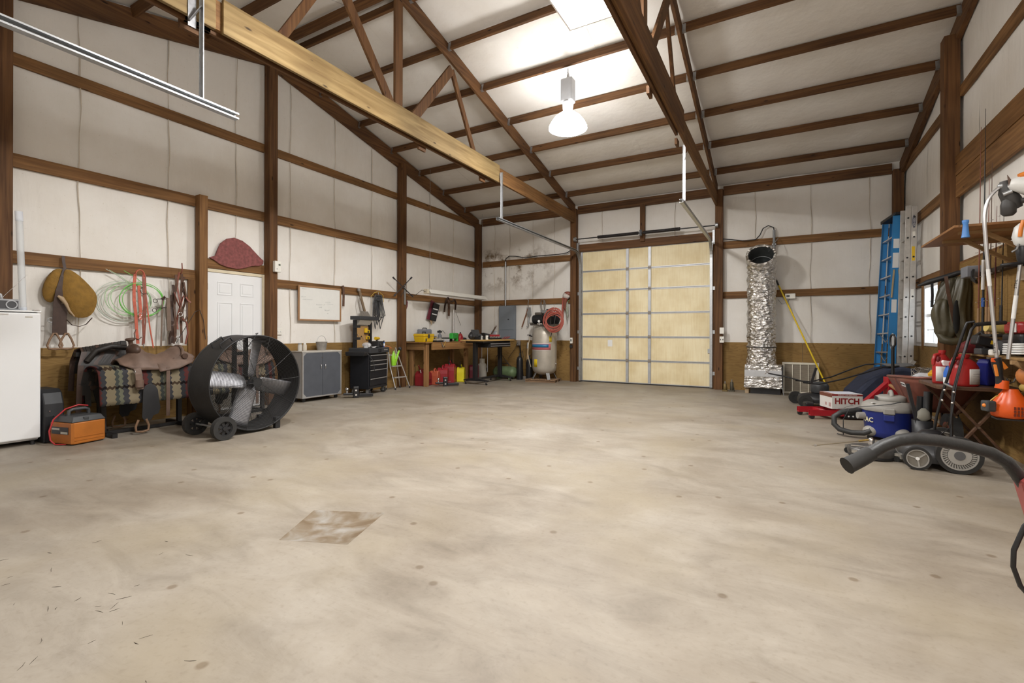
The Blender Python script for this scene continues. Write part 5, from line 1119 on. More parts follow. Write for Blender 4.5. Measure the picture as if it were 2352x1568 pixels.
t = Thing('green_case', 'bright green plastic case standing on the workbench', 'case', (-7.30,9.92,ZB), rz=0.25)
t.part('shell', MB().prism([(-0.19,0.07),(0.10,0.07),(0.12,0.0),(0.19,0.0),(0.20,0.20),(0.17,0.215),(0.08,0.215),(0.05,0.19),(-0.05,0.19),(-0.08,0.215),(-0.17,0.215),(-0.2,0.19)],-0.05,0.05,'x'), GRN, bevel=0.012)
t = Thing('red_can', 'red metal can with spout behind the green case on the workbench', 'can', (-7.33,10.24,ZB)); t.part('body', MB().lathe([(0.085,0),(0.09,0.02),(0.085,0.12),(0.05,0.19),(0.02,0.21)],n=18,sx=0.8), cm('gloss_red',(0.32,0.02,0.025),0.35)); t.part('cap', MB().cyl((0,0,0.211),(0,0,0.24),0.02,n=10), BLACK)
t = Thing('spray_bottle', 'grey trigger spray bottle standing behind the green case', 'spray bottle', (-7.60,9.72,ZB)); t.part('bottle', MB().lathe([(0.045,0),(0.05,0.02),(0.05,0.15),(0.025,0.20),(0.018,0.22)],n=16), GC); t.part('trigger', MB().prism([(-0.08,0.222),(0.06,0.222),(0.08,0.26),(0.0,0.29),(-0.09,0.27)],-0.018,0.018,'x'), DKG, bevel=0.006); t.part('hose', MB().tube([(0,0.02,0.25),(0,0.12,0.28),(0.02,0.20,0.20)],0.005,5), BLACK)
t = Thing('yellow_jar', 'small jar with yellow label beside the grey tool case', 'jar', (-7.60,9.53,ZB)); t.part('jar', MB().lathe([(0.045,0),(0.045,0.10),(0.03,0.115)],n=16), YEL); t.part('lid', MB().cyl((0,0,0.1155),(0,0,0.145),0.036,n=14), GC)
t = Thing('bench_vise_clamp', 'rusty pliers and clips hooked on the front edge of the workbench', 'pliers', (-7.165,9.30,0.90), world=True)
t.part('jaw', MB().tube([(-7.163,9.22,1.04),(-7.158,9.26,0.97),(-7.158,9.30,0.90)],0.010,6), RUSTY); t.part('handle', MB().tube([(-7.158,9.38,1.06),(-7.156,9.33,0.97),(-7.157,9.29,0.92)],0.012,6), mat('mustard_grip',(0.40,0.24,0.04),0.5)); t.part('clip', MB().tube([(-7.16,9.24,0.94),(-7.155,9.30,0.955),(-7.155,9.36,0.93)],0.009,6), GALV)
t = Thing('grinder', 'black angle grinder and leather gloves heap near the bench corner', 'grinder', (-7.40,10.45,ZB)); t.part('body', MB().tube([(0,-0.14,0.05),(0,0,0.055),(0,0.12,0.05)],0.045,12), BLACK); t.part('head', MB().cyl((0.02,-0.14,0.01),(0.02,-0.14,0.09),0.04,n=14), DKG); t.part('guard', MB().cyl((0.02,-0.14,0.002),(0.02,-0.14,0.0095),0.065,n=18), RUSTY)
# ================================================================== black height-adjustable bench
t = Thing('adjustable_bench', 'black steel adjustable bench with maple top, two drawers and casters', 'workbench', (-6.52,10.35,0), world=True)
t.part('top', MB().box(-6.86,-6.18,9.58,11.12,1.065,1.10), wood('maple_y','y',(0.60,0.40,0.16),(0.42,0.26,0.09),fine=12), bevel=0.004)
t.part('frame', MB().box(-6.78,-6.26,9.70,11.0,1.02,1.0645), BLKMET, bevel=0.005)
db = t.part('drawer_box', MB().box(-6.70,-6.245,9.95,10.97,0.905,1.0195), BLKMET, bevel=0.004)
for z in (0.912,0.968):
    d_ = t.part('drawer', MB().box(-6.2445,-6.228,9.96,10.96,z,z+0.048), BLKMET, db, bevel=0.003); t.part('pull', MB().box(-6.2275,-6.215,9.98,10.94,z+0.018,z+0.038), ALU, db, bevel=0.003)
for y in (9.78,10.96):
    t.part('column', MB().box(-6.60,-6.50,y-0.045,y+0.045,0.12,1.0195), BLKMET, bevel=0.006)
    t.part('foot', MB().prism([(-6.88,0.085),(-6.17,0.085),(-6.17,0.11),(-6.45,0.155),(-6.65,0.155),(-6.88,0.11)],y-0.04,y+0.04,'y'), BLKMET, bevel=0.006)
    for x in (-6.83,-6.22):
        c_ = t.part('caster', MB().cyl((x-0.012,y,0.032),(x+0.012,y,0.032),0.032,n=14), RUBBER); t.part('caster_fork', MB().box(x-0.02,x-0.0145,y-0.02,y+0.02,0.025,0.084).box(x+0.0145,x+0.02,y-0.02,y+0.02,0.025,0.084).box(x-0.02,x+0.02,y-0.02,y+0.02,0.07,0.0845), CHROME, c_)
t.part('base_beam', MB().box(-6.60,-6.50,9.83,10.91,0.115,0.15), BLKMET)
t.part('crank_rod', MB().cyl((-6.30,9.95,0.30),(-6.30,9.95,0.90),0.006,n=6), GALV)
ZM = 1.1015
# driver / plier set
t = Thing('driver_set', 'rack of red-handled screwdrivers on the maple bench top', 'screwdrivers', (-6.42,10.50,ZM))
t.part('rack', MB().box(-0.03,0.03,-0.26,0.28,0,0.045), BLACK, bevel=0.004)
for k in range(11):
    s_ = t.part('driver', MB().cyl((0,-0.24+0.045*k,0.0455),(0,-0.24+0.045*k,0.075),0.009,n=8), CHROME); t.part('driver_grip', MB().cyl((0,-0.24+0.045*k,0.0755),(0,-0.24+0.045*k,0.125+0.015*((k*3)%3)),0.013,n=8), cm('gloss_red',(0.32,0.02,0.025)), s_)
for k in range(4):
    o = Thing('pliers', ['red-handled pliers lying at the right end of the maple bench','red-handled wire cutters next to the screwdriver rack','red-handled snips among the pliers on the maple bench','red-handled long nose pliers nearest the bench end'][k], 'pliers', (-6.40+0.03*(k%2),10.86+0.065*k,ZM+0.001), rz=0.3*k)
    o.part('grip', MB().tube([(-0.03,0,0.012),(0,0.012,0.02),(0.05,0.012,0.05),(0.08,0.02,0.07)],0.009,6), MATS['gloss_red']); o.part('jaw', MB().cyl((-0.031,0,0.012),(-0.09,0,0.012),0.008,0.004,n=6), CHROME)
for k, (x, y, r_, h_, m_, lab) in enumerate(((-6.34,9.98,0.035,0.10,WHPL,'white can with round label at the front of the maple bench'),(-6.45,9.92,0.032,0.09,mat('tin',(0.5,0.5,0.48),0.35,0.6),'small metal tin beside the white can on the maple bench'))):
    o = Thing('paint_tin', lab, 'can', (x,y,ZM)); o.part('body', MB().cyl((0,0,0),(0,0,h_),r_,n=18), m_); o.part('rim', MB().ring((0,0,h_),(0,0,h_+0.006),r_,r_-0.006,18), GALV); o.part('label', MB().box(r_-0.001,r_+0.002,-0.012,0.012,0.03,0.06), DKG)
t = Thing('drill_case', 'open dark drill case on the maple bench behind the white can', 'case', (-6.62,10.05,ZM)); t.part('base', MB().box(-0.12,0.12,-0.16,0.16,0,0.07), BLACK, bevel=0.01); t.part('lid', MB().obox((-0.10,0,0.16),(0.03,0.32,0.18),RY(-0.3)), DKG, bevel=0.008); t.part('drill', MB().tube([(0.02,-0.10,0.10),(0.02,0.05,0.105)],0.035,10), DKG)
t = Thing('welding_mask', 'black welding mask resting on the left end of the maple bench', 'mask', (-6.62,9.72,ZM)); t.part('shell', MB().ball((0,0,0.085),0.085,14,8,(0.9,1.2,0.98)), BLACK); t.part('window', MB().box(0.070,0.082,-0.05,0.05,0.07,0.12), DKG); t.part('peak', MB().prism([(-0.06,0.15),(0.05,0.13),(0.0,0.20)],-0.02,0.02,'y'), BLACK)
t = Thing('cardboard_disc', 'tan cardboard sanding disc propped up on the maple bench', 'sanding disc', (-6.78,9.98,ZM)); t.part('disc', MB().cyl((-0.01,0,0.085),(0.01,0.0,0.09),0.085,n=8), mat('tan_paper',(0.42,0.30,0.16),0.8))
t = Thing('handsaw', 'hand saw with wooden grip propped in a dark tool caddy on the maple bench', 'saw', (-6.70,10.62,ZM)); t.part('caddy', MB().add([(-0.1,-0.2,0),(0.1,-0.2,0),(0.1,0.2,0),(-0.1,0.2,0),(-0.05,-0.28,0.17),(0.05,-0.28,0.17),(0.05,0.26,0.10),(-0.05,0.26,0.10)],[(0,3,2,1),(4,5,6,7),(0,1,5,4),(1,2,6,5),(2,3,7,6),(3,0,4,7)]), BLACK); t.part('blade', MB().prism([(0.0,0.12),(0.10,0.14),(0.28,0.30),(0.24,0.34)],0.055,0.06,'x'), mat('rust_brown',(0.14,0.09,0.06),0.6,0.4)); t.part('grip', MB().tube([(0.05,0.24,0.30),(0.05,0.30,0.33),(0.05,0.31,0.36)],0.014,6), BRN)
t = Thing('blue_grey_box', 'pale blue-grey folder box standing on the bench against the breaker panel', 'box', (-6.76,10.98,ZM)); t.part('box', MB().box(-0.03,0.03,-0.10,0.12,0,0.22), mat('pale_blue_grey',(0.42,0.47,0.52),0.5), bevel=0.005); t.part('spine', MB().box(0.0305,0.035,0.07,0.10,0.03,0.19), WHITE)
for k in range(3):
    o = Thing('tape_roll', ['roll of black tape on the maple bench near the pliers','roll of dark grey tape on the maple bench','spool of grey wire at the back of the maple bench'][k], 'tape', (-6.58,10.70+0.13*k,ZM)); o.part('roll', MB().ring((0,-0.02,0.055),(0,0.02,0.055),0.055,0.028,20), (BLACK,DKG,GC)[k]); o.part('core', MB().ring((0,-0.018,0.055),(0,0.018,0.055),0.0275,0.022,16), TAN)
# ================================================================== hung on the left wall, middle
solo('leather_strap', MB().strap([(-7.77,6.76,2.22),(-7.765,6.775,2.17),(-7.765,6.78,2.0),(-7.765,6.775,1.80)],0.05,0.008), BRN, 'short brown leather strap hanging right of the whiteboard', 'strap')
t = Thing('brush_hook', 'rusty brush axe hanging head down above the tool chest', 'axe', (-7.77,7.26,1.6), world=True)
t.part('handle', MB().tube([(-7.77,7.20,2.16),(-7.765,7.26,1.95),(-7.76,7.34,1.72)],0.028,8), mat('weathered_grey_wood',(0.20,0.14,0.085),0.8)); t.part('head', MB().prism([(7.24,1.72),(7.42,1.72),(7.50,1.60),(7.20,1.60)],-7.775,-7.745,'x'), RUSTY); t.part('cap', MB().cyl((-7.77,7.19,2.14),(-7.77,7.18,2.20),0.034,n=10), RUSTY)
t.part('ring_handle', MB().tube([(-7.76,7.24,2.10),(-7.755,7.17,1.9),(-7.755,7.22,1.70)],0.012,6), RUSTY)
t = Thing('cable_bundle', 'bundle of black cables and leads hanging on the wall right of the tool chest', 'cables', (-7.75,7.7,1.4), world=True)
t.part('hook', MB().tube([(-7.80,7.72,2.17),(-7.74,7.72,2.16),(-7.74,7.72,2.11)],0.006,6), GALV)
for k in range(7):
    yo = 7.62+0.03*k; lo = 1.35+0.08*((k*3)%5)
    pts = [(-7.755,yo+0.02,2.10),(-7.74-0.004*k,yo-0.05,1.9),(-7.74,yo-0.06,1.65),(-7.735,yo,lo),(-7.735,yo+0.06+0.01*k,1.65),(-7.74,yo+0.05,1.9),(-7.755,yo+0.03,2.10)]
    t.part('cable', MB().tube([tuple(v) for v in pts],0.010,6), BLACK if k%3 else DKG)
t.part('yellow_lead', MB().tube([(-7.75,7.50,2.04),(-7.74,7.60,2.14),(-7.74,7.74,2.17),(-7.74,7.86,2.10),(-7.745,7.88,1.95)],0.007,6), mat('mustard_cord',(0.5,0.33,0.05),0.5))
t.part('tie', MB().torus((-7.74,7.70,1.98),0.055,0.012,'z',14,6), DKG)
t = Thing('lug_wrench', 'four-way steel lug wrench hanging on the post above the workbench', 'lug wrench', (-7.63,8.40,2.0), world=True)
for a, b_ in (((-7.63,8.08,2.50),(-7.63,8.70,2.14)),((-7.63,8.12,2.12),(-7.63,8.66,2.56))):
    t.part('bar', MB().cyl(a,b_,0.011,n=8), mat('dark_tool_steel',(0.10,0.10,0.11),0.4,0.8)); 
    for p, q in ((a,b_),(b_,a)):
        p_, q_ = Vector(p), Vector(q); d_ = (q_-p_).normalized(); t.part('socket', MB().cyl(p_-d_*0.03,p_+d_*0.03,0.020,n=10), MATS['dark_tool_steel'])
t = Thing('pipe_wrench', 'long steel bar hanging on the face of the post under the lug wrench', 'steel bar', (-7.65,8.46,1.9), world=True); t.part('bar', MB().beam((-7.652,8.47,2.33),(-7.652,8.475,1.92),0.05,0.03,(1,0,0)), GALV, bevel=0.004); t.part('loop', MB().tube([(-7.64,8.47,2.33),(-7.64,8.45,2.38),(-7.64,8.49,2.38),(-7.64,8.475,2.33)],0.006,6), GALV)
solo('claw_hook', MB().tube([(-7.74,8.60,2.05),(-7.72,8.63,1.99),(-7.72,8.62,1.90),(-7.73,8.58,1.80)],0.018,8), cm('maroon_paint',(0.13,0.02,0.03)), 'maroon iron hook on the wall just right of the post', 'hook')
# fluorescent shop light
t = Thing('shop_light', 'white two-tube fluorescent shop light hanging above the workbench', 'shop light', (-7.35,10.1,2.2), world=True)
sl = MB().prism([(-7.42,2.20),(-7.33,2.30),(-7.27,2.30),(-7.18,2.20),(-7.19,2.20),(-7.275,2.29),(-7.325,2.29),(-7.41,2.20)],8.86,11.36,'y')
t.part('reflector', sl, WHPL)
t.part('ballast', MB().box(-7.335,-7.265,8.90,11.32,2.25,2.289), WHPL)
for x in (-7.355,-7.245): t.part('fluorescent_tube', MB().cyl((x,8.92,2.215),(x,11.30,2.215),0.019,n=12), mat('tube_white',(0.85,0.86,0.86),0.3)); 
for y in (8.90,11.32): t.part('socket_plate', MB().box(-7.39,-7.21,y-0.012,y+0.012,2.195,2.249), WHPL)
t.part('end_box', MB().box(-7.36,-7.24,8.79,8.858,2.19,2.30), mat('beige_box',(0.62,0.55,0.42),0.5), bevel=0.005)
for y in (8.95,11.25):
    t.part('chain', MB().tube([(-7.30,y-0.06,2.30),(-7.30,y,2.42),(-7.30,y+0.06,2.30)],0.003,5), GALV); t.part('chain', MB().cyl((-7.30,y,2.42),(-7.30,y,roof_z(y)-0.15),0.003,n=5), GALV)
t.part('cord', MB().tube([(-7.30,8.79,2.24),(-7.35,8.72,2.27),(-7.5,8.66,2.15),(-7.62,8.60,2.13),(-7.66,8.50,2.28),(-7.66,8.35,2.12)],0.006,6), BLACK)
t = Thing('drywall_saw_case', 'black and red packaged tool hanging on the wall under the shop light', 'tool', (-7.77,9.6,1.55), world=True)
t.part('card', MB().prism([(9.42,1.62),(9.60,2.10),(9.74,2.06),(9.57,1.58)],-7.79,-7.775,'x'), cm('maroon_card',(0.14,0.02,0.035))); t.part('holder', MB().prism([(9.52,1.60),(9.66,2.04),(9.90,2.0),(9.74,1.56)],-7.7745,-7.74,'x'), BLACK, bevel=0.006); t.part('tip', MB().prism([(9.53,1.60),(9.66,1.60),(9.62,1.46)],-7.785,-7.778,'x'), TAN)
for k, (a, b_) in enumerate(((0.35,0.62),(0.25,0.32))): t.part('stripe', MB().prism([(9.52+0.14*b_+0.01,1.60+0.44*b_),(9.52+0.14*b_+0.20,1.575+0.44*b_),(9.52+0.14*b_+0.208,1.60+0.44*b_),(9.52+0.14*b_+0.018,1.625+0.44*b_)],-7.7395,-7.737,'x'), WHITE)
t = Thing('tool_belt', 'dark leather tool belt draped over the girt under the shop light', 'belt', (-7.76,10.25,1.75), world=True)
t.part('belt', MB().strap([(-7.765,10.12,1.82),(-7.76,10.14,1.98),(-7.755,10.20,2.16),(-7.755,10.26,2.22),(-7.755,10.34,2.12),(-7.755,10.46,2.11),(-7.755,10.55,2.19),(-7.755,10.62,2.10),(-7.76,10.60,1.90)],0.05,0.01,(1,0,0)), LEA)
t.part('sheath', MB().strap([(-7.745,10.28,2.16),(-7.74,10.29,1.95),(-7.745,10.29,1.72)],0.085,0.014), BRN); t.part('buckle', MB().torus((-7.742,10.29,1.69),0.03,0.005,'x',14,6), CHROME)
t = Thing('steel_pipe', 'bent steel pipe standing on the workbench against the wall', 'pipe', (-7.72,10.52,1.05), world=True); t.part('pipe', MB().tube([(-7.74,10.50,1.90),(-7.735,10.50,1.30),(-7.72,10.51,1.14),(-7.66,10.53,1.07)],0.02,8), CHROME); t.part('elbow', MB().ball((-7.645,10.535,1.072),0.026), CHROME)
solo('thin_rod', MB().cyl((-7.755,10.62,1.84),(-7.765,10.86,1.48),0.006,n=6), RUSTY, 'thin rusty rod hanging aslant right of the steel pipe', 'rod')
# ================================================================== BACK WALL
GREYP = mat('panel_grey',(0.20,0.225,0.255),0.45,0.1,0.05,4)
t = Thing('breaker_panel', 'grey electrical breaker panel with conduit on the back wall', 'breaker panel', (-6.77,11.73,1.1), world=True)
t.part('box', MB().box(-7.03,-6.51,11.70,11.79,1.10,2.04), GREYP, bevel=0.006)
dd = t.part('door', MB().box(-6.99,-6.55,11.69,11.6995,1.36,2.0), GREYP, bevel=0.004); t.part('latch', MB().box(-6.73,-6.69,11.683,11.6898,1.64,1.67), BLKMET, dd)
t.part('conduit', MB().cyl((-6.84,11.75,2.041),(-6.84,11.75,3.30),0.021,n=12), GALV); t.part('coupling', MB().cyl((-6.84,11.75,3.18),(-6.84,11.75,3.24),0.028,n=12), GALV)
t.part('service_cable', MB().tube([(-6.84,11.75,3.30),(-6.83,11.75,3.39),(-6.72,11.75,3.45),(-6.5,11.75,3.43),(-6.2,11.75,3.36),(-5.8,11.75,3.385),(-5.2,11.75,3.38),(-4.95,11.75,3.40),(-4.84,11.74,3.46)],0.012,7), BLKMET)
t = Thing('green_air_tank', 'old green portable air tank lying under the maple bench', 'air tank', (-6.65,11.42,0))
t.part('tank', MB().lathe([(0.001,-0.36),(0.10,-0.34),(0.155,-0.27),(0.16,-0.2),(0.16,0.2),(0.155,0.27),(0.10,0.34),(0.001,0.36)],(0,0,0.19),22,RY(pi/2)), mat('faded_green_paint',(0.13,0.19,0.09),0.5,0.2,0.2,9))
for x in (-0.18,0.18): t.part('foot', MB().box(x-0.02,x+0.02,-0.11,0.11,0,0.06), MATS['faded_green_paint'])
t.part('handle', MB().tube([(-0.2,0,0.34),(-0.18,0,0.42),(0.1,0,0.42),(0.12,0,0.34)],0.01,6), BLKMET); t.part('hose', MB().tube([(0.2,0,0.33),(0.05,-0.12,0.55),(-0.15,-0.05,0.75),(-0.32,0.05,0.6),(-0.36,0.1,0.3),(-0.2,0.17,0.2)],0.008,6), BLACK)
t = Thing('upright_handle_jack', 'tall black farm jack leaning in the corner beside the bench', 'jack', (-6.32,11.68,0), world=True)
t.part('bar', MB().beam((-6.22,11.68,0.0),(-6.38,11.74,1.05),0.045,0.02), BLKMET); t.part('head', MB().box(-6.44,-6.34,11.68,11.76,0.92,1.06), RUSTY, bevel=0.01); t.part('cable', MB().tube([(-6.4,11.68,1.0),(-6.5,11.66,0.8),(-6.7,11.66,0.55)],0.006,5), BLACK)
t = Thing('sledge_hammer', 'wood-handled sledge hammer standing upright against the plywood', 'hammer', (-6.08,11.60,0), world=True)
t.part('handle', MB().cyl((-6.08,11.60,0.10),(-6.09,11.70,1.02),0.019,0.022,n=10), mat('hickory',(0.45,0.30,0.15),0.6)); t.part('head', MB().box(-6.19,-5.98,11.56,11.64,0.0,0.085), RUSTY, bevel=0.012); t.part('collar', MB().cyl((-6.088,11.68,0.84),(-6.09,11.70,1.0),0.027,n=10), GALV)
for k, (x, lab) in enumerate(((-6.20,'black steel cylinder with hose left of the sledge hammer handle'),(-5.93,'dark gas cylinder between the sledge hammer and the compressor'))):
    t = Thing('black_cylinder', lab, 'cylinder', (x-0.02,11.52-0.05*(k==0),0)); t.part('tank', MB().lathe([(0.085,0),(0.09,0.02),(0.09,0.52-0.06*k),(0.07,0.60-0.06*k),(0.03,0.64-0.06*k)],n=18), BLKMET); t.part('valve', MB().cyl((0,0,0.64-0.06*k),(0,0,0.72-0.06*k),0.018,n=8), DKG); t.part('hose', MB().tube([(0.02,0,0.69-0.06*k),(0.09,-0.02,0.78-0.06*k),(0.10,0.02,0.60)],0.007,6), BLACK)
# pallet
PALW = wood('pallet_wood_x','x',(0.30,0.20,0.12),(0.15,0.09,0.05))
t = Thing('wooden_pallet', 'small weathered wooden pallet under the air compressor', 'pallet', (-5.42,11.30,0), rz=0.12)
for y in (-0.26,-0.0,0.26): t.part('runner', MB().box(-0.40,0.40,y-0.025,y+0.025,0,0.055), PALW)
for k in range(6): t.part('deck_board', MB().box(-0.40+0.136*k,-0.285+0.136*k,-0.31,0.31,0.0555,0.073), wood('pallet_wood_y','y',(0.33,0.22,0.13),(0.17,0.10,0.055)), bevel=0.003)
# compressor
TNK = mat('aged_silver_paint',(0.46,0.42,0.36),0.42,0.35,0.14,5)
t = Thing('air_compressor', 'tall silver upright air compressor with black pump on a pallet', 'air compressor', (-5.40,11.32,0.0735))
t.part('tank', MB().lathe([(0.001,0.10),(0.12,0.11),(0.24,0.15),(0.305,0.22),(0.322,0.30),(0.322,1.16),(0.305,1.25),(0.24,1.33),(0.12,1.38),(0.001,1.39)],n=40), TNK)
for k in range(4):
    a = pi/4+k*pi/2; t.part('leg', MB().add([(0.20*cos(a)-0.05*sin(a),0.20*sin(a)+0.05*cos(a),0.24),(0.20*cos(a)+0.05*sin(a),0.20*sin(a)-0.05*cos(a),0.24),(0.33*cos(a)+0.04*sin(a),0.33*sin(a)-0.04*cos(a),0.0),(0.33*cos(a)-0.04*sin(a),0.33*sin(a)+0.04*cos(a),0.0)],[(0,1,2,3)]), GALV, solid=0.012, recalc=False)
def on_tank(a0, a1, z0, z1, r=0.324, n=10): return MB().grid(lambda u,v: (r*cos(a0+(a1-a0)*u), r*sin(a0+(a1-a0)*u), z0+(z1-z0)*v), n, 1)
lb = t.part('label_band', on_tank(-2.75,-0.62,0.76,0.92), mat('label_pink',(0.55,0.15,0.16),0.4), solid=0.002, recalc=False)
t.part('label_blue', on_tank(-2.55,-0.80,0.825,0.905,0.327), mat('label_teal',(0.02,0.16,0.32),0.4), lb, solid=0.002, recalc=False)
t.part('label_edge', on_tank(-2.75,-0.62,0.921,0.93,0.3255).grid(lambda u,v: (0.3255*cos(-2.75+2.13*u), 0.3255*sin(-2.75+2.13*u), 0.75+0.009*v),10,1), WHITE, lb, solid=0.001, recalc=False)
t.part('warning_sticker', on_tank(-2.1,-1.75,0.32,0.52), mat('warning_yellow',(0.68,0.50,0.02),0.4), solid=0.002, recalc=False)
t.part('warning_sticker', on_tank(-0.75,-0.52,0.97,1.11), MATS['warning_yellow'], solid=0.002, recalc=False)
t.part('platform', MB().box(-0.33,0.36,-0.17,0.17,1.395,1.415).prism([(-0.36,1.47),(-0.33,1.395),(-0.29,1.395),(-0.29,1.47)],-0.17,0.17,'y'), mat('dusty_black',(0.09,0.075,0.06),0.7))
t.part('motor', MB().cyl((-0.30,0,1.56),(-0.02,0,1.56),0.115,n=22), BLKMET); t.part('motor_face', MB().cyl((-0.325,0,1.56),(-0.301,0,1.56),0.105,n=22), DKG); t.part('capacitor', MB().cyl((-0.26,-0.02,1.70),(-0.08,-0.02,1.70),0.04,n=12), MATS['dusty_black'])
t.part('pump', MB().box(0.02,0.24,-0.12,0.10,1.416,1.62), BLKMET, bevel=0.015)
for k in range(5): t.part('cylinder_fin', MB().box(0.03,0.23,-0.11,0.09,1.63+0.035*k,1.645+0.035*k), mat('fin_grey',(0.30,0.29,0.27),0.5,0.4))
t.part('cylinder_head', MB().cyl((0.13,-0.01,1.60),(0.13,-0.01,1.82),0.07,n=16), DKG)
t.part('belt_guard', MB().prism([(-0.28,1.46),(0.34,1.43),(0.40,1.58),(0.32,1.76),(-0.20,1.72),(-0.30,1.62)],0.105,0.16,'y'), BLKMET, bevel=0.02)
t.part('pressure_gauge', MB().cyl((-0.06,-0.20,1.50),(-0.06,-0.225,1.50),0.032,n=16), WHITE); t.part('regulator', MB().cyl((-0.06,-0.18,1.40),(-0.06,-0.18,1.50),0.014,n=8).box(-0.12,0.02,-0.195,-0.165,1.42,1.45), CHROME)
t.part('side_valve', MB().cyl((-0.34,-0.02,1.10),(-0.44,-0.02,1.13),0.016,n=8).box(-0.50,-0.40,-0.03,-0.01,1.13,1.15), BLKMET)
t.part('drain_hose', MB().tube([(-0.40,-0.06,1.10),(-0.42,-0.10,0.9),(-0.44,-0.10,0.65),(-0.40,-0.10,0.45),(-0.36,-0.08,0.30)],0.010,6), mat('cream_hose',(0.55,0.47,0.34),0.6)); t.part('plug', MB().cyl((0.325,-0.03,0.40),(0.37,-0.03,0.40),0.014,n=8), CHROME)
# red hose
HOSE = mat('faded_red_hose',(0.36,0.085,0.06),0.55,0,0.12)
r_ = random.Random(3); pts = []
for k in range(8):
    oy, oz, rr = r_.uniform(-0.02,0.02), -0.022*k+0.06, 0.245+r_.uniform(-0.035,0.03)
    for i in range(30):
        a = 2*pi*i/30+pi/2; pts.append((-4.97+oy+rr*cos(a), 10.97-0.012*(k%4)+0.02*sin(a), 1.60+oz+rr*sin(a)))
t = Thing('air_hose', 'coil of faded red air hose hung over the air compressor', 'hose', (-4.97,10.97,1.35), world=True); t.part('coil', MB().tube(pts,0.014,7), HOSE); t.part('tail', MB().tube([pts[-1],(-5.0,10.99,1.38),(-5.05,11.0,1.26),(-5.08,11.0,1.15)],0.010,6), DKG)
t = Thing('wire_hanger_loops', 'wire loops hanging on the girt above the compressor', 'wire', (-5.66,11.74,1.8), world=True)
for k in range(3): t.part('loop', MB().tube([(-5.66+(-0.05+0.02*k),11.755-0.012*k,1.90),(-5.75+0.03*k,11.755-0.012*k,2.05),(-5.70,11.755-0.012*k,2.17),(-5.62,11.755-0.012*k,2.17),(-5.57-0.03*k,11.755-0.012*k,2.05),(-5.60,11.755-0.012*k,1.90)],0.006,6,closed=True), mat('grey_wire',(0.28,0.25,0.22),0.5,0.4))
t.part('junction_box', MB().box(-5.72,-5.58,11.73,11.79,1.82,1.90), GALV)
t = Thing('come_along', 'rusty come-along winch hanging by its hook on the back wall', 'winch', (-6.12,11.75,1.45), world=True)
t.part('handle', MB().beam((-6.11,11.745,1.95),(-6.30,11.74,1.44),0.03,0.022), mat('rust_orange',(0.24,0.10,0.05),0.65,0.3)); t.part('frame', MB().prism([(-6.15,1.98),(-6.04,1.98),(-6.02,1.78),(-6.08,1.70),(-6.14,1.80)],11.73,11.775,'y'), GALV); t.part('top_hook', MB().tube([(-6.11,11.76,1.98),(-6.12,11.76,2.10),(-6.10,11.76,2.17),(-6.14,11.765,2.20)],0.012,6), RUSTY); t.part('hook_block', MB().cyl((-6.10,11.75,1.55),(-6.09,11.75,1.70),0.028,n=10), GALV); t.part('bottom_hook', MB().tube([(-6.10,11.75,1.55),(-6.09,11.75,1.47),(-6.13,11.75,1.43),(-6.16,11.75,1.47)],0.012,6), GALV)
t = Thing('net_bundle', 'red and white netting bundle hanging on a nail left of the roll-up door', 'netting', (-4.96,11.73,1.75), world=True)
t.part('ball', MB().ball((-4.95,11.71,2.26),0.10,12,8,(1.1,0.7,0.95)), mat('white_net',(0.55,0.50,0.46),0.9,0,0.25,30)); t.part('hood', MB().ball((-4.92,11.72,2.30),0.10,12,8,(1.15,0.72,0.75)), REDL); t.part('tail', MB().tube([(-4.97,11.72,2.2),(-5.0,11.72,1.95),(-4.95,11.72,1.85)],0.04,8,rs=[0.07,0.045,0.02]), REDL); t.part('tail', MB().tube([(-5.03,11.72,2.22),(-5.06,11.72,1.9),(-5.04,11.72,1.68)],0.02,8,rs=[0.04,0.03,0.012]), HOSE)
t = Thing('cloth_bundle', 'grey-green cloth bundle hanging beside the door post', 'cloth', (-4.86,11.64,1.7), world=True); t.part('cloth', MB().lathe([(0.01,1.66),(0.03,1.74),(0.055,1.86),(0.045,2.0),(0.02,2.08)],(-4.87,11.585,0),10,sx=0.8,sy=0.6), mat('sage_cloth',(0.30,0.31,0.25),0.9,0,0.3,25)); t.part('tie', MB().cyl((-4.87,11.585,2.08),(-4.86,11.65,2.13),0.008,n=6), mat('green_string',(0.10,0.25,0.10),0.7))
t = Thing('outlet_box', 'white door button box with dark box beneath, left of the roll-up door', 'switch', (-4.80,11.64,0.9), world=True); t.part('plate', MB().box(-4.80,-4.735,11.60,11.645,1.0,1.15), WHPL, bevel=0.004); t.part('button', MB().box(-4.785,-4.755,11.594,11.5998,1.05,1.11), DKG); t.part('lower_box', MB().box(-4.81,-4.74,11.60,11.645,0.89,0.96), BLKMET)
switchplate('light_switch','upper white switch box on the post right of the roll-up door','switch',-1.15,11.648,1.33,0.09,0.14,1,'y')
switchplate('power_outlet','lower white outlet box on the post right of the roll-up door','outlet',-1.15,11.648,1.13,0.09,0.14,2,'y',False)
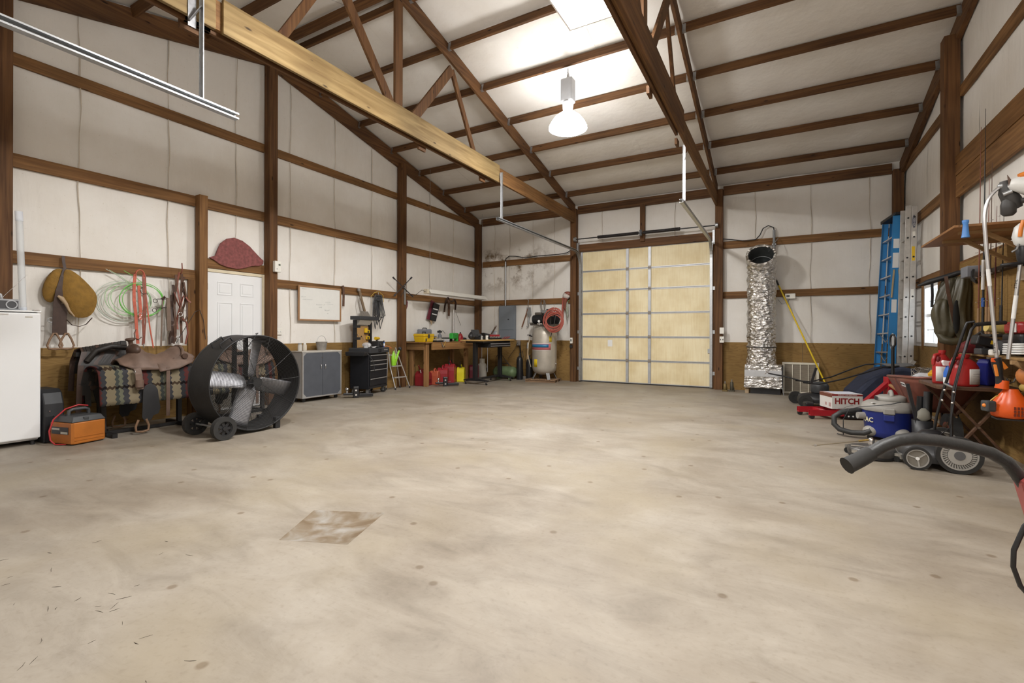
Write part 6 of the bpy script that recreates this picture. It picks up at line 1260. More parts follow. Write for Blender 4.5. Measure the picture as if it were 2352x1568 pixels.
# bottle jacks
for k, (x, y, m_, h_) in enumerate(((-1.06,11.40,mat('brass_jack',(0.16,0.11,0.04),0.5,0.5),0.16),(-0.93,11.44,mat('olive_jack',(0.07,0.06,0.04),0.5,0.4),0.20))):
    t = Thing('bottle_jack', ['small brass-coloured bottle jack on the floor right of the roll-up door','taller dark bottle jack, right one of the pair on the floor'][k], 'bottle jack', (x,y,0))
    t.part('base', MB().box(-0.055,0.055,-0.05,0.05,0,0.025), m_, bevel=0.005); t.part('cylinder', MB().lathe([(0.035,0.0255),(0.038,0.04),(0.036,h_),(0.02,h_+0.01)],n=14), m_); t.part('ram', MB().cyl((0,0,h_+0.01),(0,0,h_+0.06),0.015,n=10), RUSTY); t.part('pump', MB().cyl((0.045,0,0.0255),(0.045,0,0.09),0.01,n=8), m_)
# ------------------------------------------------------------------ foil duct
def foil():
    m, nt, N, L, b = _nt('crinkled_foil')
    tc = N.new('ShaderNodeTexCoord'); vo = N.new('ShaderNodeTexVoronoi'); vo.inputs['Scale'].default_value = 11
    mp = N.new('ShaderNodeMapping'); mp.inputs['Scale'].default_value = (1,1,1.7); L.new(tc.outputs['Object'], mp.inputs['Vector'])
    n = N.new('ShaderNodeTexNoise'); n.inputs['Scale'].default_value = 9; n.inputs['Detail'].default_value = 5; n.inputs['Distortion'].default_value = 1.2; L.new(mp.outputs[0], n.inputs['Vector'])
    L.new(mp.outputs[0], vo.inputs['Vector'])
    ad = N.new('ShaderNodeMath'); ad.operation = 'ADD'; L.new(n.outputs['Fac'], ad.inputs[0]); L.new(vo.outputs['Distance'], ad.inputs[1])
    bp = N.new('ShaderNodeBump'); bp.inputs['Strength'].default_value = 0.9; bp.inputs['Distance'].default_value = 0.05; L.new(ad.outputs[0], bp.inputs['Height']); L.new(bp.outputs[0], b.inputs['Normal'])
    b.inputs['Base Color'].default_value = (0.80,0.78,0.75,1); b.inputs['Metallic'].default_value = 0.95; b.inputs['Roughness'].default_value = 0.26; return m
FOIL = foil()
t = Thing('foil_duct', 'crinkled silver foil insulated duct elbow standing against the back wall', 'duct', (-0.35,11.42,0.62), world=True)
# swept duct: vertical column then elbow opening towards the room
path = [(-0.36,11.46,0.66+0.1*i) for i in range(19)]
for i in range(1,8):
    a = pi/2*0.62*i/7; path.append((-0.36, 11.46-0.34*(1-cos(a)), 2.48+0.38*sin(a)))
dl = Vector((0,-sin(pi/2*0.62),cos(pi/2*0.62))); path += [tuple(Vector(path[-1])+dl*0.09*k) for k in (1,2)]
rs = [0.275+0.012*sin(i*1.9)+0.008*sin(i*4.3) for i in range(len(path))]
def duct_mb(path, rs, n=36, jit=0.012):
    mb = MB(); V = []; P_ = [Vector(p) for p in path]; rj = random.Random(9)
    for i, p in enumerate(P_):
        d = (P_[min(i+1,len(P_)-1)]-P_[max(i-1,0)]).normalized(); a = Vector((1,0,0)); b_ = d.cross(a).normalized()
        for k in range(n): rr = rs[i]+rj.uniform(-jit,jit); V.append(p+(a*cos(2*pi*k/n)+b_*sin(2*pi*k/n))*rr)
    return mb.add(V,[(i*n+k,i*n+(k+1)%n,(i+1)*n+(k+1)%n,(i+1)*n+k) for i in range(len(P_)-1) for k in range(n)],True)
fine = []
for i in range(len(path)-1): fine += [tuple(Vector(path[i]).lerp(Vector(path[i+1]),s_)) for s_ in (0,0.5)]
fine.append(path[-1]); rsf = [0.272+0.010*sin(i*1.3)+0.006*sin(i*2.9) for i in range(len(fine))]
t.part('foil_jacket', duct_mb(fine, rsf), FOIL, recalc=False)
mo = Vector(path[-1])
t.part('rim', MB().tube([mo+(Vector((1,0,0))*cos(a)+dl.cross(Vector((1,0,0)))*sin(a))*0.262 for a in [2*pi*k/32 for k in range(32)]],0.028,8,closed=True), FOIL)
t.part('inner_liner', duct_mb([tuple(Vector(p)) for p in path[12:]], [0.235]*(len(path)-12), 32, 0.0), mat('duct_liner',(0.06,0.065,0.065),0.55,0.2,0.2,10), recalc=False)
t.part('liner_seam', MB().tube([Vector(path[-5])+(Vector((1,0,0))*cos(a)+dl.cross(Vector((1,0,0)))*sin(a))*0.228 for a in [2*pi*k/28 for k in range(28)]],0.006,6,closed=True), GALV)
t.part('tie_band', MB().tube([(-0.36+0.288*cos(a),11.46+0.288*sin(a),0.98) for a in [2*pi*k/32 for k in range(32)]],0.008,6,closed=True), BLKMET)
t = Thing('duct_plenum', 'foil-wrapped plenum box on legs under the foil duct', 'plenum', (-0.32,11.45,0), world=True)
t.part('box', MB().add([(-0.68,11.20,0.13),(0.03,11.20,0.13),(0.03,11.74,0.13),(-0.68,11.74,0.13),(-0.66,11.20,0.615),(0.02,11.20,0.615),(0.02,11.74,0.615),(-0.66,11.74,0.615)],[(0,3,2,1),(4,5,6,7),(0,1,5,4),(1,2,6,5),(2,3,7,6),(3,0,4,7)]), FOIL, bevel=0.01)
t.part('tape_strip', MB().box(-0.665,0.02,11.196,11.1995,0.37,0.50), mat('foil_tape',(0.55,0.56,0.58),0.4,0.6)); t.part('collar', MB().ring((-0.36,11.46,0.616),(-0.36,11.46,0.72),0.285,0.268,32), FOIL)
t.part('side_flange', MB().box(0.031,0.045,11.20,11.74,0.10,0.60), BLACK); t.part('base_tray', MB().box(-0.56,0.0,11.30,11.74,0.0,0.1295), BLKMET)
t.part('prop_stick', MB().cyl((0.06,11.17,0.0),(0.035,11.185,0.16),0.008,n=6), GALV); t.part('support_cloth', MB().box(-0.66,-0.585,11.28,11.40,0,0.10), TAN, bevel=0.01)
t.part('hanger_strap', MB().tube([(-0.22,11.30,2.98),(-0.12,11.5,3.18),(-0.05,11.745,3.32)],0.008,6), GALV)
t = Thing('wall_conduit', 'grey plastic conduit with looped black cable on the girt above the duct', 'conduit', (-0.15,11.74,3.0), world=True)
t.part('pipe', MB().cyl((-0.13,11.75,3.02),(-0.13,11.75,3.50),0.026,n=12), mat('pvc_grey',(0.26,0.27,0.28),0.5)); t.part('loop', MB().tube([(-0.13,11.75,3.50),(-0.14,11.75,3.56),(-0.24,11.75,3.61),(-0.34,11.75,3.56),(-0.40,11.75,3.42),(-0.48,11.75,3.33),(-0.7,11.75,3.32),(-1.0,11.74,3.38),(-1.14,11.72,3.40)],0.011,7), BLKMET); t.part('clamp', MB().box(-0.17,-0.09,11.735,11.785,3.18,3.21), GALV)
t = Thing('room_thermostat', 'white rectangular thermostat on the back wall beside the duct', 'thermostat', (0.17,11.76,2.0), world=True); t.part('case', MB().box(0.08,0.27,11.745,11.79,2.01,2.12), WHPL, bevel=0.008); t.part('display', MB().box(0.105,0.165,11.742,11.7448,2.05,2.085), DKG); t.part('wire', MB().tube([(0.16,11.76,2.01),(0.14,11.77,1.94),(0.02,11.78,1.90),(-0.05,11.79,2.0)],0.004,5), BLACK)
t = Thing('air_filter_grille', 'cream return-air grille standing on the floor beside the plenum', 'grille', (0.36,11.62,0))
CRM = mat('cream_enamel',(0.62,0.57,0.46),0.45); M_ = RX(-0.10)
fr = [(-0.33,0.33,0,0.045),(-0.33,0.33,0.615,0.66),(-0.33,-0.285,0.045,0.615),(0.285,0.33,0.045,0.615)]
for a in fr: t.part('frame', MB().obox(M_ @ Vector(((a[0]+a[1])/2,0,(a[2]+a[3])/2))+Vector((0,0,0.004)),(a[1]-a[0],0.03,a[3]-a[2]),M_), CRM, bevel=0.004)
for k in range(1,4): t.part('divider', MB().obox(M_ @ Vector((-0.285+0.1425*k,-0.004,0.33))+Vector((0,0,0.004)),(0.014,0.02,0.57),M_), CRM)
for k in range(34): t.part('louver', MB().obox(M_ @ Vector((0,0.004,0.058+0.0165*k))+Vector((0,0,0.004)),(0.57,0.012,0.003),M_ @ RX(0.6)), mat('louver_shade',(0.42,0.36,0.28),0.6))
t.part('filter', MB().obox(M_ @ Vector((0,0.013,0.33))+Vector((0,0,0.004)),(0.57,0.003,0.57),M_), mat('filter_grey',(0.22,0.19,0.16),0.9))
t = Thing('broom', 'yellow-handled push broom leaning against the back wall', 'broom', (0.80,11.35,0), world=True)
t.part('pole', MB().cyl((-0.04,11.74,2.30),(0.84,11.40,0.13),0.016,n=10), mat('yellow_fiberglass',(0.72,0.50,0.01),0.4)); t.part('tip', MB().cyl((-0.10,11.755,2.46),(-0.042,11.741,2.305),0.017,n=10), BLACK); t.part('brush_block', MB().box(0.62,1.06,11.34,11.44,0.08,0.129), BRN, bevel=0.006); t.part('bristles', MB().box(0.62,1.06,11.345,11.435,0.0,0.0795), BLACK)
# ================================================================== RIGHT: ladders
BLUE = mat('blue_fiberglass',(0.025,0.22,0.52),0.45,0,0.06,5)
t = Thing('fiberglass_stepladder', 'tall folded blue fiberglass stepladder leaning in the back right corner', 'ladder', (1.72,11.2,0), world=True)
far0, far1, nr0, nr1 = Vector((1.58,11.42,0.02)), Vector((1.74,11.46,3.36)), Vector((1.74,10.95,0.02)), Vector((1.845,11.0,3.42))
def rail_ch(mb, a, b_, wd, dp):
    d = (b_-a).normalized(); r = Vector((1,0,0)); r = (r-d*r.dot(d)).normalized(); u = d.cross(r).normalized()
    mb.beam(a, b_, 0.006, wd, r); 
    for s_ in (-1,1): mb.beam(a+r*(s_*wd/2)+u*(dp/2), b_+r*(s_*wd/2)+u*(dp/2), dp, 0.006, r)
    return mb
t.part('front_rail', rail_ch(MB(), nr0, nr1, 0.115, 0.035), BLUE); t.part('front_rail', rail_ch(MB(), far0, far1, 0.09, -0.035), BLUE)
o_ = Vector((0.105,0.0,0.0))
t.part('rear_rail', rail_ch(MB(), nr0+o_+Vector((0,0,0.10)), nr1+o_*0.9, 0.06, 0.03), BLUE); t.part('rear_rail', rail_ch(MB(), far0+o_, far1+o_*0.9, 0.05, -0.03), BLUE)
for k in range(9):
    s_ = 0.06+0.104*k; a, b_ = far0.lerp(far1,s_), nr0.lerp(nr1,s_); t.part('tread', MB().beam(a+Vector((0,-0.02,0)),b_+Vector((0,0.02,0)),0.07,0.022), ALT)
    if k in (0,1,2,3): t.part('tread_brace', MB().beam(a+Vector((0.01,-0.05,0)),a.lerp(b_,0.5)+Vector((0,0,-0.17)),0.012,0.006), ALT); t.part('tread_brace', MB().beam(b_+Vector((0,0.05,0)),a.lerp(b_,0.5)+Vector((0,0,-0.17)),0.012,0.006), ALT)
t.part('top_cap', MB().add([(1.67,11.50,3.365),(1.80,10.94,3.425),(1.98,10.96,3.425),(1.85,11.52,3.365),(1.67,11.50,3.425),(1.80,10.94,3.475),(1.98,10.96,3.475),(1.85,11.52,3.425)],[(0,3,2,1),(4,5,6,7),(0,1,5,4),(1,2,6,5),(2,3,7,6),(3,0,4,7)]), BLACK, bevel=0.01)
def on_rail(s0, s1, wd, m, nm, ell=False):
    a, b_ = nr0.lerp(nr1,s0), nr0.lerp(nr1,s1); off = Vector((0,-0.0055,0))
    if ell:
        c = (a+b_)/2+off; hh = (b_-a).length/2; t.part(nm, MB().prism([(c.x+wd/2*cos(2*pi*k/20)+0.03*(hh*sin(2*pi*k/20))/hh*0, c.z+hh*sin(2*pi*k/20)) for k in range(20)], c.y-0.006, c.y-0.003,'y'), m)
    else: t.part(nm, MB().beam(a+off, b_+off, 0.003, wd, (1,0,0)), m)
on_rail(0.825,0.875,0.085,WHITE,'label'); on_rail(0.72,0.80,0.088,WHITE,'label'); on_rail(0.48,0.55,0.075,WHITE,'label'); on_rail(0.27,0.37,0.075,WHITE,'label',True)
for dx in (-0.02,0.05): t.part('spreader', MB().beam(nr0.lerp(nr1,0.71)+Vector((dx,-0.014,0)),nr0.lerp(nr1,0.56)+Vector((dx*2.1,-0.014,0)),0.008,0.025,(1,0,0)), mat('pale_brass',(0.50,0.38,0.22),0.4,0.5))
AGE = mat('aged_aluminium',(0.50,0.48,0.45),0.42,0.7,0.12,14)
t = Thing('extension_ladder', 'aluminium extension ladder hung upright on the right wall beside the blue stepladder', 'ladder', (1.9,10.5,0.74), world=True)
for k, x in enumerate((1.845,1.928)):
    z0, z1 = 0.74+0.01*k, 3.44-0.02*k
    for y in (10.34,10.74): t.part('rail', MB().add([(x-0.05,y-0.012,z0),(x+0.025,y-0.012,z0),(x+0.025,y+0.012,z0),(x-0.05,y+0.012,z0),(x,y-0.012,z1),(x+0.075,y-0.012,z1),(x+0.075,y+0.012,z1),(x,y+0.012,z1)],[(0,3,2,1),(4,5,6,7),(0,1,5,4),(1,2,6,5),(2,3,7,6),(3,0,4,7)]), AGE, bevel=0.003)
    for j in range(8):
        z = z0+0.14+0.335*j; xx = x-0.05+0.05*(z-z0)/(z1-z0)+0.037; t.part('rung', MB().cyl((xx,10.353,z),(xx,10.727,z),0.016,n=10), AGE); t.part('rung_end', MB().cyl((xx,10.322,z),(xx,10.3275,z),0.015,n=10), BLKMET)
badge = t.part('badge', MB().prism([(1.955+0.024*cos(2*pi*k/20),3.16+0.11*sin(2*pi*k/20)) for k in range(20)],10.325,10.3275,'y'), mat('badge_blue_grey',(0.10,0.11,0.15),0.4))
t.part('lettering', text_mb('WERNER',0.042,facing((1.955,10.3245,3.16),(0,0,-1),(1,0,0)),0.0008), ALT, badge)
t.part('yellow_label', MB().box(1.925,1.968,10.325,10.3275,2.50,2.74), YEL); t.part('label', MB().box(1.935,1.972,10.325,10.3275,2.90,2.99), WHPL); t.part('label', MB().box(1.915,1.955,10.325,10.3275,1.85,2.02), WHPL)
t.part('ladder_shoe', MB().obox((1.935,10.31,0.77),(0.06,0.02,0.10),RY(0.5)), AGE); t.part('wall_hook', MB().tube([(2.05,10.5,2.14),(1.98,10.5,2.13),(1.98,10.5,2.20)],0.01,6), BLKMET)
# ================================================================== bagged mower at the back
NAVY = mat('navy_fabric',(0.018,0.024,0.05),0.75,0,0.25,8,0.3,25); DUSTY = mat('dusty_grey_fabric',(0.13,0.125,0.12),0.85,0,0.2,9)
t = Thing('bagging_mower', 'old push mower with a big navy grass bag under the ladders', 'lawn mower', (1.0,10.0,0), rz=0.26)
t.part('deck', MB().lathe([(0.30,0.07),(0.31,0.12),(0.28,0.20),(0.14,0.23),(0.001,0.24)],(-0.42,0,0),22,sx=1.15,sy=0.8), BLKMET)
t.part('engine', MB().lathe([(0.13,0.24),(0.14,0.27),(0.14,0.36),(0.10,0.42),(0.02,0.43)],(-0.42,0,0),18), DKG)
for x in (-0.72,-0.10):
    for y in (-0.26,0.26): t.part('wheel', MB().ring((x,y-0.025,0.11),(x,y+0.025,0.11),0.11,0.05,22).cyl((x,y-0.02,0.11),(x,y+0.02,0.11),0.05,n=16), RUBBER)
t.part('grass_bag', MB().prism([(-0.02,0.10),(0.04,0.30),(0.28,0.56),(0.48,0.68),(0.70,0.72),(0.90,0.69),(0.96,0.58),(0.92,0.20),(0.84,0.06)],-0.29,0.29,'y'), NAVY, bevel=0.06)
t.part('bag_top', MB().grid(lambda a,v: (0.50+0.40*a, -0.22+0.44*v, 0.725+0.01*a+0.025*sin(v*pi)+0.008*sin(a*9)), 10, 8), DUSTY, solid=0.012, recalc=False)
for y in (-0.22,0.22):
    t.part('handle_tube', MB().tube([(0.62,y*1.45,0.74),(0.40,y*1.45,0.72),(0.22,y*1.45,0.65),(-0.15,y*1.05,0.50),(-0.50,y*1.0,0.40),(-0.74,y*0.9,0.42)],0.012,8), BLKMET)
    t.part('upper_handle', MB().tube([(-0.66,y*0.9,0.42),(-0.95,y*0.6,0.50),(-1.22,y*0.25,0.55)],0.011,8), BLKMET)
t.part('crank_lever', MB().beam((-0.62,-0.2,0.40),(-0.54,-0.2,0.68),0.03,0.035), BLACK); t.part('clip', MB().tube([(-1.22,0,0.55),(-1.28,-0.02,0.60),(-1.25,0.02,0.63),(-1.22,0.0,0.60),(-1.29,0.0,0.54)],0.007,6), RUSTY)
# ================================================================== red jack, hitch box
REDP = mat('red_enamel',(0.40,0.015,0.025),0.35,0.1,0.08,6)
t = Thing('floor_jack', 'red steel lifting jack with tall black D-grip handle', 'jack', (0.85,8.75,0), rz=0.40)
for y in (-0.20,0.16):
    t.part('leg_channel', MB().box(-0.60,0.25,y-0.03,y+0.03,0.05,0.065).box(-0.60,0.25,y-0.03,y-0.025,0.0655,0.13).box(-0.60,0.25,y+0.025,y+0.03,0.0655,0.13), REDP)
    t.part('leg_wheel', MB().cyl((-0.57,y-0.02,0.035),(-0.57,y+0.02,0.035),0.035,n=14), BLACK)
    t.part('side_plate', MB().prism([(-0.14,0.02),(0.28,0.02),(0.34,0.06),(0.34,0.13),(-0.12,0.15),(-0.14,0.12)],y-0.055,y-0.035,'y'), BLKMET, bevel=0.006)
    for k in range(3): t.part('bolt', MB().cyl((-0.09+0.06*k,y-0.062,0.055),(-0.09+0.06*k,y-0.0555,0.055),0.012,n=8), WHITE)
t.part('cross_member', MB().box(-0.40,-0.33,-0.169,0.129,0.07,0.12), REDP); t.part('deck', MB().box(-0.22,0.30,-0.169,0.129,0.10,0.145), REDP, bevel=0.005)
t.part('rear_caster_block', MB().box(-0.46,-0.34,0.20,0.32,0.03,0.19), BLKMET, bevel=0.02)
t.part('lift_arm', MB().beam((0.22,-0.03,0.20),(0.60,-0.03,0.56),0.09,0.045,(0,0,1)), REDP); t.part('post_bracket', MB().box(0.55,0.61,-0.09,0.03,0.10,0.62).box(0.611,0.68,-0.09,-0.08,0.15,0.60).box(0.611,0.68,0.02,0.03,0.15,0.60), REDP, bevel=0.003)
t.part('handle', MB().cyl((0.645,-0.03,0.14),(0.645,-0.03,1.06),0.021,n=12), BLKMET)
t.part('d_grip', MB().tube([(0.645,-0.03,1.05),(0.645,-0.08,1.10),(0.645,-0.085,1.20),(0.645,-0.06,1.245),(0.645,0.0,1.245),(0.645,0.025,1.20),(0.645,0.02,1.10),(0.645,-0.03,1.05)],0.014,8), BLKMET)
CARD = mat('white_card',(0.66,0.66,0.63),0.5,0,0.04,12); REDK = mat('dark_red_ink',(0.25,0.02,0.02),0.5)
t = Thing('hitch_box', 'white and red cardboard hitch box lying on the red jack', 'box', (0.80,8.70,0.147), rz=0.38)
bx0, bx1, by0, by1, bh = -0.21, 0.21, -0.16, 0.20, 0.225
t.part('carton', MB().box(bx0,bx1,by0,by1,0,bh), CARD, bevel=0.003)
t.part('red_band', MB().box(bx0,bx1,by0-0.001,by0-0.0002,bh-0.030,bh-0.003), REDK); t.part('side_band', MB().box(bx0-0.001,bx0-0.0002,by0,by1,bh-0.055,bh-0.003), mat('brown_red_print',(0.16,0.05,0.03),0.5)); t.part('top_print', MB().box(bx0+0.06,bx1-0.02,by0+0.04,by1-0.02,bh+0.0002,bh+0.001), mat('pale_lilac_print',(0.62,0.64,0.74),0.5)); t.part('top_edge', MB().box(bx0,bx0+0.035,by0,by1,bh+0.0002,bh+0.001), REDK)
t.part('lettering', text_mb('HITCH',0.115,facing((-0.005,by0-0.0015,0.115),(1,0,0),(0,0,1)),0.0006,sx=0.98,bold=0.035), REDK)
t.part('small_lettering', text_mb('WEIGHT DISTRIBUTION',0.024,facing((0,by0-0.0022,bh-0.016),(1,0,0),(0,0,1)),0.0004), WHITE)
t.part('drawing_line', MB().tube([(-0.05,by0-0.001,0.02),(0.02,by0-0.001,0.05),(0.08,by0-0.001,0.058)],0.0015,4), BLACK); t.part('caption_bar', MB().box(-0.13,0.02,by0-0.001,by0-0.0002,0.012,0.016).box(0.05,0.14,by0-0.001,by0-0.0002,0.012,0.016), DKG)
t.part('side_print', MB().box(bx0-0.001,bx0-0.0002,by0+0.03,by0+0.09,0.03,0.09).box(bx0-0.001,bx0-0.0002,by0+0.15,by0+0.2,0.04,0.085), mat('dusty_pink_print',(0.45,0.30,0.28),0.5))
# ================================================================== shop vacuum
VB = mat('vac_blue',(0.012,0.025,0.19),0.42,0,0.08,4); VG = mat('vac_grey',(0.30,0.285,0.26),0.5,0,0.06,6)
t = Thing('shop_vacuum', 'blue and grey wet-dry shop vacuum with black hose', 'vacuum', (1.12,7.20,0), rz=-0.05)
t.part('drum', MB().lathe([(0.19,0.035),(0.21,0.04),(0.222,0.10),(0.25,0.34),(0.252,0.345)],n=40), VB)
lid = t.part('lid', MB().lathe([(0.262,0.346),(0.268,0.36),(0.262,0.39),(0.235,0.43),(0.19,0.455),(0.15,0.462)],n=40), VG)
t.part('motor_cover', MB().lathe([(0.15,0.463),(0.155,0.47),(0.148,0.51),(0.11,0.525),(0.001,0.53)],(0.03,0,0),32), VG, lid); t.part('carry_handle', MB().tube([(0.03,-0.10,0.515),(0.03,-0.07,0.555),(0.03,0.0,0.57),(0.03,0.07,0.555),(0.03,0.10,0.515)],0.022,8), VG, lid)
for k in range(5): t.part('vent_slot', MB().box(-0.115-0.004*k,-0.105-0.004*k,-0.10+0.018*k,-0.092+0.018*k,0.47,0.51), DKG, lid)
for a in (-1.62,1.5): 
    M_ = Matrix.Rotation(a,3,'Z'); t.part('latch', MB().obox(M_ @ Vector((0.272,0,0.36)),(0.03,0.11,0.07),M_), VG, bevel=0.012); t.part('latch_clip', MB().obox(M_ @ Vector((0.255,0,0.285)),(0.04,0.10,0.07),M_), VB, bevel=0.006)
t.part('inlet', MB().cyl((-0.20,-0.06,0.27),(-0.30,-0.10,0.27),0.045,0.04,n=16), VG); t.part('switch_label', MB().obox((-0.14,-0.17,0.445),(0.07,0.03,0.004),Matrix.Rotation(0.6,3,'Z')), WHITE)
t.part('hose', MB().tube([(-0.20,0.08,0.315),(-0.34,0.0,0.31),(-0.46,-0.05,0.285),(-0.535,-0.08,0.23),(-0.535,-0.10,0.14),(-0.48,-0.13,0.085),(-0.36,-0.15,0.06),(-0.24,-0.16,0.07),(-0.17,-0.17,0.11)],0.032,10), mat('black_hose',(0.03,0.03,0.03),0.55,0,0.2,30))
for k in range(4):
    a = radians(45+90*k)-0.2; c_ = (0.20*cos(a),0.20*sin(a)); t.part('caster_pod', MB().ball((c_[0],c_[1],0.10),0.085,16,8,(1,1,0.75)), VG); t.part('caster', MB().cyl((c_[0]*1.1,c_[1]*1.1-0.015,0.026),(c_[0]*1.1,c_[1]*1.1+0.015,0.026),0.026,n=12), BLACK)
ltr = MB()
for ch, a in (('V',-2.82),('A',-2.59),('C',-2.36)):
    rr = 0.2445; c_ = (rr*cos(a),rr*sin(a),0.235); tmb = text_mb(ch,0.078,facing(c_,(-sin(a),cos(a),0),(0,0,1)),0.0015,bold=0.02); ltr.add(tmb.v,tmb.f)
lo_ = t.part('lettering', ltr, mat('cream_print',(0.75,0.70,0.45),0.5)); lo_['kind'] = 'stuff'
t.part('power_cord', MB().tube([(0.10,-0.20,0.47),(0.0,-0.255,0.445),(-0.12,-0.25,0.42),(-0.27,-0.20,0.39),(-0.38,-0.12,0.34),(-0.44,-0.06,0.2),(-0.44,-0.08,0.012),(-0.5,0,0.006)],0.005,6), DKG)
t = Thing('hose_wands', 'upright black vacuum wands and brush in a dark caddy behind the vacuum', 'vacuum attachments', (1.375,6.87,0)); t.part('caddy', MB().lathe([(0.08,0),(0.085,0.02),(0.095,0.30),(0.085,0.30)],n=18), BLACK)
for k, (x, y, h_) in enumerate(((0.02,-0.02,0.62),(-0.03,0.03,0.56),(0.05,0.04,0.60))): t.part('wand', MB().cyl((x,y,0.05),(x+0.02,y,h_),0.028,0.032,n=12), DKG if k == 0 else BLACK)
t.part('flat_nozzle', MB().beam((-0.05,-0.04,0.25),(-0.14,-0.05,0.70),0.05,0.03), BLACK); t.part('brush', MB().lathe([(0.03,0.30),(0.07,0.33),(0.06,0.40),(0.02,0.44)],(0.0,-0.06,0),14,sx=0.9,sy=0.5), mat('bristle_grey',(0.25,0.24,0.20),0.9))
# ================================================================== wheelbarrow
TUB = mat('oxblood_tub',(0.20,0.068,0.048),0.35,0.1,0.15,5)
t = Thing('wheelbarrow', 'oxblood red wheelbarrow behind the shop vacuum', 'wheelbarrow', (1.60,7.56,0), rz=pi+0.06)
def tubw(a, v):
    an = a*2*pi; k = v; rx, ry = 0.21+0.15*k, 0.38+0.24*k; sq = (abs(cos(an))**4+abs(sin(an))**4)**-0.25
    return (rx*cos(an)*sq, ry*sin(an)*sq, 0.36+0.37*k+0.04*k*sin(an))
t.part('tub', MB().grid(tubw, 44, 6).add([tubw(i/44,0) for i in range(44)],[tuple(range(44))]), TUB, solid=0.012, recalc=False)
t.part('rim', MB().tube([tubw(i/44,1.0) for i in range(44)],0.014,7,closed=True), TUB)
t.part('sticker', MB().obox((0.352,0.33,0.66),(0.004,0.16,0.05),RY(0.385)), WHITE)
stk = text_mb('TRUE TEMPER',0.026,facing((0.3558,0.33,0.661),(0,1,0),(0.40,0,1)),0.0006); t.part('lettering', stk, DKG)
for x in (-0.20,0.20): t.part('handle', MB().tube([(x*0.4,0.55,0.22),(x,0.1,0.37),(x*1.1,-0.5,0.52),(x*1.15,-0.78,0.55)],0.022,8), wood('barrow_handle','y',(0.36,0.20,0.09),(0.2,0.1,0.04))); 
for x in (-0.20,0.20): t.part('leg', MB().tube([(x,-0.05,0.38),(x*1.15,-0.18,0.02),(x*1.15,-0.38,0.02),(x,-0.42,0.48)],0.014,8), BLKMET)
wh = t.part('wheel', MB().ring((-0.045,0.62,0.19),(0.045,0.62,0.19),0.19,0.10,26), RUBBER, bevel=0.02); t.part('hub', MB().cyl((-0.05,0.62,0.19),(0.05,0.62,0.19),0.0995,n=20), TUB, wh)
t.part('cross_brace', MB().beam((-0.23,-0.3,0.06),(0.23,-0.3,0.06),0.03,0.01), TUB); t.part('bolt', MB().ball((0.31,0.42,0.55),0.022), mat('rust_tan',(0.35,0.16,0.09),0.6))
t = Thing('tool_bag', 'clear plastic bag with a yellow tool lying in the wheelbarrow', 'bag', (1.56,7.34,0.66), rz=0.2); t.part('bag', MB().grid(lambda a,v: (-0.20+0.40*a, -0.12+0.24*v, 0.07+0.07*sin(a*pi)*sin(v*pi)+0.03*sin(a*11+v*4)*sin(v*7)), 14, 10), glass('crinkly_bag',(0.85,0.87,0.92),0.38,0.15), solid=0.003, recalc=False); t.part('yellow_tool', MB().beam((-0.05,-0.07,0.12),(0.03,0.03,0.16),0.05,0.04), mat('amber_plastic',(0.75,0.38,0.01),0.4), bevel=0.01); t.part('blue_card', MB().obox((0.07,0,0.10),(0.12,0.09,0.006),RZ(0.4)), mat('slate_blue',(0.06,0.10,0.18),0.5)); t.part('debris', MB().box(-0.16,0.2,-0.16,0.36,-0.12,0.0), mat('sawdust',(0.35,0.24,0.12),0.9,0,0.25,20), bevel=0.02)
t = Thing('netting_wad', 'wad of dark wire netting in the far end of the wheelbarrow', 'wire', (1.60,7.80,0.665))
r_ = random.Random(4); t.part('tangle', MB().tube([(0.15*sin(k*0.9)*cos(k*0.37),0.16*cos(k*0.71),0.09+0.08*sin(k*1.3)) for k in range(90)],0.004,5), RUSTY); t.part('base_wad', MB().ball((0,0,0.08),0.09,12,7,(1.3,1.4,0.7)), mat('dark_burlap',(0.10,0.08,0.06),0.9))
# ================================================================== folding table with jugs
TBR = wood('brown_table_x','x',(0.14,0.075,0.045),(0.07,0.035,0.02),rough=0.5)
t = Thing('folding_table', 'brown wooden folding tray table against the right wall', 'table', (1.63,6.52,0), world=True)
ro = [(1.41,6.11),(1.86,6.11),(1.93,6.15),(1.97,6.22),(1.97,6.85),(1.93,6.92),(1.86,6.95),(1.41,6.95),(1.36,6.92),(1.34,6.85),(1.34,6.2),(1.36,6.14)]
t.part('top', MB().prism(ro,0.715,0.75,'z'), TBR, bevel=0.006)
for y in (6.18,6.86):
    for a, b_ in (((1.40,y,0.70),(1.92,y+0.02,0.02)),((1.88,y+0.03,0.70),(1.42,y+0.03,0.02))): t.part('leg', MB().beam(a,b_,0.022,0.035,(0,1,0)), TBR, bevel=0.003)
    t.part('pivot', MB().cyl((1.655,y-0.02,0.36),(1.655,y+0.05,0.36),0.010,n=8), CHROME)
t.part('stretcher', MB().beam((1.455,6.21,0.08),(1.455,6.89,0.08),0.02,0.03), TBR); t.part('top_rail', MB().beam((1.86,6.21,0.69),(1.86,6.89,0.69),0.02,0.03), mat('orange_wood',(0.34,0.16,0.06),0.6))
RJ = mat('jug_red',(0.36,0.018,0.018),0.35,0,0.05); LBL = mat('paper_label',(0.68,0.66,0.63),0.6,0,0.03)
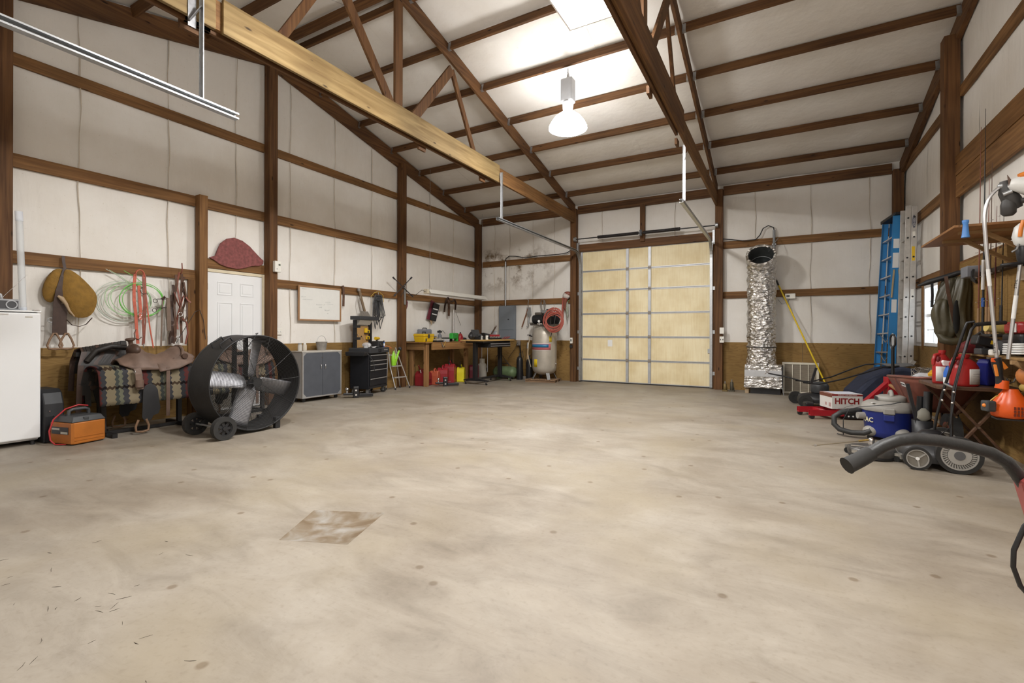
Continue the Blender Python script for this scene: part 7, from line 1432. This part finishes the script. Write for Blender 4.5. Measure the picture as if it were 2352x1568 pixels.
def jug(loc, rz, label, sx, h_, side):
    o = Thing('plastic_jug', label, 'jug', loc, rz, group='red cleaner jugs on the folding table')
    w2, sy_ = sx/2, 0.74
    b_ = o.part('body', MB().lathe([(w2*0.90,0.0),(w2*0.985,0.008),(w2,0.03),(w2,h_*0.56),(w2*0.94,h_*0.64),(w2*0.72,h_*0.78),(w2*0.40,h_*0.88),(w2*0.30,h_*0.91)],n=32,sy=sy_), RJ)
    o.part('neck', MB().cyl((0.0,0,h_*0.905),(0.0,0,h_*0.95),w2*0.30,n=16), RJ); o.part('cap', MB().cyl((0,0,h_*0.9505),(0,0,h_*1.03),w2*0.36,n=16), RJ)
    o.part('grip', MB().tube([(-w2*0.97,-0.0,h_*0.58),(-w2*1.0,0,h_*0.72),(-w2*0.80,0,h_*0.88),(-w2*0.28,0,h_*0.905)],0.017,8), RJ)
    def wrap(a0, a1, z0, z1, e): return MB().grid(lambda u,v: ((w2+e)*cos(a0+(a1-a0)*u),(w2*sy_+e)*sin(a0+(a1-a0)*u),z0+(z1-z0)*v),14,1)
    o.part('grip_hole_shade', MB().ball((-w2*0.64,-w2*sy_*0.42,h_*0.745),0.026,12,8,(0.8,0.5,1.3)), mat('jug_shadow_red',(0.14,0.01,0.012),0.6))  # shadow in the grip opening, painted as a dark red ball
    lb = o.part('label', wrap(-2.75,-0.55,h_*0.07,h_*0.53,0.0012) if side == 0 else wrap(-1.75,-0.45,h_*0.07,h_*0.56,0.0012), LBL, solid=0.001, recalc=False)
    tx = MB()
    for k in range(5): z = h_*(0.16+0.06*k); a_ = wrap(-1.5,-0.75,z,z+0.004,0.0025); tx.add(a_.v,a_.f,True)
    to = o.part('label_text', tx, mat('label_ink',(0.35,0.33,0.33),0.6), lb, solid=0.0005, recalc=False); to['kind'] = 'stuff'
jug((1.45,6.46,0.7515), 0.45, 'smaller red jug with white label at the left end of the folding table', 0.17, 0.33, 0)
jug((1.565,6.235,0.7515), 0.42, 'larger red jug with white label on the right of the folding table', 0.24, 0.30, 1)
t = Thing('spray_cleaner', 'blue and white trigger spray bottle between the two red jugs', 'spray bottle', (1.455,6.28,0.7515), rz=0.4)
t.part('bottle', MB().lathe([(0.032,0),(0.036,0.02),(0.036,0.12),(0.02,0.17),(0.015,0.19)],n=16), mat('bottle_blue',(0.03,0.13,0.50),0.3)); t.part('label', MB().ring((0,0,0.02),(0,0,0.075),0.0372,0.0364,16), WHITE); t.part('trigger_head', MB().prism([(-0.04,0.19),(0.03,0.19),(0.035,0.235),(-0.05,0.245),(-0.055,0.225)],-0.014,0.014,'y'), WHITE, bevel=0.004)
t = Thing('blue_jug', 'dark blue fluid jug behind the larger red jug', 'jug', (1.80,6.42,0.7515), rz=0.5); t.part('body', MB().prism([(-0.08,0),(0.08,0),(0.08,0.20),(0.04,0.26),(-0.06,0.26),(-0.08,0.22)],-0.06,0.06,'y'), mat('deep_blue_fluid',(0.015,0.02,0.16),0.25), bevel=0.015); t.part('cap', MB().cyl((0.0,0,0.2605),(0.0,0,0.285),0.025,n=12), WHITE)
# ================================================================== high-wheel mower (near)
t = Thing('push_mower', 'black push mower with silver spoked wheels and tall handle', 'lawn mower', (1.30,5.95,0), world=True)
t.part('deck', MB().lathe([(0.25,0.06),(0.26,0.10),(0.24,0.18),(0.12,0.20),(0.001,0.205)],(1.26,5.95,0),24,sx=0.95,sy=0.85), mat('deck_charcoal',(0.05,0.05,0.052),0.45,0.3))
t.part('engine', MB().lathe([(0.10,0.205),(0.11,0.23),(0.11,0.29),(0.07,0.33),(0.001,0.335)],(1.26,5.97,0),18), BLKMET)
SPK = mat('wheel_silver',(0.42,0.41,0.39),0.4,0.4)
def mwheel(x, y, R, wd, big):
    w_ = t.part('wheel', MB().ring((x,y-wd/2,R),(x,y+wd/2,R),R,R*0.80,36), RUBBER, bevel=0.006)
    t.part('wheel_rim', MB().ring((x,y-wd*0.46,R),(x,y+wd*0.46,R),R*0.80,R*0.72,32), SPK, w_)
    if big:
        t.part('hub_cap', MB().cyl((x,y-wd*0.50,R),(x,y-wd*0.36,R),R*0.50,n=28), SPK, w_); t.part('hub_centre', MB().cyl((x,y-wd*0.56,R),(x,y-wd*0.505,R),R*0.24,n=20), mat('hub_grey',(0.10,0.10,0.105),0.5), w_); t.part('wheel_disc', MB().cyl((x,y-wd*0.30,R),(x,y+wd*0.3,R),R*0.715,n=28), mat('disc_grey',(0.12,0.115,0.105),0.6), w_)
        for k in range(36): 
            a = 2*pi*k/36; t.part('fin', MB().beam((x+R*0.52*cos(a),y-wd*0.37,R+R*0.52*sin(a)),(x+R*0.71*cos(a+0.10),y-wd*0.37,R+R*0.71*sin(a+0.10)),0.008,0.007,(0,1,0)), SPK, w_)
    else:
        t.part('wheel_disc', MB().cyl((x,y-wd*0.22,R),(x,y+wd*0.2,R),R*0.715,n=24), mat('disc_bronze',(0.19,0.175,0.15),0.5,0.2), w_); t.part('hub_centre', MB().cyl((x,y-wd*0.5,R),(x,y-wd*0.225,R),R*0.14,n=14), WHITE, w_)
        for k in range(3): a = 2*pi*k/3+0.7; t.part('wheel_spoke', MB().beam((x+R*0.14*cos(a),y-wd*0.26,R+R*0.14*sin(a)),(x+R*0.71*cos(a),y-wd*0.26,R+R*0.71*sin(a)),0.012,0.01,(0,1,0)), SPK, w_)
mwheel(1.105,5.70,0.105,0.05,False); mwheel(1.40,5.72,0.165,0.06,True); mwheel(1.105,6.20,0.105,0.05,False); mwheel(1.40,6.22,0.165,0.06,False)
t.part('axle', MB().cyl((1.40,5.75,0.165),(1.40,6.19,0.165),0.012,n=8), GALV); t.part('front_axle', MB().cyl((1.105,5.72,0.105),(1.105,6.18,0.105),0.010,n=8), GALV)
t.part('handle_tube', MB().tube([(1.37,5.80,0.18),(1.375,5.83,0.45),(1.40,5.88,0.72),(1.47,5.92,1.02),(1.545,5.96,1.30),(1.58,5.98,1.345),(1.66,6.03,1.36)],0.0125,8), BLKMET)
t.part('handle_tube', MB().tube([(1.30,6.12,0.18),(1.33,6.10,0.45),(1.37,6.05,0.72),(1.44,6.03,1.02),(1.51,6.02,1.30),(1.53,6.02,1.365),(1.58,6.0,1.375)],0.0125,8), BLKMET)
t.part('grip_bar', MB().tube([(1.58,5.985,1.345),(1.70,6.05,1.358),(1.82,6.12,1.365)],0.019,10), RUBBER)
for p in ((1.385,5.855,0.62),(1.40,5.872,0.72),(1.358,6.05,0.62),(1.372,6.035,0.72)): t.part('bolt', MB().ball((p[0],p[1]-0.014,p[2]),0.013), CHROME)
t.part('cross_rod', MB().cyl((1.40,5.88,0.76),(1.375,6.05,0.78),0.010,n=8), GALV)
t.part('cable', MB().tube([(1.53,5.95,1.25),(1.42,5.86,0.8),(1.36,5.80,0.4),(1.30,5.88,0.30)],0.004,5), BLACK)
# ------------------------------------------------------------------ pressure-washer surface cleaner
STL = mat('brushed_stainless',(0.52,0.51,0.49),0.3,0.9,0.1,20)
t = Thing('surface_cleaner', 'round stainless pressure-washer surface cleaner with thin lance on the floor', 'surface cleaner', (0.81,6.05,0))
t.part('shroud', MB().lathe([(0.20,0.035),(0.205,0.05),(0.20,0.095),(0.17,0.105),(0.001,0.11)],n=36), mat('grimy_dark_steel',(0.10,0.095,0.09),0.45,0.5,0.2,18)); t.part('skirt', MB().ring((0,0,0.012),(0,0,0.0345),0.20,0.19,36), BLACK)
t.part('swivel', MB().cyl((0,0,0.1105),(0,0,0.16),0.028,n=14).ball((0,0,0.17),0.03), CHROME); t.part('lance', MB().cyl((-0.02,0.0,0.172),(-0.48,-0.13,0.09),0.006,n=8), mat('lance_bronze',(0.35,0.30,0.22),0.4,0.8)); t.part('lance_tip', MB().cyl((-0.48,-0.13,0.09),(-0.50,-0.136,0.086),0.010,n=8), STL); t.part('collar', MB().cyl((-0.03,-0.003,0.170),(-0.11,-0.026,0.156),0.011,n=8), mat('brass_fitting',(0.5,0.35,0.12),0.35,0.8))
for a in (2.7,-2.4,-0.5):
    c_ = (0.215*cos(a),0.215*sin(a)); t.part('caster', MB().cyl((c_[0],c_[1]-0.012,0.028),(c_[0],c_[1]+0.012,0.028),0.028,n=14), RUBBER); t.part('caster_fork', MB().box(c_[0]-0.022,c_[0]+0.022,c_[1]-0.02,c_[1]+0.02,0.058,0.085), STL)
t.part('handle_bar', MB().box(-0.18,0.05,-0.09,-0.075,0.112,0.122), CHROME); t.part('side_box', MB().box(0.195,0.26,-0.20,-0.12,0.05,0.10), STL, bevel=0.004)
# ================================================================== waders, rods, shelves
WAD = mat('olive_waders',(0.075,0.066,0.038),0.42,0,0.2,9,0.25,18)
t = Thing('fishing_waders', 'olive green rubber waders hanging folded in front of the post', 'waders', (1.86,7.9,1.15), world=True)
def wadf(cx, cy, rx, ry, z0, z1, ph):
    def f(a, v):
        an = a*2*pi; z = z0+(z1-z0)*v; tp = sin(pi*min(1,0.10+0.9*v))**0.35 if v > .5 else (0.35+0.65*min(1,v/0.22))
        fold = 1+0.10*sin(an*5+ph+v*2)+0.06*sin(an*9-v*5+ph)
        return (cx+rx*cos(an)*tp*fold+0.02*sin(v*6+ph), cy+ry*sin(an)*tp*fold, z)
    return MB().grid(f, 44, 26)
t.part('leg', wadf(1.80,7.92,0.115,0.09,1.16,1.72,0.3), WAD); t.part('leg', wadf(1.945,7.88,0.10,0.09,1.17,2.0,1.9), WAD); t.part('bib', wadf(1.87,7.95,0.14,0.08,1.45,2.0,3.3), WAD)
t.part('fold_bottom', MB().tube([(1.74,7.90,1.27),(1.78,7.88,1.19),(1.86,7.86,1.165),(1.95,7.87,1.18),(2.02,7.88,1.28)],0.05,10,rs=[0.03,0.055,0.05,0.045,0.02]), WAD)
t.part('suspender', MB().strap([(1.80,7.86,1.98),(1.81,7.83,1.8),(1.845,7.815,1.55),(1.87,7.82,1.40)],0.035,0.006,(1,0,0)), BRN); t.part('suspender', MB().strap([(1.68,7.93,1.93),(1.685,7.93,1.75),(1.68,7.93,1.60)],0.028,0.006,(1,0,0)), BLACK)
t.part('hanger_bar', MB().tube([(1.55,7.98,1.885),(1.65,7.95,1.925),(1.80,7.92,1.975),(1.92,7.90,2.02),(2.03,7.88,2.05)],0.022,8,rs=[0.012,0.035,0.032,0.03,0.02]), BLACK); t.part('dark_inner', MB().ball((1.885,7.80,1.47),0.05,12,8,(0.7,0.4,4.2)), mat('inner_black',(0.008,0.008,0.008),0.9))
t = Thing('net_holder', 'grey fishing net bag and box hung above the waders', 'bag', (1.97,7.6,2.0), world=True); t.part('box', MB().box(1.90,2.045,7.50,7.72,1.93,2.06), GC, bevel=0.01); t.part('strap', MB().strap([(1.95,7.48,2.0),(1.93,7.42,1.90),(1.95,7.36,1.86)],0.05,0.02), BLACK)
t = Thing('rod_rack', 'dark wooden fishing-rod rack rail on the plywood of the right wall', 'rack', (2.0,6.9,1.9), world=True); t.part('rail', MB().box(1.965,2.045,6.45,7.42,1.92,1.965), mat('dark_rack',(0.035,0.022,0.016),0.6), bevel=0.004); t.part('base_rail', MB().box(1.965,2.045,6.45,7.42,1.23,1.26), MATS['dark_rack'])
rods = (('brown fishing rod with tall tip, leftmost in the rack',7.30,3.60,REDL),('thick white-banded fishing rod, second from the left in the rack',7.16,3.75,BLACK),('slim dark red fishing rod, third from the left in the rack',7.05,2.95,REDL),('slim brown fishing rod, fourth from the left in the rack',6.97,3.10,BRN),('dark red fishing rod with pale rings, fifth from the left in the rack',6.84,2.6,cm('deep_red_rod',(0.13,0.02,0.02))),('black fishing rod with thick butt, rightmost in the rack',6.66,2.45,BLACK))
for k, (lab, y, zt, m_) in enumerate(rods):
    t = Thing('fishing_rod', lab, 'fishing rod', (1.955,y,1.26), world=True, group='fishing rods in the wall rack')
    t.part('blank', MB().cyl((1.95,y,1.262),(1.97,y,zt),0.0085 if k != 1 else 0.012,0.002,n=8), m_); t.part('handle', MB().cyl((1.949,y,1.261),(1.951,y,1.55),0.013,n=8), BLACK if k in (1,5) else mat('cork',(0.30,0.18,0.09),0.8))
    for j in range(4): z = 1.62+0.28*j; t.part('guide', MB().torus((1.935,y,z),0.011,0.0022,'z',10,5), CHROME)
    if k == 1: t.part('white_wrap', MB().cyl((1.951,y,1.75),(1.955,y,2.08),0.0165,n=10), WHITE); t.part('blue_wrap', MB().cyl((1.951,y,1.56),(1.9515,y,1.66),0.016,n=10), mat('blue_wrap',(0.03,0.10,0.35),0.4))
SHW = wood('shelf_veneer_y','y',(0.36,0.185,0.075),(0.26,0.12,0.045),rough=0.5,fine=16)
t = Thing('wall_shelf_board', 'large brown veneer shelf board high on the right wall', 'shelf', (1.7,6.28,2.2), world=True)
t.part('board', MB().box(1.36,2.045,5.70,6.86,2.215,2.237), SHW, bevel=0.003); 
PAL = wood('bracket_pine','x',(0.42,0.28,0.14),(0.27,0.16,0.07))
for y in (5.95,6.45): t.part('bracket', MB().beam((1.62,y,2.20),(2.035,y,1.92),0.03,0.045,(0,1,0)), PAL); t.part('bracket_post', MB().box(2.015,2.045,y-0.03,y+0.03,1.78,2.2145), mat('pale_trim',(0.55,0.48,0.38),0.6)); t.part('cleat', MB().box(1.45,2.0145,y-0.018,y+0.018,2.19,2.2145), PAL)
t = Thing('blue_cup', 'blue plastic hose nozzle hooked on the edge of the high shelf', 'nozzle', (1.43,5.685,2.12), world=True); t.part('body', MB().lathe([(0.030,2.115),(0.026,2.14),(0.021,2.20),(0.019,2.235),(0.024,2.25),(0.024,2.268),(0.001,2.27)],(1.43,5.672,0),16), mat('sky_blue_plastic',(0.08,0.25,0.62),0.4)); t.part('clip', MB().box(1.425,1.445,5.685,5.73,2.238,2.25), MATS['sky_blue_plastic'])
t = Thing('lower_shelf', 'rough plywood shelf on wooden brackets low on the right wall', 'shelf', (1.85,6.1,1.04), world=True)
t.part('board', MB().box(1.73,2.045,5.30,7.05,1.035,1.058), wood('shelf_ply_y','y',(0.40,0.26,0.11),(0.24,0.14,0.05)), bevel=0.003)
for y in (5.6,6.75): t.part('bracket', MB().beam((1.72,y,1.02),(2.03,y,0.78),0.035,0.05,(0,1,0)), PAL); t.part('cleat', MB().box(1.70,2.045,y-0.02,y+0.02,1.0,1.0345), PAL)
ZS = 1.0595
def shelf_item(name, label, cat, y, x=1.84, rz=0.0): return Thing(name, label, cat, (x,y,ZS), rz)
t = shelf_item('chainsaw','red and black chainsaw body lying at the left end of the low shelf','chainsaw',6.62,1.82,0.25); t.part('body', MB().prism([(-0.20,0.0),(0.20,0.0),(0.22,0.06),(0.12,0.14),(-0.10,0.15),(-0.22,0.08)],-0.07,0.07,'y'), cm('chainsaw_maroon',(0.13,0.015,0.018)), bevel=0.02); t.part('handle', MB().tube([(-0.05,-0.08,0.04),(-0.05,-0.10,0.16),(-0.03,0.0,0.22),(-0.05,0.10,0.16),(-0.05,0.08,0.04)],0.014,8), BLACK); t.part('vent', MB().box(-0.12,0.10,-0.074,-0.0705,0.03,0.09), BLACK)
t = shelf_item('work_light','black work light case with three yellow bars on the low shelf','work light',6.30,1.78,0.3); t.part('case', MB().obox((0,0,0.11),(0.30,0.10,0.09),RY(0.25)), BLACK, bevel=0.012); 
for k in range(3): t.part('yellow_bar', MB().obox(RY(0.25) @ Vector((-0.02+0.05*k,-0.052,0.0))+Vector((0,0,0.11)),(0.04,0.004,0.035),RY(0.25)), YEL)
t.part('foot', MB().box(-0.12,0.12,-0.05,0.05,0.0,0.06), DKG, bevel=0.01)
t = shelf_item('yellow_bottle','pale yellow plastic bottle lying on the pile on the low shelf','bottle',6.52,1.86,0.2); t.part('body', MB().cyl((-0.09,-0.05,0.27),(0.06,-0.05,0.245),0.045,n=16), mat('pale_yellow',(0.62,0.48,0.16),0.45)); t.part('cap', MB().cyl((0.0605,-0.05,0.245),(0.11,-0.05,0.237),0.035,0.028,n=14), BLACK); t.part('rest', MB().box(-0.08,0.10,-0.09,0.04,0.17,0.20), BLACK, bevel=0.01)
t = shelf_item('red_pack','red tool pack with white label behind the yellow bottle','tool',6.10,1.92,0.1); t.part('body', MB().box(-0.08,0.08,-0.18,0.14,0.0,0.20), BLACK, bevel=0.02); t.part('red_top', MB().box(-0.08,0.07,-0.16,0.12,0.201,0.31), RJ, bevel=0.03); t.part('label', MB().box(-0.0845,-0.081,-0.12,-0.02,0.215,0.295), LBL)
t = shelf_item('white_cord','coil of white extension cord on the low shelf','cord',5.72,1.80); t.part('coil', MB().tube([(0.10*cos(k*0.35)*(1+0.02*sin(k)),0.16*sin(k*0.35),0.02+0.0011*k) for k in range(90)],0.008,6), WHITE); t.part('plug', MB().box(-0.16,-0.10,0.10,0.18,0.005,0.06), WHPL, bevel=0.012)
t = shelf_item('black_drill','dark grey drill body at the back of the low shelf beside the cord','drill',5.95,1.82,0.5); t.part('body', MB().tube([(-0.12,0,0.09),(0.0,0,0.10),(0.12,0,0.09)],0.05,12), DKG); t.part('handle', MB().beam((0.04,0,0.06),(0.08,0,0.0),0.04,0.05,(0,1,0)), BLACK)
t = Thing('coat_hook', 'steel coat hook on the plywood under the low shelf', 'hook', (2.03,6.35,0.8), world=True); t.part('plate', MB().box(2.03,2.046,6.33,6.37,0.82,0.96), GALV); t.part('hook', MB().tube([(2.03,6.35,0.93),(1.98,6.35,0.88),(1.95,6.35,0.80),(1.92,6.35,0.79),(1.90,6.35,0.83)],0.008,6), GALV)
# ================================================================== string trimmers
OG = mat('trimmer_orange',(0.70,0.095,0.01),0.32,0,0.05,5); OG2 = mat('trimmer_light_orange',(0.72,0.22,0.03),0.35); SHAFT = mat('aluminium_shaft',(0.64,0.64,0.65),0.3,0.75,0.05,10); TW = mat('trimmer_white',(0.72,0.72,0.70),0.35)
t = Thing('string_trimmer', 'orange string trimmer hanging engine down with a curved silver shaft', 'string trimmer', (1.64,5.5,0.55), world=True)
sp = [(1.625,5.47,2.50),(1.565,5.46,2.46),(1.515,5.45,2.38),(1.492,5.445,2.25),(1.495,5.44,2.10),(1.51,5.44,1.85),(1.535,5.45,1.55),(1.56,5.46,1.25),(1.585,5.475,0.98),(1.61,5.49,0.88)]
sp = [Vector(p) for p in sp]; dense = []
for i in range(len(sp)-1):
    p0, p1, p2, p3 = sp[max(i-1,0)], sp[i], sp[i+1], sp[min(i+2,len(sp)-1)]
    for s_ in (0,0.33,0.66): dense.append(0.5*((2*p1)+(p2-p0)*s_+(2*p0-5*p1+4*p2-p3)*s_*s_+(3*p1-p0-3*p2+p3)*s_**3))
dense.append(sp[-1])
sh = t.part('shaft', MB().tube(dense,0.0135,10), SHAFT); t.part('white_sleeve', MB().cyl((1.513,5.44,1.80),(1.525,5.445,1.66),0.0145,n=12), WHITE, sh)
t.part('lettering', text_mb('STIHL',0.034,facing((1.553,5.442,1.14),(-0.09,-0.03,1),(-0.87,-0.45,-0.09)),0.0006), DKG, sh)
t.part('grip', MB().tube([(1.565,5.46,1.06),(1.58,5.47,0.99),(1.595,5.48,0.90),(1.607,5.487,0.83)],0.03,10,rs=[0.035,0.034,0.026,0.032]), BLACK); t.part('trigger', MB().obox((1.565,5.445,0.955),(0.02,0.02,0.10),RY(-0.15)), OG2, bevel=0.005); t.part('stop_switch', MB().obox((1.55,5.443,1.04),(0.03,0.02,0.035)), OG, bevel=0.004); t.part('trigger_lever', MB().beam((1.60,5.47,1.02),(1.635,5.48,0.97),0.015,0.03), OG2)
t.part('engine_neck', MB().cyl((1.612,5.488,0.80),(1.62,5.49,0.87),0.045,0.038,n=16), OG)
t.part('engine_cover', MB().lathe([(0.045,0.80),(0.06,0.77),(0.105,0.70),(0.125,0.64),(0.12,0.575),(0.09,0.56)],(1.67,5.50,0),24,sx=1.0,sy=0.8), OG)
for k in range(3):
    for j in range(4): t.part('vent_slot', MB().box(1.66+0.022*j,1.672+0.022*j,5.392+0.004*j,5.402+0.004*j,0.585+0.028*k,0.605+0.028*k), mat('vent_dark_red',(0.14,0.02,0.005),0.6))
t.part('carburettor', MB().obox((1.52,5.45,0.655),(0.07,0.08,0.09),RZ(0.3)), DKG, bevel=0.012); t.part('intake', MB().cyl((1.552,5.46,0.65),(1.575,5.47,0.65),0.02,n=10), GALV); t.part('primer', MB().ball((1.49,5.43,0.66),0.016), OG2); t.part('fuel_line', MB().tube([(1.53,5.44,0.70),(1.56,5.43,0.74),(1.58,5.45,0.745)],0.005,6), mat('fuel_amber',(0.5,0.30,0.06),0.3)); t.part('base_plate', MB().box(1.57,1.78,5.43,5.57,0.545,0.558), BLACK)
gd = t.part('guard', MB().tube([(1.62,5.47,2.53),(1.635,5.475,2.44),(1.67,5.48,2.36),(1.70,5.49,2.30)],0.06,12,rs=[0.03,0.055,0.062,0.04]), mat('guard_grey_black',(0.045,0.042,0.04),0.5)); t.part('line_head', MB().lathe([(0.03,2.24),(0.048,2.26),(0.05,2.33),(0.04,2.37)],(1.645,5.47,0),16), MATS['guard_grey_black']); t.part('gearbox', MB().ball((1.60,5.465,2.49),0.026), GALV)
t = Thing('pole_trimmer', 'white-engined string trimmer hanging shaft down at the right edge', 'string trimmer', (1.75,5.5,1.05), world=True)
t.part('shaft', MB().cyl((1.72,5.47,1.88),(1.645,5.47,1.05),0.0135,n=12), SHAFT); t.part('white_sleeve', MB().cyl((1.6925,5.47,1.575),(1.675,5.47,1.385),0.0145,n=12), WHITE); t.part('lettering', text_mb('STIHL',0.03,facing((1.6865,5.4555,1.67),(0.09,0,1),(-1,-0.4,0.09)),0.0006), BLACK)
t.part('engine', MB().lathe([(0.04,1.98),(0.06,2.0),(0.075,2.06),(0.06,2.14),(0.03,2.17)],(1.74,5.47,0),18), TW); t.part('orange_strip', MB().tube([(1.695,5.41,2.05),(1.70,5.405,2.12),(1.715,5.41,2.18)],0.014,8), OG2); t.part('clutch_housing', MB().lathe([(0.02,1.84),(0.032,1.87),(0.045,1.97),(0.04,1.979)],(1.728,5.47,0),16), BLACK)
t.part('loop_handle', MB().tube([(1.72,5.46,1.84),(1.66,5.44,1.835),(1.615,5.43,1.83),(1.60,5.45,1.83),(1.62,5.49,1.83),(1.70,5.51,1.83),(1.80,5.50,1.835)],0.013,8), BLACK); t.part('choke_lever', MB().tube([(1.70,5.44,2.0),(1.68,5.42,1.95),(1.65,5.42,1.93)],0.008,6), GALV)
t = Thing('trimmer_powerhead', 'white and orange trimmer powerhead hung above the high shelf at the right edge', 'trimmer engine', (1.78,5.40,2.3), world=True)
t.part('cover', MB().lathe([(0.03,-0.14),(0.05,-0.12),(0.08,-0.02),(0.095,0.06),(0.085,0.12),(0.04,0.14)],(1.765,5.40,2.455),22,RY(radians(105)) ), TW); t.part('orange_cap', MB().tube([(1.68,5.385,2.535),(1.75,5.38,2.565),(1.84,5.38,2.56)],0.022,8), OG2); t.part('muffler_cover', MB().ball((1.835,5.35,2.455),0.06,14,8,(0.9,0.6,1.0)), DKG); t.part('spark_lever', MB().prism([(1.615,2.56),(1.635,2.52),(1.645,2.47),(1.625,2.46)],5.39,5.40,'y'), mat('lever_brown',(0.12,0.07,0.05),0.5)); t.part('pull_grip', MB().tube([(1.72,5.36,2.60),(1.74,5.355,2.63),(1.78,5.355,2.625)],0.012,8), BLACK)
t.part('shaft_clamp', MB().cyl((1.65,5.42,2.43),(1.60,5.43,2.41),0.02,n=10), GALV); t.part('lower_arm', MB().tube([(1.70,5.41,2.34),(1.78,5.40,2.355),(1.86,5.40,2.35)],0.022,8), MATS['guard_grey_black']); t.part('hang_strap', MB().cyl((1.82,5.40,2.58),(1.90,5.45,3.02),0.005,n=6), BLACK); t.part('strap_hook', MB().tube([(1.90,5.45,3.02),(1.95,5.5,3.08),(2.03,5.5,3.10)],0.008,6), GALV)
t = Thing('backpack', 'black fabric backpack hanging on the plywood at the right edge', 'backpack', (1.92,5.62,1.1), world=True); t.part('body', MB().box(1.86,2.035,5.42,5.66,1.12,1.62), mat('black_fabric',(0.012,0.012,0.013),0.85), bevel=0.05); t.part('strap', MB().strap([(1.87,5.55,1.60),(1.92,5.55,1.70),(2.03,5.55,1.75)],0.04,0.008), BLACK)
t = Thing('orange_gourd', 'orange plastic blower housing hanging low at the right edge', 'blower', (1.85,5.6,0.85), world=True); t.part('housing', MB().ball((1.87,5.68,0.90),0.115,16,10,(1.0,0.9,0.85)), mat('dusty_orange',(0.50,0.17,0.04),0.6)); t.part('lower_shell', MB().ball((1.86,5.68,0.80),0.085,14,8,(1,0.9,0.6)), mat('dull_yellow',(0.36,0.24,0.05),0.6)); t.part('cord', MB().cyl((1.88,5.70,0.97),(1.92,5.72,1.034),0.006,n=6), BLACK)
# ================================================================== tiller handle in the foreground
BAR = mat('scuffed_black_bar',(0.016,0.0155,0.0155),0.5,0.1,0.35,25,0.15,80); TRD = mat('faded_tiller_red',(0.30,0.055,0.05),0.5,0.1,0.15,14)
t = Thing('garden_tiller', 'black curved handlebar on a faded red tiller bracket in the right foreground', 'tiller', (0.72,1.5,0), world=True)
hp = [(0.142,1.397,0.936),(0.165,1.412,0.948),(0.19,1.425,0.965),(0.215,1.440,0.982),(0.245,1.457,0.995),(0.28,1.477,1.0),(0.33,1.505,0.995),(0.39,1.54,0.982),(0.44,1.565,0.967),(0.475,1.585,0.945),(0.497,1.597,0.915),(0.515,1.607,0.885)]
t.part('handlebar', MB().tube(hp,0.0145,14), BAR); t.part('grip', MB().tube([Vector(hp[0])+(Vector(hp[0])-Vector(hp[1]))*0.12,hp[0],hp[1],hp[2]],0.0185,14,rs=[0.0205,0.019,0.0180,0.0178]), RUBBER)
hp2 = [(x+0.30, y-0.50, z) for x, y, z in hp]; t.part('handlebar', MB().tube([(0.90,1.14,0.936),(0.86,1.16,0.965),(0.80,1.22,1.0),(0.72,1.32,0.995),(0.62,1.46,0.95),(0.57,1.56,0.90)],0.0145,12), BAR)
t.part('bracket', MB().prism([(0.495,0.905),(0.535,0.925),(0.60,0.90),(0.66,0.70),(0.62,0.58),(0.57,0.62),(0.52,0.80)],1.565,1.635,'y'), TRD, bevel=0.01)
t.part('bolt', MB().cyl((0.528,1.545,0.862),(0.528,1.564,0.862),0.016,n=12), CHROME); t.part('mast', MB().beam((0.60,1.60,0.72),(0.85,1.72,0.30),0.05,0.06), TRD, bevel=0.006)
t.part('engine', MB().box(0.80,1.08,1.58,1.86,0.26,0.50), BLKMET, bevel=0.03); t.part('tine_guard', MB().box(0.74,1.10,1.50,1.94,0.20,0.255), TRD, bevel=0.01)
for y in (1.54,1.66,1.78,1.90): t.part('tine', MB().cyl((0.92,y-0.008,0.13),(0.92,y+0.008,0.13),0.13,n=10), RUSTY)
t.part('control_cable', MB().tube([(0.60,1.62,0.86),(0.55,1.615,0.84),(0.512,1.605,0.79),(0.492,1.60,0.73),(0.491,1.60,0.69),(0.505,1.605,0.645),(0.54,1.62,0.60),(0.62,1.65,0.52)],0.0055,8), BLACK)
t.part('throttle_clip', MB().tube([(0.512,1.60,0.80),(0.516,1.60,0.775),(0.512,1.60,0.76)],0.0018,5), RUSTY)
# ================================================================== litter on the slab
r_ = random.Random(21); tw = MB()
spots = [(-3.1,0.75,10,0.30),(-2.75,1.0,8,0.22),(-3.55,0.95,6,0.25),(-2.35,0.9,5,0.25),(-1.6,0.85,4,0.3),(-3.0,1.4,5,0.35)]
for cx, cy, n_, sd in spots:
    for k in range(n_):
        x, y, a, L_ = cx+r_.gauss(0,sd), cy+r_.gauss(0,sd*0.5), r_.uniform(0,pi), r_.uniform(0.005,0.03)
        q = r_.uniform(-0.01,0.01); d = Vector((cos(a),sin(a),0)); nn = Vector((-sin(a),cos(a),0))
        tw.tube([Vector((x,y,0.0012))-d*L_, Vector((x,y,0.0012))+nn*q*0.4, Vector((x,y,0.0012))+d*L_],0.001,4,rs=[0.0004,r_.uniform(0.0006,0.0014),0.0004])
o = solo('floor_debris', tw, mat('dry_twig',(0.055,0.038,0.025),0.9), 'scattered dry twigs and leaf bits on the concrete in the left foreground', 'debris'); o['kind'] = 'stuff'
